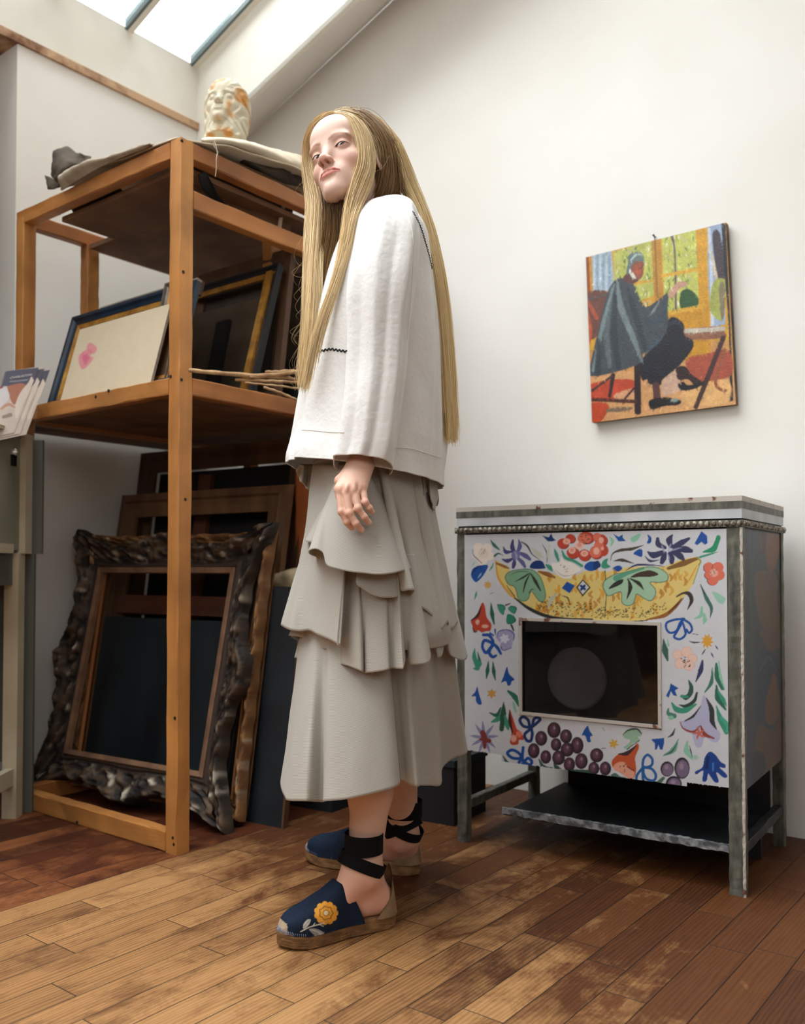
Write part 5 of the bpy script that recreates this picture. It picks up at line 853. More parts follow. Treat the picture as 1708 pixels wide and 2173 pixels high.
MB().hexa([P(70, 932, 2.75), P(72, 932, 2.78), P(73, 932, 2.78), P(71, 932, 2.75)], [P(77, 860, 2.75), P(79, 860, 2.78), P(80, 860, 2.78), P(78, 860, 2.75)]).build('side_plate', M_acr, hs, world=True)

# ------------------------------------------------------------------ sculpting with distance fields
def ell_(P, c, r, rot=None):
    q = P - np.array(c, np.float32)
    if rot is not None: q = q @ np.array(rot, np.float32)
    r = np.array(r, np.float32); k0 = np.sqrt(((q / r) ** 2).sum(-1)); k1 = np.sqrt(((q / r ** 2) ** 2).sum(-1)) + 1e-6
    return k0 * (k0 - 1) / k1
def cap_(P, a, b, ra, rb):
    a = np.array(a, np.float32); b = np.array(b, np.float32); d = b - a; t = np.clip(((P - a) @ d) / (d @ d), 0, 1)
    return np.sqrt(((P - a - t[..., None] * d) ** 2).sum(-1)) - (ra + (rb - ra) * t)
def smin(a, b, k): h = np.maximum(k - np.abs(a - b), 0) / k; return np.minimum(a, b) - h * h * k * .25
def smax(a, b, k): return -smin(-a, -b, k)
def ry_(a): c, s = math.cos(a), math.sin(a); return [[c, 0, s], [0, 1, 0], [-s, 0, c]]
def nets(fn, lo, hi, h):
    lo = np.array(lo, float); n = np.ceil((np.array(hi) - lo) / h).astype(int) + 1
    ax = [lo[i] + h * np.arange(n[i]) for i in range(3)]; Fv = np.empty(n, np.float32)
    for s in range(0, n[0], 12):
        G = np.stack(np.meshgrid(ax[0][s:s + 12], ax[1], ax[2], indexing='ij'), -1).astype(np.float32); Fv[s:s + 12] = fn(G)
    I = Fv < 0; c = np.zeros(n - 1, np.int8)
    for dx in (0, 1):
        for dy in (0, 1):
            for dz in (0, 1): c += I[dx:n[0] - 1 + dx, dy:n[1] - 1 + dy, dz:n[2] - 1 + dz]
    act = (c > 0) & (c < 8); idx = np.argwhere(act); vid = -np.ones(n - 1, np.int64); vid[act] = np.arange(len(idx))
    acc = np.zeros((len(idx), 3)); cnt = np.zeros(len(idx))
    for a in range(3):
        o = [b for b in range(3) if b != a]
        for u in (0, 1):
            for v in (0, 1):
                p0 = idx.copy(); p0[:, o[0]] += u; p0[:, o[1]] += v; p1 = p0.copy(); p1[:, a] += 1
                f0 = Fv[tuple(p0.T)]; f1 = Fv[tuple(p1.T)]; m = (f0 < 0) != (f1 < 0); t = np.where(m, f0 / (f0 - f1 + 1e-12), 0)
                q = p0.astype(float); q[:, a] += t; acc[m] += q[m]; cnt[m] += 1
    V = lo + h * acc / cnt[:, None]; Q = []
    for a in range(3):
        o = [b for b in range(3) if b != a]; sl0 = [slice(None)] * 3; sl1 = [slice(None)] * 3; sl0[a] = slice(0, -1); sl1[a] = slice(1, None)
        e = I[tuple(sl0)] != I[tuple(sl1)]; fl = I[tuple(sl0)]; p = np.argwhere(e); p = p[(p[:, o[0]] > 0) & (p[:, o[1]] > 0) & (p[:, o[0]] < n[o[0]] - 1) & (p[:, o[1]] < n[o[1]] - 1)]
        w = fl[tuple(p.T)]; cs = []
        for u, v in ((1, 1), (0, 1), (0, 0), (1, 0)): q = p.copy(); q[:, o[0]] -= u; q[:, o[1]] -= v; cs.append(vid[tuple(q.T)])
        q4 = np.stack(cs, -1); q4[w] = q4[w][:, ::-1]; Q.append(q4 if a != 1 else q4[:, ::-1])
    Q = np.vstack(Q); return V, Q[(Q >= 0).all(1)]

ZR, ZM = [-.2, -.112, -.066, -.038, -.003, .13], [-.2, -.111, -.069, -.038, 0, .13]
def head_field(P, eyes_open=True, neck=True):
    A = P.copy(); A[..., 2] = np.interp(A[..., 2], ZR, ZM).astype(A.dtype); A[..., 0] = np.abs(A[..., 0])       # symmetric about the middle
    d = ell_(A, (0, -.014, .040), (.0725, .091, .081))
    d = smin(d, ell_(A, (0, .014, -.022), (.0560, .0665, .082)), .03)
    d = smin(d, ell_(A, (0, .024, -.070), (.0450, .0520, .036)), .022)
    d = smin(d, cap_(A, (.040, -.002, -.062), (.012, .066, -.098), .013, .012), .026)
    d = smin(d, ell_(A, (0, .0775, -.0990), (.0150, .0120, .0125)), .020)
    d = smin(d, ell_(A, (.041, .042, -.029), (.016, .022, .016)), .028)
    d = smin(d, ell_(A, (0, .062, .045), (.044, .022, .034)), .03)
    d = smin(d, ell_(A, (.026, .070, .0175), (.024, .0105, .0065)), .014)
    d = smin(d, ell_(A, (0, .066, -.066), (.030, .0235, .024)), .018)
    d = smax(d, -ell_(A, (.0315, .0945, .0015), (.0185, .0150, .0115)), .012)
    # nose
    d = smin(d, cap_(A, (0, .0725, .008), (0, .0945, -.033), .0070, .0080), .018)
    d = smin(d, ell_(A, (0, .1000, -.0370), (.0088, .0088, .0080)), .010)
    d = smin(d, ell_(A, (.0110, .0925, -.0410), (.0060, .0088, .0064)), .008)
    d = smin(d, cap_(A, (0, .1010, -.0425), (0, .0900, -.0485), .0040, .0050), .006)
    d = smax(d, -ell_(A, (.0064, .0948, -.0478), (.0024, .0042, .0026), ry_(.35)), .0022)
    # mouth
    d = smax(d, -cap_(A, (0, .1000, -.0530), (0, .0985, -.0600), .0022, .0028), .005)
    d = smin(d, cap_(A, (.0040, .0895, -.0645), (.0135, .0868, -.0660), .0046, .0038), .004)
    d = smin(d, cap_(A, (.0135, .0868, -.0660), (.0235, .0790, -.0695), .0038, .0018), .004)
    d = smin(d, cap_(A, (0, .0880, -.0738), (.0110, .0865, -.0732), .0056, .0048), .004)
    d = smin(d, cap_(A, (.0110, .0865, -.0732), (.0225, .0795, -.0702), .0048, .0018), .004)
    d = smax(d, -cap_(A, (0, .0955, -.0684), (.0120, .0935, -.0690), .0011, .0010), .0016)
    d = smax(d, -cap_(A, (.0120, .0935, -.0690), (.0250, .0830, -.0702), .0012, .0008), .0016)
    d = smax(d, -ell_(A, (0, .0975, -.0845), (.016, .0075, .0045)), .008)
    # lids round the eyeball
    lid = ell_(A, (.0312, .0655, .0006), (.0152, .0142, .0136)); d = smin(d, lid, .0045)
    if eyes_open:
        d = smax(d, -ell_(A, (.0316, .0815, -.0022), (.0142, .0120, .0036), ry_(-.12)), .0009)
        d = smax(d, -cap_(A, (.019, .0850, .0075), (.042, .0820, .0085), .0007, .0007), .004)   # lid crease
    # ear
    d = smin(d, ell_(A, (.0745, -.010, -.012), (.006, .017, .030)), .006); d = smax(d, -ell_(A, (.080, -.006, -.010), (.005, .009, .018)), .004)
    if neck: d = smin(d, cap_(A, (0, -.034, -.060), (0, -.052, -.20), .047, .052), .018)
    return d
HM = np.array([[0.8324475379464957, -0.5113109050833058, -0.13042237908033566], [-0.4766349622208393, -0.833116685200693, 0.2239496454210523], [0.2264242730159981, 0.12607731452710513, 0.950922868273803]])
HT = np.array([-0.11649762241766984, 1.9087470460096667, 1.6145205376147964])
def hw(p): return np.asarray(p, float) @ HM.T + HT
def stroke_w(L, pts, w):       # soft weight around a polyline in head space (x mirrored)
    A = np.abs(L[:, :1]); q = np.hstack([A, L[:, 2:3]]); d = np.full(len(L), 9.0)
    for a, b in zip(pts[:-1], pts[1:]):
        a = np.array(a); b = np.array(b); e = b - a; t = np.clip(((q - a) @ e) / (e @ e), 0, 1); d = np.minimum(d, np.sqrt(((q - a - t[:, None] * e) ** 2).sum(1)))
    return np.clip(1 - d / w, 0, 1)
def mixc(C, w, col): C[:] = C * (1 - w[:, None]) + srgb(*col) * w[:, None]
def head_colours(L):
    L = L.copy(); L[:, 2] = np.interp(L[:, 2], ZR, ZM)
    C = np.tile(srgb(217, 182, 164), (len(L), 1)); fr = (L[:, 1] > .045)
    mixc(C, .28 * np.exp(-(((np.abs(L[:, 0]) - .040) / .020) ** 2 + ((L[:, 2] + .034) / .024) ** 2)) * fr, (224, 150, 134))
    mixc(C, .30 * np.exp(-((L[:, 0] / .016) ** 2 + ((L[:, 2] + .041) / .012) ** 2)) * fr, (214, 120, 98))
    mixc(C, .35 * np.exp(-(((np.abs(L[:, 0]) - .031) / .018) ** 2 + ((L[:, 2] - .006) / .010) ** 2)) * fr, (206, 140, 118))
    lip = np.maximum(stroke_w(L, ((0, -.0650), (.006, -.0640), (.0235, -.0697)), .0048), stroke_w(L, ((0, -.0738), (.011, -.0732), (.0225, -.0702)), .0056)) * (L[:, 1] > .07)
    mixc(C, np.clip(lip * 2.4 - .3, 0, 1) * .75, (196, 96, 84)); mixc(C, stroke_w(L, ((0, -.0688), (.012, -.0692), (.0240, -.0704)), .0016) * (L[:, 1] > .06), (120, 48, 44))
    mixc(C, np.clip(stroke_w(L, ((.0125, .0150), (.024, .0205), (.036, .0215), (.049, .0165)), .0042) * 1.5, 0, 1) * .55 * fr, (150, 98, 66))
    mixc(C, np.clip(stroke_w(L, ((.0205, -.0008), (.026, .0008), (.034, .0013), (.0455, -.0008)), .0015) * 1.8, 0, 1) * fr, (40, 26, 24))
    mixc(C, np.clip(stroke_w(L, ((.0175, -.0052), (.027, -.0068), (.038, -.0056), (.0455, -.0010)), .0014) * 1.4, 0, 1) * .6 * fr, (150, 80, 70))
    nz = np.exp(-(((np.abs(L[:, 0]) - .0068) / .0030) ** 2 + ((L[:, 2] + .0475) / .0030) ** 2)) * (L[:, 1] > .088) * (L[:, 1] < .104); mixc(C, np.clip(nz * 1.6, 0, 1) * .55, (110, 46, 38))
    return C

# ------------------------------------------------------------------ the standing woman
PR = empty('person', (0.0, 1.98, 0), 0, 'standing person with long blond hair, white blouse, tiered grey skirt, hand on thigh', 'person')
M_skin = mat('skin', (255, 255, 255), .48, vcol=True, sss=.12, bump=.06, bscale=500, spec=.35)
hv, hq = nets(lambda G: head_field(G), (-.086, -.118, -.185), (.086, .122, .128), .001)
body_V = [hw(hv)]; body_F = [hq[:, ::-1]]; body_C = [head_colours(hv)]
def PV(px, py, Y): return np.array(P(px, py, Y))
# left hand (back of the hand towards us), wrist and forearm
hand = dict(wr=PV(764, 982, 1.738), wr2=PV(772, 945, 1.748), el=PV(812, 770, 1.82), sh=PV(848, 462, 1.85))
mcp = [PV(720, 1038, 1.700), PV(735, 1040, 1.692), PV(752, 1039, 1.695), PV(769, 1034, 1.706)]
pip = [PV(725, 1086, 1.688), PV(741.5, 1089, 1.682), PV(760, 1079, 1.684), PV(775, 1066, 1.692)]
dip = [PV(736, 1108, 1.690), PV(755.5, 1111, 1.684), PV(773, 1097, 1.688), PV(784, 1078, 1.696)]
tip = [PV(746, 1120, 1.702), PV(767, 1124, 1.697), PV(783, 1108, 1.698), PV(790, 1086, 1.704)]
frad = [(.0083, .0072, .0065, .0056), (.0085, .0074, .0067, .0058), (.0082, .0071, .0064, .0055), (.0075, .0064, .0058, .0050)]
def hand_field(G):
    w, w2 = hand['wr'], hand['wr2']; d = cap_(G, w2, w, .0225, .0205)
    ax = np.array([1, 0, 0]); d = np.minimum(d, 9)
    pal = 9.0
    for i in range(4):
        base = w + (i - 1.5) * np.array([.0085, 0, .0]) + np.array([0, 0, -.006])
        pal = smin(pal, cap_(G, base, mcp[i], .0145, .0102), .012)
    d = smin(d, pal, .012)
    for i in range(4):
        r = frad[i]; f = cap_(G, mcp[i], pip[i], r[0], r[1] * .93); f = smin(f, ell_(G, pip[i], (r[1] * .98,) * 3), .004)
        f = smin(f, cap_(G, pip[i], dip[i], r[1] * .95, r[2] * .95), .003); f = smin(f, ell_(G, dip[i], (r[2] * .97,) * 3), .003); f = smin(f, cap_(G, dip[i], tip[i], r[2] * .96, r[3]), .003)
        d = smin(d, f, .0045 if True else 0)
    t0, t1, t2, t3 = w + np.array([-.014, .004, -.012]), PV(722, 1020, 1.728), PV(722, 1052, 1.732), PV(732, 1074, 1.730)
    d = smin(d, cap_(G, t0, t1, .014, .0115), .008); d = smin(d, cap_(G, t1, t2, .0105, .0092), .003); d = smin(d, cap_(G, t2, t3, .0092, .0070), .003)
    for i in range(3):      # dips between the knuckles
        m = (mcp[i] + mcp[i + 1]) / 2 + np.array([0, -.012, .004]); d = smax(d, -ell_(G, m, (.0026, .0035, .0090)), .006)
    return d
V, q = nets(hand_field, np.min([*tip, *mcp, hand['wr']], 0) - (.022, .03, .012), np.max([*mcp, hand['wr2']], 0) + (.035, .05, .01), .00085)
hc_ = np.tile(srgb(224, 180, 158), (len(V), 1))
for k_, pts in enumerate((mcp, pip, dip, tip)):
    for p_ in pts: mixc(hc_, (.38, .45, .35, .5)[k_] * np.exp(-(((V - p_) ** 2).sum(1)) / (.0085, .0070, .006, .006)[k_] ** 2), (214, 128, 108))
for i in range(4):          # nails
    c_ = tip[i] + np.array([.0012, -.0042, .0005]); dd = (V - c_) / np.array([.0042, .0045, .0055]); wn_ = np.clip(1.4 - (dd ** 2).sum(1), 0, 1); mixc(hc_, wn_ * .7, (240, 200, 186))
body_V.append(V); body_F.append(q); body_C.append(hc_)
# torso, arms and upper legs (under the clothes), neck joins the head block
neck_b = hw((0, -.045, -.20)); hipc = np.array([-.075, 1.98, .90]); chest = np.array([-.045, 1.985, 1.23])
rsh = chest + np.array([-.03, .155, .135]); lsh = chest + np.array([.035, -.130, .135])
LK, LA = PV(800, 1470, 1.925), PV(771, 1846, 1.872); RKn, RA = PV(830, 1450, 2.10), PV(856, 1775, 2.205)
def body_field(G):
    d = ell_(G, chest, (.075, .125, .17)); d = smin(d, ell_(G, hipc, (.080, .130, .12)), .1); d = smin(d, cap_(G, chest + np.array([0, 0, .12]), neck_b + np.array([0, 0, .03]), .06, .045), .05)
    d = smin(d, cap_(G, lsh, rsh, .045, .045), .06); d = smin(d, cap_(G, lsh, hand['el'], .043, .034), .03); d = smin(d, cap_(G, hand['el'], hand['wr2'], .035, .0228), .01)
    re_ = rsh + np.array([-.02, .05, -.28]); d = smin(d, cap_(G, rsh, re_, .043, .034), .03); d = smin(d, cap_(G, re_, re_ + np.array([-.06, .0, -.22]), .034, .022), .01)
    d = smin(d, cap_(G, hipc + np.array([0, -.065, -.04]), LK, .070, .048), .05); d = smin(d, cap_(G, hipc + np.array([0, .065, -.04]), RKn, .070, .050), .05)
    return d
V, q = nets(body_field, (-.30, 1.62, .42), (.16, 2.36, 1.58), .007); body_V.append(V); body_F.append(q); body_C.append(np.tile(srgb(232, 196, 176), (len(V), 1)))
def foot_pts(heel, toe, h0): pass
F0, F1 = np.array(on_z(836, 1958, 0)), np.array(on_z(590, 2012, 0)); G0, G1 = np.array(on_z(890, 1856, 0)), np.array(on_z(650, 1824, 0))
SOLE = .030
def leg_field(G, K, A_, heel, toe, bulge):
    u = (toe - heel) / np.linalg.norm(toe - heel); v = np.array([0, 0, 1.0]); mid = K * .45 + A_ * .55
    d = cap_(G, K, mid, .050, .043); d = smin(d, cap_(G, mid + u * -.004, A_, .043, .0335), .03)
    hp = heel + u * .038 + v * (SOLE + .028); d = smin(d, cap_(G, A_, hp, .033, .028), .02)
    d = smin(d, cap_(G, heel + u * .034 + v * (SOLE + .026), heel + u * .075 + v * (SOLE + .024), .026, .028), .02)
    d = smin(d, cap_(G, A_ + u * .006, heel + u * .145 + v * (SOLE + .016), .033, .024), .03)
    d = smin(d, cap_(G, heel + u * .150 + v * (SOLE + .018), heel + u * .212 + v * (SOLE + .010), .026, .019), .03)
    side = np.cross(u, v); d = smin(d, ell_(G, A_ + side * .029 + np.array([0, 0, -.022]), (.010, .010, .012)), .012); d = smin(d, ell_(G, A_ - side * .027 + np.array([0, 0, -.016]), (.010, .010, .012)), .012)
    d = smax(d, -ell_(G, A_ + side * .030 - u * .018 + np.array([0, 0, -.02]), (.008, .010, .02)), .012)
    return np.maximum(d, -(G[..., 2] - SOLE))
for K, A_, h_, t_ in ((LK, LA, F0, F1), (RKn, RA, G0, G1)):
    lo = np.min([K, A_, h_, t_], 0) - (.05, .07, 0); hi = np.max([K, A_, h_, t_], 0) + (.07, .07, 0); lo[2] = .015; hi[2] = K[2] + .01
    V, q = nets(lambda G: leg_field(G, K, A_, h_, t_, 0), lo, hi, .003)
    c_ = np.tile(srgb(226, 184, 162), (len(V), 1)); mixc(c_, .4 * np.exp(-((V[:, 2] - .07) / .05) ** 2), (214, 140, 120)); body_V.append(V); body_F.append(q); body_C.append(c_)
off = 0; FF = []
for v, q in zip(body_V, body_F): FF.append(q + off); off += len(v)
body = np_mesh('body', np.vstack(body_V), np.vstack(FF), M_skin, PR, cols=np.vstack(body_C))
bm = bmesh.new(); bm.from_mesh(body.data); bmesh.ops.recalc_face_normals(bm, faces=bm.faces); bm.to_mesh(body.data); bm.free()
# eyes: white, iris, pupil as one painted ball each
def uvs(c, r, n, fwd, iris, M):
    th, ph = np.meshgrid(np.linspace(0, math.pi, n), np.linspace(0, 2 * math.pi, 2 * n, endpoint=False), indexing='ij')
    D_ = np.stack([np.sin(th) * np.cos(ph), np.cos(th), np.sin(th) * np.sin(ph)], -1).reshape(-1, 3)
    f = np.array(fwd, float); f /= np.linalg.norm(f); a = np.cross(f, (0, 0, 1.)); a /= np.linalg.norm(a); b = np.cross(a, f)
    Dn = D_[:, :1] * a + D_[:, 1:2] * f + D_[:, 2:3] * b; ang = np.arccos(np.clip(D_[:, 1], -1, 1)); C = np.tile(srgb(200, 184, 176), (len(D_), 1))
    C[ang < iris] = srgb(16, 17, 18); C[ang < iris * .84] = srgb(34, 38, 36); C[ang < iris * .45] = srgb(10, 10, 12)
    return np.asarray(c) + r * Dn, grid_faces(n, 2 * n, True), C
M_eye = mat('eye_surface', (255, 255, 255), .3, vcol=True, spec=.3)
camL = np.linalg.inv(HM) @ (np.array([0, 0, CAMZ]) - HT)
for sx in (1, -1):
    c = np.array([sx * .0312, .0661, -.0024]); look = camL - c; look = look / np.linalg.norm(look) * np.array([1, 1, .75]); V, q, C = uvs(c, .0120, 40, look, .56, None)
    np_mesh('eye', hw(V), q, M_eye, PR, cols=C)

# ------------------------------------------------------------------ clothes
def stripes(name, c1, c2, rows, rough=.85, soft_bump=.1):
    m = bpy.data.materials.new(name); m.use_nodes = True; nt = m.node_tree; N = nt.nodes; L = nt.links; b = N['Principled BSDF']; b.inputs['Roughness'].default_value = rough; b.inputs['Specular IOR Level'].default_value = .2
    b.inputs['Sheen Weight'].default_value = .15
    tc = N.new('ShaderNodeTexCoord'); sp = N.new('ShaderNodeSeparateXYZ'); L.new(tc.outputs['UV'], sp.inputs[0])
    mu = N.new('ShaderNodeMath'); mu.operation = 'MULTIPLY'; mu.inputs[1].default_value = rows * 6.28318; L.new(sp.outputs[1], mu.inputs[0]); sn = N.new('ShaderNodeMath'); sn.operation = 'SINE'; L.new(mu.outputs[0], sn.inputs[0])
    mr = N.new('ShaderNodeMapRange'); mr.inputs['From Min'].default_value = -.6; mr.inputs['From Max'].default_value = .6; L.new(sn.outputs[0], mr.inputs['Value'])
    mx = N.new('ShaderNodeMix'); mx.data_type = 'RGBA'; L.new(mr.outputs[0], mx.inputs['Factor']); mx.inputs['A'].default_value = (*srgb(*c1), 1); mx.inputs['B'].default_value = (*srgb(*c2), 1); L.new(mx.outputs['Result'], b.inputs['Base Color'])
    nb = N.new('ShaderNodeTexNoise'); nb.inputs['Scale'].default_value = 14; nb.inputs['Detail'].default_value = 6; L.new(tc.outputs['Object'], nb.inputs['Vector']); bp = N.new('ShaderNodeBump'); bp.inputs['Strength'].default_value = soft_bump; bp.inputs['Distance'].default_value = .01; L.new(nb.outputs['Fac'], bp.inputs['Height']); L.new(bp.outputs[0], b.inputs['Normal'])
    return m
M_skirt = stripes('grey_ticking_cotton', (186, 181, 171), (160, 156, 148), 1.0)
M_blouse = mat('white_seersucker', (228, 226, 223), .85, (219, 217, 214), 9, bump=.7, bscale=80, sheen=.15)
def cloth(name, rows, mt, parent, nu=60, per=8, noise=.002, th=.0016, seed=0, fs=14, closed=False, pinch=None, stripe=.0029, vs=1.0, folds=()):
    K = len(rows[0]); rows = [np.array([tuple(P(*p)) if not isinstance(p, np.ndarray) else p for p in r]) for r in rows]; nv = K * per
    rows = [crom(r, nv, closed) for r in rows]
    if len(rows) == 2: t = np.linspace(0, 1, nu)[:, None, None]; G = rows[0][None] * (1 - t) + rows[1][None] * t
    else: G = np.stack([crom(np.stack([r[j] for r in rows]), nu) for j in range(nv)], 1)
    Vv = G.reshape(-1, 3); gu = np.gradient(G, axis=0); gv = np.gradient(G, axis=1); nn = np.cross(gu, gv); nn /= np.linalg.norm(nn, axis=-1, keepdims=True) + 1e-9
    T_ = np.linspace(0, 1, nu)[:, None] * np.ones((1, nv)); Q3 = G * np.array([1, 1, .35]) * fs
    U_ = np.ones((nu, 1)) * np.linspace(0, 1, nv, endpoint=not closed)[None]; fd = np.zeros((nu, nv))
    for (u0, dr, wd_, am, t0, t1) in folds:
        du_ = U_ - u0 - dr * T_; du_ = (du_ + .5) % 1 - .5 if closed else du_; fd += am * np.exp(-(du_ / wd_) ** 2) * np.clip((T_ - t0) / .12, 0, 1) * np.clip((t1 - T_) / .12, 0, 1)
    sg = 1
    if closed: c_ = G.mean(1, keepdims=True); sg = np.sign(((G - c_) * nn).sum(-1).mean())
    G = G + nn * (noise * (vnoise(Q3, seed) + .5 * vnoise(Q3 * 2.3, seed + 3)) + sg * fd)[..., None]
    du = np.concatenate([np.zeros((1, nv)), np.cumsum(np.linalg.norm(np.diff(G, axis=0), axis=-1), 0)]); dvv = np.concatenate([np.zeros((nu, 1)), np.cumsum(np.linalg.norm(np.diff(G, axis=1), axis=-1), 1)], 1)
    uv = np.stack([dvv / stripe * .1, (du - du[-1:]) / stripe], -1).reshape(-1, 2)
    n = nu * nv; f = grid_faces(nu, nv, closed); V2 = np.vstack([G.reshape(-1, 3), (G - nn * th).reshape(-1, 3)]); e = []
    W = nv if closed else nv - 1
    for j in range(W):
        k = (j + 1) % nv; e += [(j, j + n, k + n, k), ((nu - 1) * nv + j, (nu - 1) * nv + k, (nu - 1) * nv + k + n, (nu - 1) * nv + j + n)]
    if not closed:
        for i in range(nu - 1): e += [(i * nv, (i + 1) * nv, (i + 1) * nv + n, i * nv + n), (i * nv + nv - 1, i * nv + nv - 1 + n, (i + 1) * nv + nv - 1 + n, (i + 1) * nv + nv - 1)]
    return np_mesh(name, V2, np.vstack([f, f[:, ::-1] + n, np.array(e)]), mt, parent, uv=np.vstack([uv, uv]))

# the skirt is one child of the person, its flounces are sub-parts
def ring_tube(levels, n=96, sup=2.2, fold=None, seed=0):      # closed loft: (py, xl, xr, Yc, halfdepth)
    rings = []
    for (py, xl, xr, Yc, hd) in levels:
        c = (PV(xl, py, Yc) + PV(xr, py, Yc)) / 2; a = np.linalg.norm(PV(xr, py, Yc) - PV(xl, py, Yc)) / 2; t = np.linspace(0, 2 * math.pi, n, endpoint=False); ct, st = np.cos(t), np.sin(t); r = (np.abs(ct) ** sup + np.abs(st) ** sup) ** (-1 / sup)
        rings.append(np.stack([c[0] + a * r * ct, c[1] - hd * r * st, np.full(n, c[2])], -1))
    return rings
lv = [(985, 668, 892, 1.965, .165), (1040, 664, 897, 1.965, .175), (1110, 660, 911, 1.965, .185), (1180, 658, 928, 1.965, .195), (1260, 654, 945, 1.965, .205), (1330, 651, 953, 1.965, .212), (1362, 654, 948, 1.965, .205)]
RT = ring_tube(lv); rr_ = [[r[i] for i in range(96)] for r in RT]
skirt = cloth('skirt', rr_, M_skirt, PR, nu=70, per=2, noise=.003, seed=2, closed=True)
# bottom flounce
hem = [(640, 1585, 2.22), (597, 1652, 1.98), (603, 1690, 1.85), (613, 1699, 1.79), (648, 1700, 1.722), (681, 1702, 1.762), (690, 1700, 1.702), (735, 1696, 1.690), (790, 1684, 1.700), (842, 1669, 1.730), (848, 1655, 1.805), (858, 1658, 1.812), (872, 1666, 1.80), (886, 1669, 1.79), (893, 1667, 1.84), (912, 1667, 1.885), (936, 1665, 1.915), (941, 1630, 2.01), (962, 1610, 2.035), (991, 1598, 2.06), (978, 1580, 2.16), (900, 1560, 2.28), (760, 1560, 2.31)]
tp = [(668, 1320, 2.08), (642, 1320, 1.97), (648, 1320, 1.90), (658, 1320, 1.86), (670, 1320, 1.83), (690, 1320, 1.812), (700, 1320, 1.80), (735, 1320, 1.79), (775, 1320, 1.79), (812, 1320, 1.80), (818, 1320, 1.835), (828, 1320, 1.84), (843, 1320, 1.835), (856, 1320, 1.835), (866, 1320, 1.86), (884, 1320, 1.87), (905, 1320, 1.89), (918, 1320, 1.93), (936, 1320, 1.96), (955, 1320, 1.99), (945, 1320, 2.07), (880, 1320, 2.15), (760, 1320, 2.17)]
md = [tuple((np.array(a) * .52 + np.array(b) * .48) + np.array([0, 0, -.004])) for a, b in zip(tp, hem)]
# sharpen a few long folds by tucking them in halfway
fl = cloth('bottom_flounce', [tp, md, hem], M_skirt, skirt, nu=70, per=8, noise=.0022, seed=4, closed=True)
# middle tier, centre and right
h2 = [(716, 1402, 1.82), (722, 1409, 1.765), (738, 1413, 1.745), (766, 1424, 1.725), (772, 1428, 1.750), (778, 1428, 1.735), (802, 1425, 1.722), (826, 1420, 1.722), (832, 1418, 1.742), (857, 1418, 1.712), (862, 1398, 1.79), (872, 1410, 1.760), (912, 1404, 1.765), (916, 1376, 1.86), (928, 1394, 1.84), (939, 1391, 1.865), (943, 1372, 1.93), (958, 1392, 1.92), (987, 1401, 1.985), (982, 1380, 2.08), (900, 1370, 2.22), (740, 1370, 2.26), (640, 1360, 2.18), (618, 1352, 2.05)]
t2 = [(715, 1175, 1.83), (722, 1175, 1.795), (738, 1175, 1.780), (760, 1175, 1.772), (768, 1175, 1.785), (776, 1175, 1.775), (795, 1175, 1.768), (815, 1175, 1.768), (824, 1175, 1.778), (842, 1175, 1.765), (848, 1175, 1.79), (856, 1175, 1.785), (878, 1175, 1.79), (886, 1175, 1.83), (896, 1175, 1.83), (905, 1175, 1.85), (912, 1175, 1.89), (922, 1175, 1.90), (938, 1178, 1.955), (932, 1178, 2.05), (880, 1178, 2.12), (760, 1178, 2.15), (690, 1178, 2.12), (652, 1178, 2.02)]
m2_ = [tuple((np.array(a) * .5 + np.array(b) * .5)) for a, b in zip(t2, h2)]
cloth('middle_flounce', [t2, m2_, h2], M_skirt, skirt, nu=60, per=8, noise=.002, seed=6)
# middle tier, left piece overlapping it
h3 = [(640, 1355, 2.16), (612, 1335, 2.06), (597, 1326, 1.95), (612, 1336, 1.90), (635, 1340, 1.85), (655, 1338, 1.81), (672, 1347, 1.775), (695, 1357, 1.75), (714, 1367, 1.728), (720, 1368, 1.722), (723, 1352, 1.775)]
t3 = [(690, 985, 2.06), (668, 985, 1.98), (664, 985, 1.92), (670, 985, 1.88), (682, 985, 1.84), (694, 985, 1.815), (705, 985, 1.80), (718, 985, 1.785), (732, 985, 1.777), (738, 985, 1.775), (744, 985, 1.785)]
m3_ = [tuple((np.array(a) * .5 + np.array(b) * .5) + np.array([dx, 0, 0])) for a, b, dx in zip(t3, h3, (4, 10, 12, 8, 4, 2, 1, 2, 4, 5, 5))]
cloth('left_flounce', [t3, m3_, h3], M_skirt, skirt, nu=64, per=9, noise=.0028, seed=8, fs=22)
cloth('left_under_flounce', [[(690, 1260, 2.0), (650, 1260, 1.92), (660, 1260, 1.88), (690, 1260, 1.85)], [(650, 1352, 2.02), (612, 1348, 1.96), (640, 1352, 1.90), (690, 1360, 1.86)]], M_skirt, skirt, nu=20, per=8, seed=9)
cloth('left_lower_flounce', [[(690, 1300, 2.02), (650, 1300, 1.96), (655, 1300, 1.92)], [(655, 1400, 2.04), (625, 1396, 1.975), (640, 1398, 1.93)]], M_skirt, skirt, nu=20, per=8, seed=10)
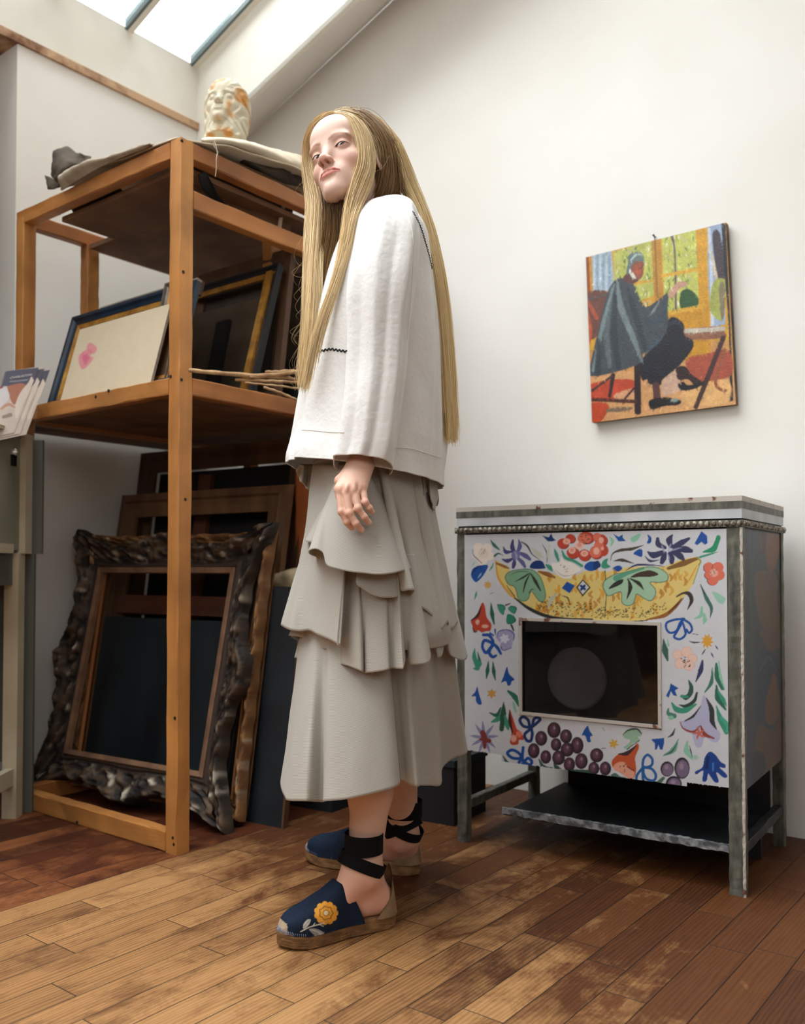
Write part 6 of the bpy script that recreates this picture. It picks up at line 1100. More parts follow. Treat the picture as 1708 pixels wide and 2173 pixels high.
# upper flounce under the hand: rolls under at its left edge
hU = [(690, 1184, 1.800), (672, 1182, 1.815), (657, 1176, 1.795), (655, 1168, 1.750), (668, 1164, 1.728), (684, 1172, 1.722), (692, 1198, 1.712), (712, 1206, 1.702), (742, 1213, 1.696), (770, 1216, 1.695), (800, 1219, 1.696), (830, 1217, 1.705), (852, 1212, 1.730), (872, 1207, 1.775)]
tU = [(722, 1002, 1.800), (719, 1002, 1.796), (718, 1002, 1.788), (719, 1002, 1.780), (722, 1002, 1.776), (728, 1002, 1.772), (736, 1002, 1.768), (744, 1002, 1.765), (752, 1002, 1.763), (760, 1002, 1.762), (768, 1003, 1.763), (776, 1005, 1.766), (784, 1008, 1.773), (790, 1012, 1.785)]
mU = [(700, 1098, 1.800), (690, 1098, 1.805), (681, 1096, 1.795), (679, 1094, 1.770), (686, 1092, 1.750), (694, 1096, 1.742), (706, 1104, 1.732), (722, 1110, 1.725), (744, 1114, 1.722), (764, 1116, 1.722), (786, 1116, 1.726), (808, 1114, 1.738), (824, 1112, 1.758), (836, 1108, 1.785)]
cloth('upper_flounce', [tU, mU, hU], M_skirt, skirt, nu=60, per=10, noise=.0012, seed=12)
cloth('upper_back_flounce', [[(712, 1002, 1.85), (716, 1002, 1.81), (722, 1002, 1.80)], [(647, 1149, 1.87), (654, 1150, 1.81), (668, 1154, 1.80)]], M_skirt, skirt, nu=30, per=8, seed=13, noise=.001)
# second layer with its flipped fold
hV = [(770, 1212, 1.765), (757, 1222, 1.735), (756, 1238, 1.722), (768, 1248, 1.722), (790, 1262, 1.726), (815, 1268, 1.730), (842, 1267, 1.742), (848, 1262, 1.760), (847, 1234, 1.795), (852, 1226, 1.800)]
tV = [(785, 1090, 1.775), (785, 1090, 1.770), (788, 1090, 1.765), (796, 1090, 1.762), (806, 1090, 1.764), (816, 1090, 1.768), (828, 1090, 1.775), (836, 1090, 1.785), (842, 1090, 1.795), (848, 1090, 1.80)]
cloth('second_flounce', [tV, [tuple((np.array(a) * .5 + np.array(b) * .5)) for a, b in zip(tV, hV)], hV], M_skirt, skirt, nu=36, per=9, noise=.001, seed=14)
hW = [(846, 1222, 1.80), (846, 1246, 1.775), (852, 1254, 1.745), (870, 1252, 1.735), (880, 1254, 1.745), (872, 1264, 1.775), (860, 1274, 1.790), (868, 1280, 1.780), (888, 1286, 1.775), (905, 1296, 1.79), (919, 1308, 1.815), (917, 1302, 1.87), (906, 1296, 1.90)]
tW = [(800, 990, 1.79), (803, 990, 1.785), (806, 990, 1.782), (812, 990, 1.782), (818, 990, 1.785), (824, 990, 1.79), (832, 990, 1.795), (840, 990, 1.80), (848, 990, 1.81), (858, 990, 1.82), (868, 990, 1.835), (876, 990, 1.86), (880, 990, 1.88)]
cloth('cascade_flounce', [tW, [tuple((np.array(a) * .5 + np.array(b) * .5)) for a, b in zip(tW, hW)], hW], M_skirt, skirt, nu=46, per=9, noise=.001, seed=15)
hX = [(905, 1300, 1.86), (918, 1312, 1.84), (936, 1336, 1.835), (951, 1320, 1.85), (953, 1330, 1.90), (962, 1335, 1.93), (972, 1320, 1.97)]
tX = [(860, 990, 1.84), (868, 990, 1.84), (878, 990, 1.845), (888, 990, 1.855), (894, 990, 1.88), (900, 990, 1.90), (906, 990, 1.94)]
cloth('right_flounce', [tX, [tuple((np.array(a) * .5 + np.array(b) * .5)) for a, b in zip(tX, hX)], hX], M_skirt, skirt, nu=46, per=9, noise=.001, seed=16)
hY = [(700, 1340, 2.2), (860, 1340, 2.2), (940, 1335, 2.1), (975, 1320, 1.97), (960, 1390, 1.93)]
# frill below the blouse, seen at front and back
fr1 = [(692, 1022, 2.10), (668, 1044, 2.06), (655, 1040, 2.00), (650, 1034, 2.02), (640, 1024, 1.98), (634, 1014, 2.00), (628, 1000, 1.965)]
cloth('front_frill', [[(690, 985, 2.06), (676, 985, 2.04), (664, 985, 2.0), (655, 985, 1.99), (646, 985, 1.97), (640, 985, 1.96), (636, 985, 1.95)], fr1], M_skirt, skirt, nu=14, per=8, noise=.003, seed=17, fs=60)
fr2 = [(886, 1040, 1.86), (892, 1042, 1.88), (902, 1050, 1.85), (908, 1044, 1.89), (914, 1060, 1.87), (922, 1084, 1.92), (930, 1056, 1.93), (928, 1074, 1.97), (924, 1040, 2.0)]
cloth('back_frill', [[(884, 1010, 1.86), (890, 1010, 1.87), (897, 1010, 1.865), (904, 1010, 1.88), (911, 1010, 1.88), (918, 1010, 1.90), (923, 1010, 1.92), (926, 1010, 1.95), (922, 1010, 1.98)], fr2], M_skirt, skirt, nu=14, per=9, noise=.003, seed=18, fs=60)

# ---- blouse
def torso_ring(py, xl, xr, Yc, hd, dz=0.0, lift=0.0, n=48):
    c = (PV(xl, py, Yc) + PV(xr, py, Yc)) / 2; a = np.linalg.norm(PV(xr, py, Yc) - PV(xl, py, Yc)) / 2; t = np.linspace(0, 2 * math.pi, n, endpoint=False); ct, st = np.cos(t), np.sin(t); r = (np.abs(ct) ** 2.4 + np.abs(st) ** 2.4) ** (-1 / 2.4)
    return [np.array([c[0] + a * r[i] * ct[i], c[1] - hd * r[i] * st[i], c[2] + dz * ct[i] - lift * st[i]]) for i in range(n)]
tr = [(448, 800, 866, 1.965, .06, 0, .0), (468, 768, 880, 1.965, .12, 0, .0), (495, 745, 894, 1.965, .155, 0, .0), (530, 725, 908, 1.965, .185, 0, 0), (610, 696, 922, 1.965, .19, 0, 0), (700, 668, 934, 1.965, .195, 0, 0), (760, 660, 938, 1.965, .20, 0, 0), (850, 645, 941, 1.965, .205, 0, 0), (930, 632, 939, 1.965, .215, -.006, 0), (985, 618, 932, 1.965, .225, -.020, .0), (1010, 615, 930, 1.965, .230, -.026, 0.0)]
blouse = cloth('blouse', [torso_ring(*a) for a in tr], M_blouse, PR, nu=130, per=4, noise=.0062, th=.0022, seed=21, fs=13, closed=True, folds=[(.47, .01, .018, .006, .3, 1.3), (.43, -.02, .014, -.005, .35, 1.3), (.39, -.01, .016, .006, .4, 1.3), (.03, .0, .016, .006, .25, 1.3), (.075, .02, .014, -.006, .3, 1.3), (.98, .01, .02, .008, .5, 1.3)])
def sl_ring(py, xl, xr, Yc, hd, tilt=0.0, n=26, ty=0.0):
    c = (PV(xl, py, Yc) + PV(xr, py, Yc)) / 2; a = np.linalg.norm(PV(xr, py, Yc) - PV(xl, py, Yc)) / 2; t = np.linspace(0, 2 * math.pi, n, endpoint=False)
    out = []
    for q in t:
        ct, st = math.cos(q), math.sin(q); r = (abs(ct) ** 2.6 + abs(st) ** 2.6) ** (-1 / 2.6); x, y = a * r * ct, hd * r * st
        out.append(np.array([c[0] + x, c[1] - y, c[2] + tilt * ct * a + ty * y]))
    return out
sr = [(424, 838, 858, 1.88, .02), (439, 806, 874, 1.87, .05), (466, 782, 884, 1.85, .068), (505, 764, 889, 1.83, .076), (565, 748, 886, 1.81, .078), (640, 740, 876, 1.795, .078), (720, 741, 866, 1.785, .074), (800, 737, 860, 1.775, .070), (880, 730, 848, 1.765, .066), (950, 722, 836, 1.757, .060), (990, 713, 827, 1.752, .056)]
tl = [0, 0, 0, 0, 0, 0, 0, 0, 0, -.05, -.10]
tyl = [0] * 8 + [0, .12, .26]
sleeve = cloth('sleeve', [sl_ring(*a, tilt=t_, ty=y_) for a, t_, y_ in zip(sr, tl, tyl)], M_blouse, blouse, nu=130, per=5, noise=.0055, th=.0022, seed=23, fs=15, closed=True, folds=[(.40, .0, .026, .005, .1, 1.3), (.345, -.01, .024, -.004, .15, 1.3), (.28, -.02, .026, .004, .05, 1.3), (.20, .01, .020, -.0035, .25, 1.3), (.13, .01, .024, .004, .1, 1.3), (.08, .02, .024, -.004, .2, .9)])
sr2 = [(440, 800, 850, 2.10, .05), (520, 740, 830, 2.14, .06), (640, 700, 800, 2.16, .065), (760, 680, 780, 2.16, .065), (880, 660, 760, 2.15, .06)]
cloth('far_sleeve', [sl_ring(*a) for a in sr2], M_blouse, blouse, nu=40, per=3, noise=.003, seed=24, closed=True)
# seams, hem stitching, ric-rac braid: laid on the cloth by casting rays onto it
from mathutils.bvhtree import BVHTree
def bvh_of(objs):
    vs, fs = [], []
    for o in objs:
        b = len(vs); m = wmat(o) if o.parent else Matrix(); vs += [m @ v.co for v in o.data.vertices]; fs += [tuple(i + b for i in p.vertices) for p in o.data.polygons]
    return BVHTree.FromPolygons(vs, fs)
BV = bvh_of([blouse, sleeve])
def lay(pts, n, rad, name, m, parent, wig=0.0, wl=5.0, lift=.0006):
    c = crom(np.array(pts, float), n); out = []; s_ = np.concatenate([[0], np.cumsum(np.linalg.norm(np.diff(c, axis=0), axis=1))])
    for i, (px, py) in enumerate(c):
        t = c[min(i + 1, n - 1)] - c[max(i - 1, 0)]; t = t / (np.linalg.norm(t) + 1e-9); o_ = wig * math.sin(s_[i] / wl * 2 * math.pi); r = ray(px - t[1] * o_, py + t[0] * o_).normalized(); h = BV.ray_cast(CAMP, r)
        if h[0] is not None: out.append(h[0] - r * lift)
    if len(out) > 3: MB().tube(out, rad, 6).build(name, m, parent, world=True, smooth=True)
M_braid = mat('black_braid', (18, 18, 22), .8); M_seam = mat('blouse_seam_shadowless', (226, 220, 210), .9)
lay(((663, 748), (680, 745), (700, 741), (716, 743), (736, 746)), 120, .0016, 'ric_rac_braid', M_braid, blouse, 1.8, 7.5)
lay(((876, 448), (892, 480), (903, 515), (912, 548), (917, 570)), 120, .0010, 'ric_rac_braid', M_braid, blouse, 1.2, 6)
lay(((640, 912), (670, 914), (700, 917), (730, 918)), 60, .0007, 'hem_stitching', M_seam, blouse)
lay(((838, 950), (870, 952), (905, 962), (938, 972)), 60, .0007, 'hem_stitching', M_seam, blouse)
lay(((860, 430), (876, 500), (874, 600), (863, 720)), 80, .0007, 'armhole_seam', M_seam, blouse)

# ---- espadrilles
M_jute = mat('braided_jute', (150, 112, 70), .85, (98, 68, 40), 26, (1, 1, 2.2), bump=.9, bscale=110); M_denim = mat('navy_denim', (24, 44, 70), .8, (14, 28, 50), 40, bump=.4, bscale=400, vcol=False)
M_vamp = mat('embroidered_denim', (255, 255, 255), .8, vcol=True, bump=.4, bscale=420, spec=.25); M_beige = mat('beige_linen', (150, 124, 92), .9, (124, 100, 72), 30, bump=.5, bscale=300); M_rib = mat('black_grosgrain', (10, 11, 16), .8, bump=.2, bscale=500, spec=.2); M_toe = mat('cream_toe_cap', (190, 170, 146), .85, bump=.4, bscale=300); M_stitch = mat('blue_white_stitching', (140, 150, 176), .8)
def shoe(heel, toe, A_, K, side, flower, name):
    u = (toe - heel); L_ = np.linalg.norm(u); u /= L_; v = np.cross((0, 0, 1.), u) * side     # v points to the little-toe side
    S = lambda x, y, z: heel + u * x + v * y + np.array([0, 0, z])
    def hwid(t):      # half widths outer/inner along the sole
        t = np.clip(t, 0, 1); o = np.interp(t, [0, .03, .1, .25, .45, .68, .82, .92, .98, 1], [0, .016, .028, .031, .033, .045, .042, .030, .014, 0]); i_ = np.interp(t, [0, .03, .1, .25, .45, .68, .82, .92, .98, 1], [0, .016, .028, .029, .028, .039, .040, .031, .015, 0]); return o, i_
    ts = (1 - np.cos(np.linspace(0, math.pi, 46))) / 2; o, i_ = hwid(ts); out = np.vstack([np.stack([ts * L_, o], 1), np.stack([ts[-2:0:-1] * L_, -i_[-2:0:-1]], 1)])
    def ring(k, z): c = np.array([L_ * .5, 0]); d = out - c; n_ = d / (np.linalg.norm(d, axis=1, keepdims=True) + 1e-9); q = out + n_ * k; zz = z + .006 * np.clip((q[:, 0] / L_ - .8) / .2, 0, 1); return [S(a, b, z_) for (a, b), z_ in zip(q, zz)]
    e = PR
    sh = MB(); zs = [0, .001, .004, .007, .010, .013, .016, .019, .022, .025, .028, .030]; ks = [-.006, -.001, .0024, .0000, .0030, .0000, .0030, .0000, .0030, .0004, .0016, -.002]
    sh.rings([ring(k, z) for k, z in zip(ks, zs)], cap=True); sole = sh.build(name, M_jute, e, world=True, smooth=True)
    # vamp
    nt, ns = 120, 120; tt = np.linspace(0, 1, nt); aa = np.linspace(0, 1, ns); aa = math.pi * (aa - .80 * np.sin(2 * math.pi * aa) / (2 * math.pi)); G = np.zeros((nt, ns, 3))
    for j, a in enumerate(aa):
        x0 = .33 + .19 * math.sin(a) ** 1.3
        for i, t in enumerate(tt):
            x = x0 + (1 - x0) * t; ow, iw = hwid(x); w = ow if math.cos(a) > 0 else iw
            hgt = np.interp(x, [.33, .52, .62, .75, .88, .96, 1.0], [.098, .084, .066, .050, .037, .023, .0]); ca, sa_ = math.cos(a), math.sin(a)
            yy = (w + .0015 + .004 * max(0, .62 - x) / .26) * np.sign(ca) * abs(ca) ** .66; zz = SOLE - .002 + hgt * sa_ ** (.64 + .50 * max(0, .52 - x) / .19); G[i, j] = S(x * L_, yy, zz + .006 * np.clip((x - .8) / .2, 0, 1))
    Vv = G.reshape(-1, 3); s = Paint(Vv, (15, 31, 52), .12)
    if flower:
        s.reg(540, 1640, 4.067); s.soft = .9
        cx, cy = 618, 1210
        for i in range(11): a = 2 * math.pi * i / 11; s.ell(cx + 78 * math.cos(a), cy + 76 * math.sin(a), 27, 27, (226, 156, 54))
        s.ell(cx, cy, 82, 80, (230, 160, 58)); s.line([(cx + 56 * (1 + .12 * math.cos(7 * a)) * math.cos(a), cy + 54 * (1 + .12 * math.cos(7 * a)) * math.sin(a)) for a in np.linspace(0, 2 * math.pi, 22)], 7, (120, 72, 30))
        for i in range(7): a = 2 * math.pi * i / 7 + .2; s.ell(cx + 34 * math.cos(a), cy + 33 * math.sin(a), 17, 17, (234, 168, 66))
        s.line([(cx + 26 * math.cos(a), cy + 26 * math.sin(a)) for a in np.linspace(0, 2 * math.pi, 14)], 5, (130, 80, 34)); s.ell(cx, cy, 18, 18, (236, 226, 200))
        s.line(((400, 1370), (480, 1330), (560, 1308), (600, 1295)), 11, (206, 200, 186)); s.line(((505, 1320), (520, 1298)), 8, (206, 200, 186)); s.line(((560, 1308), (595, 1325)), 7, (206, 200, 186))
        s.poly(((420, 1340), (425, 1300), (460, 1265), (485, 1270), (470, 1310), (440, 1340)), (186, 182, 170)); s.line(((425, 1335), (450, 1300), (475, 1272)), 4, (120, 120, 116)); s.poly(((470, 1350), (530, 1345), (600, 1380), (628, 1425), (580, 1422), (520, 1400)), (150, 150, 146)); s.line(((475, 1352), (540, 1370), (620, 1420)), 5, (206, 204, 196)); s.line(((490, 1365), (550, 1400), (600, 1420)), 4, (96, 98, 100))
    # toe cap patch
    q = (Vv - heel) @ u / L_; zq = Vv[:, 2]; yq = np.abs((Vv - heel) @ v); m = (q > .958) & (zq < SOLE + .022); s.c[m] = srgb(168, 150, 126)
    f = grid_faces(nt, ns); V2 = np.vstack([Vv, (G + (np.array([0, 0, -1]) * .002)).reshape(-1, 3)]); n = len(Vv)
    np_mesh('vamp', V2, np.vstack([f, f[:, ::-1] + n, np.array([(j, j + n, j + 1 + n, j + 1) for j in range(ns - 1)])]), M_vamp, sole, cols=np.vstack([s.out(), s.out()]))
    # blanket stitching round the upper
    st = MB(); rr2 = [np.array(p) for p in ring(.0012, .027)]; rr3 = [np.array(p) for p in ring(-.0006, .0355)]; N_ = len(rr2)
    A2 = crom(np.array(rr2), 150, True); A3 = crom(np.array(rr3), 150, True)
    for i in range(150):
        if (A2[i] - heel) @ u / L_ > .44: st.tube([A2[i], (A2[i] + A3[i]) / 2 + (A2[i] - S(L_ * .5, 0, .03)) * .012, A3[i]], .0008, 4)
    st.build('stitching', M_stitch, sole, world=True)
    # heel counter: linen piece rising to the back of the ankle
    nt, ns = 26, 40; G = np.zeros((nt, ns, 3)); top = .130
    for j, ph in enumerate(np.linspace(-1.75, 1.75, ns)):
        for i, t in enumerate(np.linspace(0, 1, nt)):
            hmax = (top - SOLE) * (1 - (abs(ph) / 1.76) ** 1.15); z = SOLE - .002 + hmax * t; k = (z - SOLE) / (top - SOLE); r = .0385 - .004 * k
            G[i, j] = S(.036 + .012 * k - r * 1.02 * math.cos(ph) + max(0, abs(ph) - 1.2) * .03, r * math.sin(ph) * .92, z)
    f = grid_faces(nt, ns); Vv = G.reshape(-1, 3); n = len(Vv); cen = S(.05, 0, .07); V2 = np.vstack([Vv, Vv + (cen - Vv) * np.array([.04, .04, 0])])
    np_mesh('heel_counter', V2, np.vstack([f, f[:, ::-1] + n]), M_beige, sole)
    return S
def band(c, ax, rx_, ry_, w, name, parent, a0=0, a1=2 * math.pi, u=None, tilt=0.0, th=.0012):      # flat ribbon loop round the ankle
    c = np.array(c, float); ax = np.array(ax, float); ax /= np.linalg.norm(ax); e1 = np.array(u, float); e1 -= ax * (e1 @ ax); e1 /= np.linalg.norm(e1); e2 = np.cross(ax, e1); n = 64; rings = []
    for i in range(n + 1):
        a = a0 + (a1 - a0) * i / n; d = e1 * math.cos(a) * rx_ + e2 * math.sin(a) * ry_; dn = d / np.linalg.norm(d); m = c + d + ax * tilt * math.cos(a)
        rings.append([m - ax * w / 2, m - ax * w / 2 + dn * th, m + ax * w / 2 + dn * th, m + ax * w / 2])
    MB().rings([[tuple(p) for p in r] for r in rings], closed=True).build(name, M_rib, parent, world=True)
shoe(F0, F1, LA, LK, -1, True, 'espadrille'); shoe(G0, G1, RA, RKn, 1, False, 'espadrille')
ul = (F1 - F0) / np.linalg.norm(F1 - F0); ur = (G1 - G0) / np.linalg.norm(G1 - G0); es = [o for o in PR.children if o.name.startswith('espadrille')]
cL = PV(772, 1787, 1.868); band(cL, (0.02, 0, 1), .0395, .0375, .040, 'ankle_ribbon', es[0], u=ul)
cL2 = PV(768, 1832, 1.872); band(cL2, np.array([.0, 0, 1]) * .90 - ul * .42, .0500, .0460, .026, 'crossed_ribbon', es[0], u=ul)
cR = PV(856, 1714, 2.195); band(cR, (0.02, 0, 1), .0450, .0430, .040, 'ankle_ribbon', es[1], u=ur)
cR2 = PV(853, 1752, 2.20); band(cR2, np.array([0, 0, 1]) * .9 + ur * .42, .0490, .0430, .026, 'crossed_ribbon', es[1], u=ur)
band(cR2 + np.array([.004, 0, -.004]), np.array([0, 0, 1]) * .9 - ur * .42, .0490, .0430, .022, 'crossed_ribbon', es[1], u=ur)

# ------------------------------------------------------------------ hair
M_hair = mat('blond_hair', (255, 255, 255), .5, vcol=True, spec=.3)
def strands(name, groups, parent, seed=0, rad=.00075):
    rg = np.random.default_rng(seed); VV, QQ, CC = [], [], []; off = 0
    for g in groups:
        gd = np.array([crom(np.array([PV(*p) for p in gu]), 14) for gu in g['g']]); k = len(gd); n = g['n']; T_ = g.get('seg', 34)
        s_ = rg.random(n) ** g.get('pow', 1) * (k - 1); cl = np.floor(s_ * g.get('clump', 9)) / g.get('clump', 9) + .5 / g.get('clump', 9); i0 = np.minimum(s_.astype(int), k - 2); f = (s_ - i0)[:, None, None]
        if k > 2:
            a = gd[np.maximum(i0 - 1, 0)]; b = gd[i0]; c = gd[i0 + 1]; d = gd[np.minimum(i0 + 2, k - 1)]; base = .5 * ((2 * b) + (c - a) * f + (2 * a - 5 * b + 4 * c - d) * f ** 2 + (3 * b - a - 3 * c + d) * f ** 3)
        else: base = gd[i0] * (1 - f) + gd[i0 + 1] * f
        t = np.linspace(0, 1, 14)[None, :, None]; sp = g.get('sp', .006); prof = np.interp(np.linspace(0, 1, 14), [0, .15, 1], [g.get('s0', .5), 1, 1.3])[None, :, None]
        ph = vnoise(np.stack([cl * 7.3, cl * 0 + seed, cl * 0], -1), 3)[:, None]; jit = rg.normal(0, 1, (n, 1, 3)) * sp * prof
        lw = g.get('wave', .004) * np.sin(t[..., 0] * (5 + 3 * ph) + ph * 20)[:, :, None] * t; base = base + jit + lw * np.array([1, .6, 0]) + rg.normal(0, 1, (n, 1, 3)) * g.get('fly', .002) * t ** 2
        ln = 1 - rg.random(n) * g.get('ragged', .06)
        for q in range(n):
            path = crom(base[q], 60)[:max(8, int(60 * ln[q]))]; path = path[np.linspace(0, len(path) - 1, T_).astype(int)]
            tg = np.gradient(path, axis=0); tg /= np.linalg.norm(tg, axis=1, keepdims=True) + 1e-9; a = np.cross(tg, (0, 1, 0)); a /= np.linalg.norm(a, axis=1, keepdims=True) + 1e-9; b = np.cross(tg, a); tt = np.linspace(0, 1, T_)[:, None]; r = rad * g.get('r', 1) * (1 - .65 * tt ** 3)
            ring = np.stack([path + a * r, path - a * r * .5 + b * r * .87, path - a * r * .5 - b * r * .87], 1); VV.append(ring.reshape(-1, 3)); QQ.append(grid_faces(T_, 3, True) + off); off += T_ * 3
            c0, c1 = srgb(*g['c0']), srgb(*g['c1']); v_ = .82 + .36 * rg.random(); c = (c0 * (1 - tt) + c1 * tt) * v_ * (1 + .12 * ph[q]); CC.append(np.repeat(np.clip(c, 0, 1), 3, 0))
    return np_mesh(name, np.vstack(VV), np.vstack(QQ), M_hair, parent, cols=np.vstack(CC))
BR1, BL1, BL2 = (168, 134, 90), (216, 184, 132), (232, 196, 138)
near = dict(n=1500, ragged=.22, c0=(210, 182, 136), c1=(246, 220, 172), sp=.0022, clump=10, g=[
    [(712, 243, 1.880), (742, 256, 1.850), (757, 295, 1.842), (764, 334, 1.832), (753, 375, 1.828), (738, 430, 1.815), (729, 500, 1.800), (715, 580, 1.790), (690, 660, 1.775), (668, 720, 1.770), (652, 800, 1.765), (642, 838, 1.765)],
    [(713, 242, 1.882), (750, 251, 1.852), (774, 290, 1.845), (782, 340, 1.835), (770, 385, 1.830), (752, 430, 1.820), (742, 480, 1.800), (730, 545, 1.790), (706, 620, 1.780), (680, 690, 1.772), (662, 760, 1.768), (650, 820, 1.765)],
    [(714, 241, 1.885), (752, 251, 1.86), (782, 290, 1.852), (792, 340, 1.845), (786, 385, 1.84), (768, 428, 1.832), (752, 470, 1.80), (738, 535, 1.792), (716, 600, 1.785), (694, 660, 1.775), (676, 720, 1.772), (664, 780, 1.77)]])
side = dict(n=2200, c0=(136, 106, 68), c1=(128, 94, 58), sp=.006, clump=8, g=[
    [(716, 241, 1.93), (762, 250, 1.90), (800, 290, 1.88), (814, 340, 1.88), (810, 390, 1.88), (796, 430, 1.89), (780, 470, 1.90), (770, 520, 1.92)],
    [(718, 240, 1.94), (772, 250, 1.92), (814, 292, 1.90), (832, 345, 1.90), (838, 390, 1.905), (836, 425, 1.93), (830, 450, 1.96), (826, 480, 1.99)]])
backh = dict(n=3200, c0=(196, 168, 124), c1=(250, 220, 164), sp=.0040, clump=12, ragged=.16, wave=.005, g=[
    [(718, 240, 1.95), (776, 252, 1.93), (822, 300, 1.92), (842, 350, 1.92), (856, 392, 1.93), (874, 425, 1.93), (896, 480, 1.915), (912, 545, 1.905), (926, 620, 1.90), (934, 700, 1.90), (940, 800, 1.90), (944, 880, 1.90), (946, 945, 1.90)],
    [(720, 239, 1.97), (784, 253, 1.96), (832, 302, 1.96), (856, 358, 1.97), (872, 402, 1.97), (890, 440, 1.96), (908, 500, 1.95), (924, 565, 1.94), (936, 640, 1.94), (944, 720, 1.94), (950, 810, 1.94), (954, 890, 1.94), (956, 950, 1.94)],
    [(722, 238, 1.98), (790, 252, 1.98), (838, 302, 1.99), (864, 362, 2.0), (882, 410, 2.0), (902, 460, 1.99), (920, 520, 1.98), (934, 590, 1.98), (944, 660, 1.98), (952, 740, 1.98), (958, 820, 1.98), (962, 890, 1.98), (968, 946, 1.98)]])
far = dict(n=2000, c0=(214, 186, 140), c1=(246, 220, 172), sp=.0035, clump=9, ragged=.10, fly=.004, g=[
    [(708, 241, 1.93), (682, 252, 1.94), (660, 276, 1.96), (651, 312, 1.985), (650, 350, 1.99), (655, 392, 1.985), (659, 440, 1.96), (654, 510, 1.92), (651, 600, 1.88), (650, 680, 1.86), (645, 760, 1.85), (638, 838, 1.845)],
    [(709, 241, 1.93), (684, 253, 1.935), (662, 280, 1.955), (654, 316, 1.975), (655, 350, 1.98), (662, 392, 1.97), (668, 440, 1.94), (664, 510, 1.90), (660, 600, 1.86), (660, 680, 1.84), (652, 760, 1.83), (643, 835, 1.83)],
    [(710, 241, 1.93), (685, 254, 1.93), (664, 282, 1.95), (657, 318, 1.968), (660, 350, 1.972), (670, 395, 1.955), (680, 445, 1.93), (678, 510, 1.89), (672, 600, 1.85), (668, 680, 1.83), (658, 760, 1.825), (646, 820, 1.825)]])
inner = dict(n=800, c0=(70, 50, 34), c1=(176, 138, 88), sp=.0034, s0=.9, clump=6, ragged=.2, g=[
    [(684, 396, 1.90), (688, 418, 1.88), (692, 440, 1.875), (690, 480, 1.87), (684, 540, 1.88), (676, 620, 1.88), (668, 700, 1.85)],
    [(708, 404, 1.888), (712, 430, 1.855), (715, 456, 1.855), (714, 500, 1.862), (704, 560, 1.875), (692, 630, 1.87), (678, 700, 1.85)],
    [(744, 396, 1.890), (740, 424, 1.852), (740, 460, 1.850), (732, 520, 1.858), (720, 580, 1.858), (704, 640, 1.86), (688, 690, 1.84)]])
crown = dict(n=1300, c0=(206, 182, 140), c1=(186, 152, 106), sp=.0035, g=[
    [(712, 240, 1.885), (740, 243, 1.87), (772, 262, 1.885), (796, 300, 1.87), (806, 345, 1.865)],
    [(714, 238, 1.95), (748, 240, 1.95), (790, 262, 1.95), (826, 300, 1.94), (846, 350, 1.94)],
    [(716, 237, 2.0), (756, 240, 2.0), (800, 264, 2.01), (836, 306, 2.02), (858, 356, 2.02)]])
rgf = np.random.default_rng(9); fl_ = []
for i in range(26):
    y0 = rgf.uniform(540, 840); x0 = 652 - (y0 - 540) * .03; a = rgf.uniform(6, 34); l_ = rgf.uniform(20, 60)
    fl_.append([(x0, y0 - l_, 1.87), (x0 - a * .7, y0 - l_ * .4, 1.86), (x0 - a, y0, 1.86), (x0 - a * .6, y0 + l_ * .35, 1.86), (x0 - a * .1, y0 + l_ * .3, 1.86)])
fly = [dict(n=1, c0=(206, 178, 132), c1=(206, 178, 132), sp=.001, wave=0, fly=0, r=.38, g=[q, q], ragged=.3) for q in fl_]
fly += [dict(n=1, c0=(206, 178, 132), c1=(206, 178, 132), sp=.0005, wave=0, fly=0, r=.4, g=[q, q]) for q in ([(652, 372, 1.97), (640, 388, 1.96), (627, 402, 1.96), (634, 412, 1.96), (646, 418, 1.96)], [(770, 250, 1.86), (790, 290, 1.84), (800, 340, 1.84), (780, 372, 1.83), (760, 400, 1.82)], [(826, 330, 1.85), (812, 355, 1.84), (790, 366, 1.84), (776, 372, 1.84)], [(700, 470, 1.86), (716, 480, 1.86), (728, 478, 1.86)])]
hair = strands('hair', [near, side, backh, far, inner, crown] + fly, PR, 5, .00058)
# hair mass close to the skull, so no scalp shows between strands
def cap_field(G):
    d = ell_(G, (0, -.018, .041), (.0755, .0935, .0845)); d = smin(d, cap_(G, (0, -.055, .01), (0, -.07, -.09), .062, .055), .05)
    cut = ell_(G, (0, .098, -.016), (.064, .072, .094)); return smax(d, -cut, .006)
V, q = nets(cap_field, (-.09, -.14, -.16), (.09, .10, .135), .003); c_ = np.tile(srgb(160, 130, 88), (len(V), 1)) * (1 + .25 * vnoise(V * np.array([260, 40, 40]), 2))[:, None]
np_mesh('hair_mass', hw(V), q[:, ::-1], mat('hair_undercolour', (255, 255, 255), .55, vcol=True), hair, cols=np.clip(c_, 0, 1))

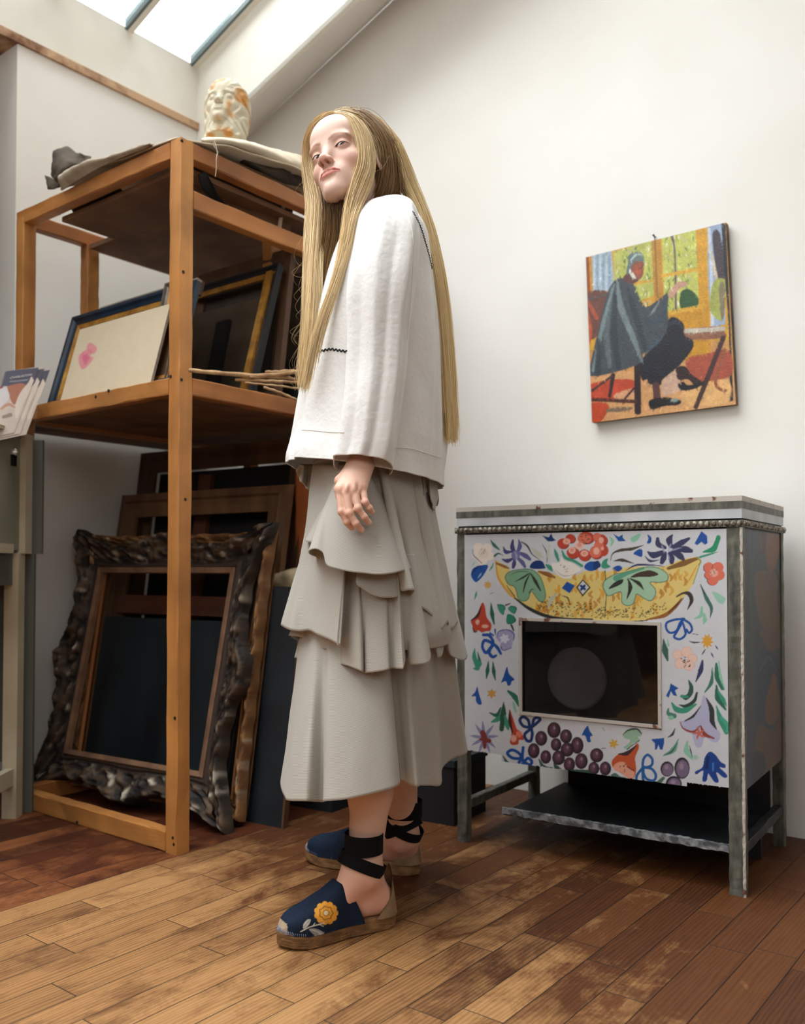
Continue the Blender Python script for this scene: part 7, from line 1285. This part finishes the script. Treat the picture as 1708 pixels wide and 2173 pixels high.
# ------------------------------------------------------------------ plaster head on the rack
BU = empty('plaster_head', P(474, 292, 2.82), 0, 'ochre-stained plaster head of a woman standing on top of the rack', 'sculpture')
def bust_field(G):
    d = head_field(G, eyes_open=False, neck=False)
    hb = ell_(G, (0, -.010, .030), (.088, .100, .098)); hb = smin(hb, cap_(G, (0, -.02, -.04), (0, -.02, -.16), .088, .080), .04); A = G.copy(); A[..., 0] = np.abs(A[..., 0])
    hb = hb + .0022 * np.sin(A[..., 0] * 260 + 3 * np.sin(A[..., 2] * 60)); hb = smax(hb, -ell_(G, (0, .095, -.030), (.056, .070, .100)), .014)
    d = smin(d, hb, .008); d = smin(d, cap_(G, (0, .000, -.09), (0, .0, -.16), .052, .058), .015); return np.maximum(d, -(G[..., 2] + .155))
V, q = nets(bust_field, (-.115, -.13, -.165), (.115, .125, .140), .0018)
V = V + .0007 * vnoise(V * 300, 4)[:, None]
st_ = np.clip(vnoise(V * 26, 8) * 2.2 - .15, 0, 1) * np.clip(1.3 - V[:, 1] * 8, .15, 1); c_ = srgb(196, 186, 162) * np.ones((len(V), 1)); c_ = c_ * (1 - st_[:, None]) + srgb(186, 128, 58) * st_[:, None]; s2 = np.clip(vnoise(V * 60, 12) * 2 - 1, 0, 1)[:, None]; c_ = c_ * (1 - s2 * .5) + srgb(150, 140, 110) * s2 * .5
ya, pa = math.radians(8), math.radians(16); f_ = np.array([-math.sin(ya) * math.cos(pa), -math.cos(ya) * math.cos(pa), math.sin(pa)]); r_ = np.array([math.cos(ya), -math.sin(ya), 0]); r_ = r_ * math.cos(.10) ; u_ = np.cross(f_, r_); u_ = u_ if u_[2] > 0 else -u_; BM_ = np.stack([r_, f_, u_], 1) * .80
BT = np.array(P(473, 292, 2.82)) - BM_ @ np.array([0, 0, -.155]) + np.array([0, 0, -.012]); np_mesh('head', V @ BM_.T + BT, q[:, ::-1], mat('stained_plaster', (255, 255, 255), .8, vcol=True, bump=.4, bscale=120), BU, cols=np.clip(c_, 0, 1))
for nm_ in ('head',):
    pass
for o in list(bpy.data.objects):       # outward normals on the modelled volumes
    if o.type == 'MESH' and o.name.split('.')[0] in ('head', 'eye', 'hair_mass', 'vamp', 'heel_counter'):
        bm = bmesh.new(); bm.from_mesh(o.data); bmesh.ops.recalc_face_normals(bm, faces=bm.faces); bm.to_mesh(o.data); bm.free()
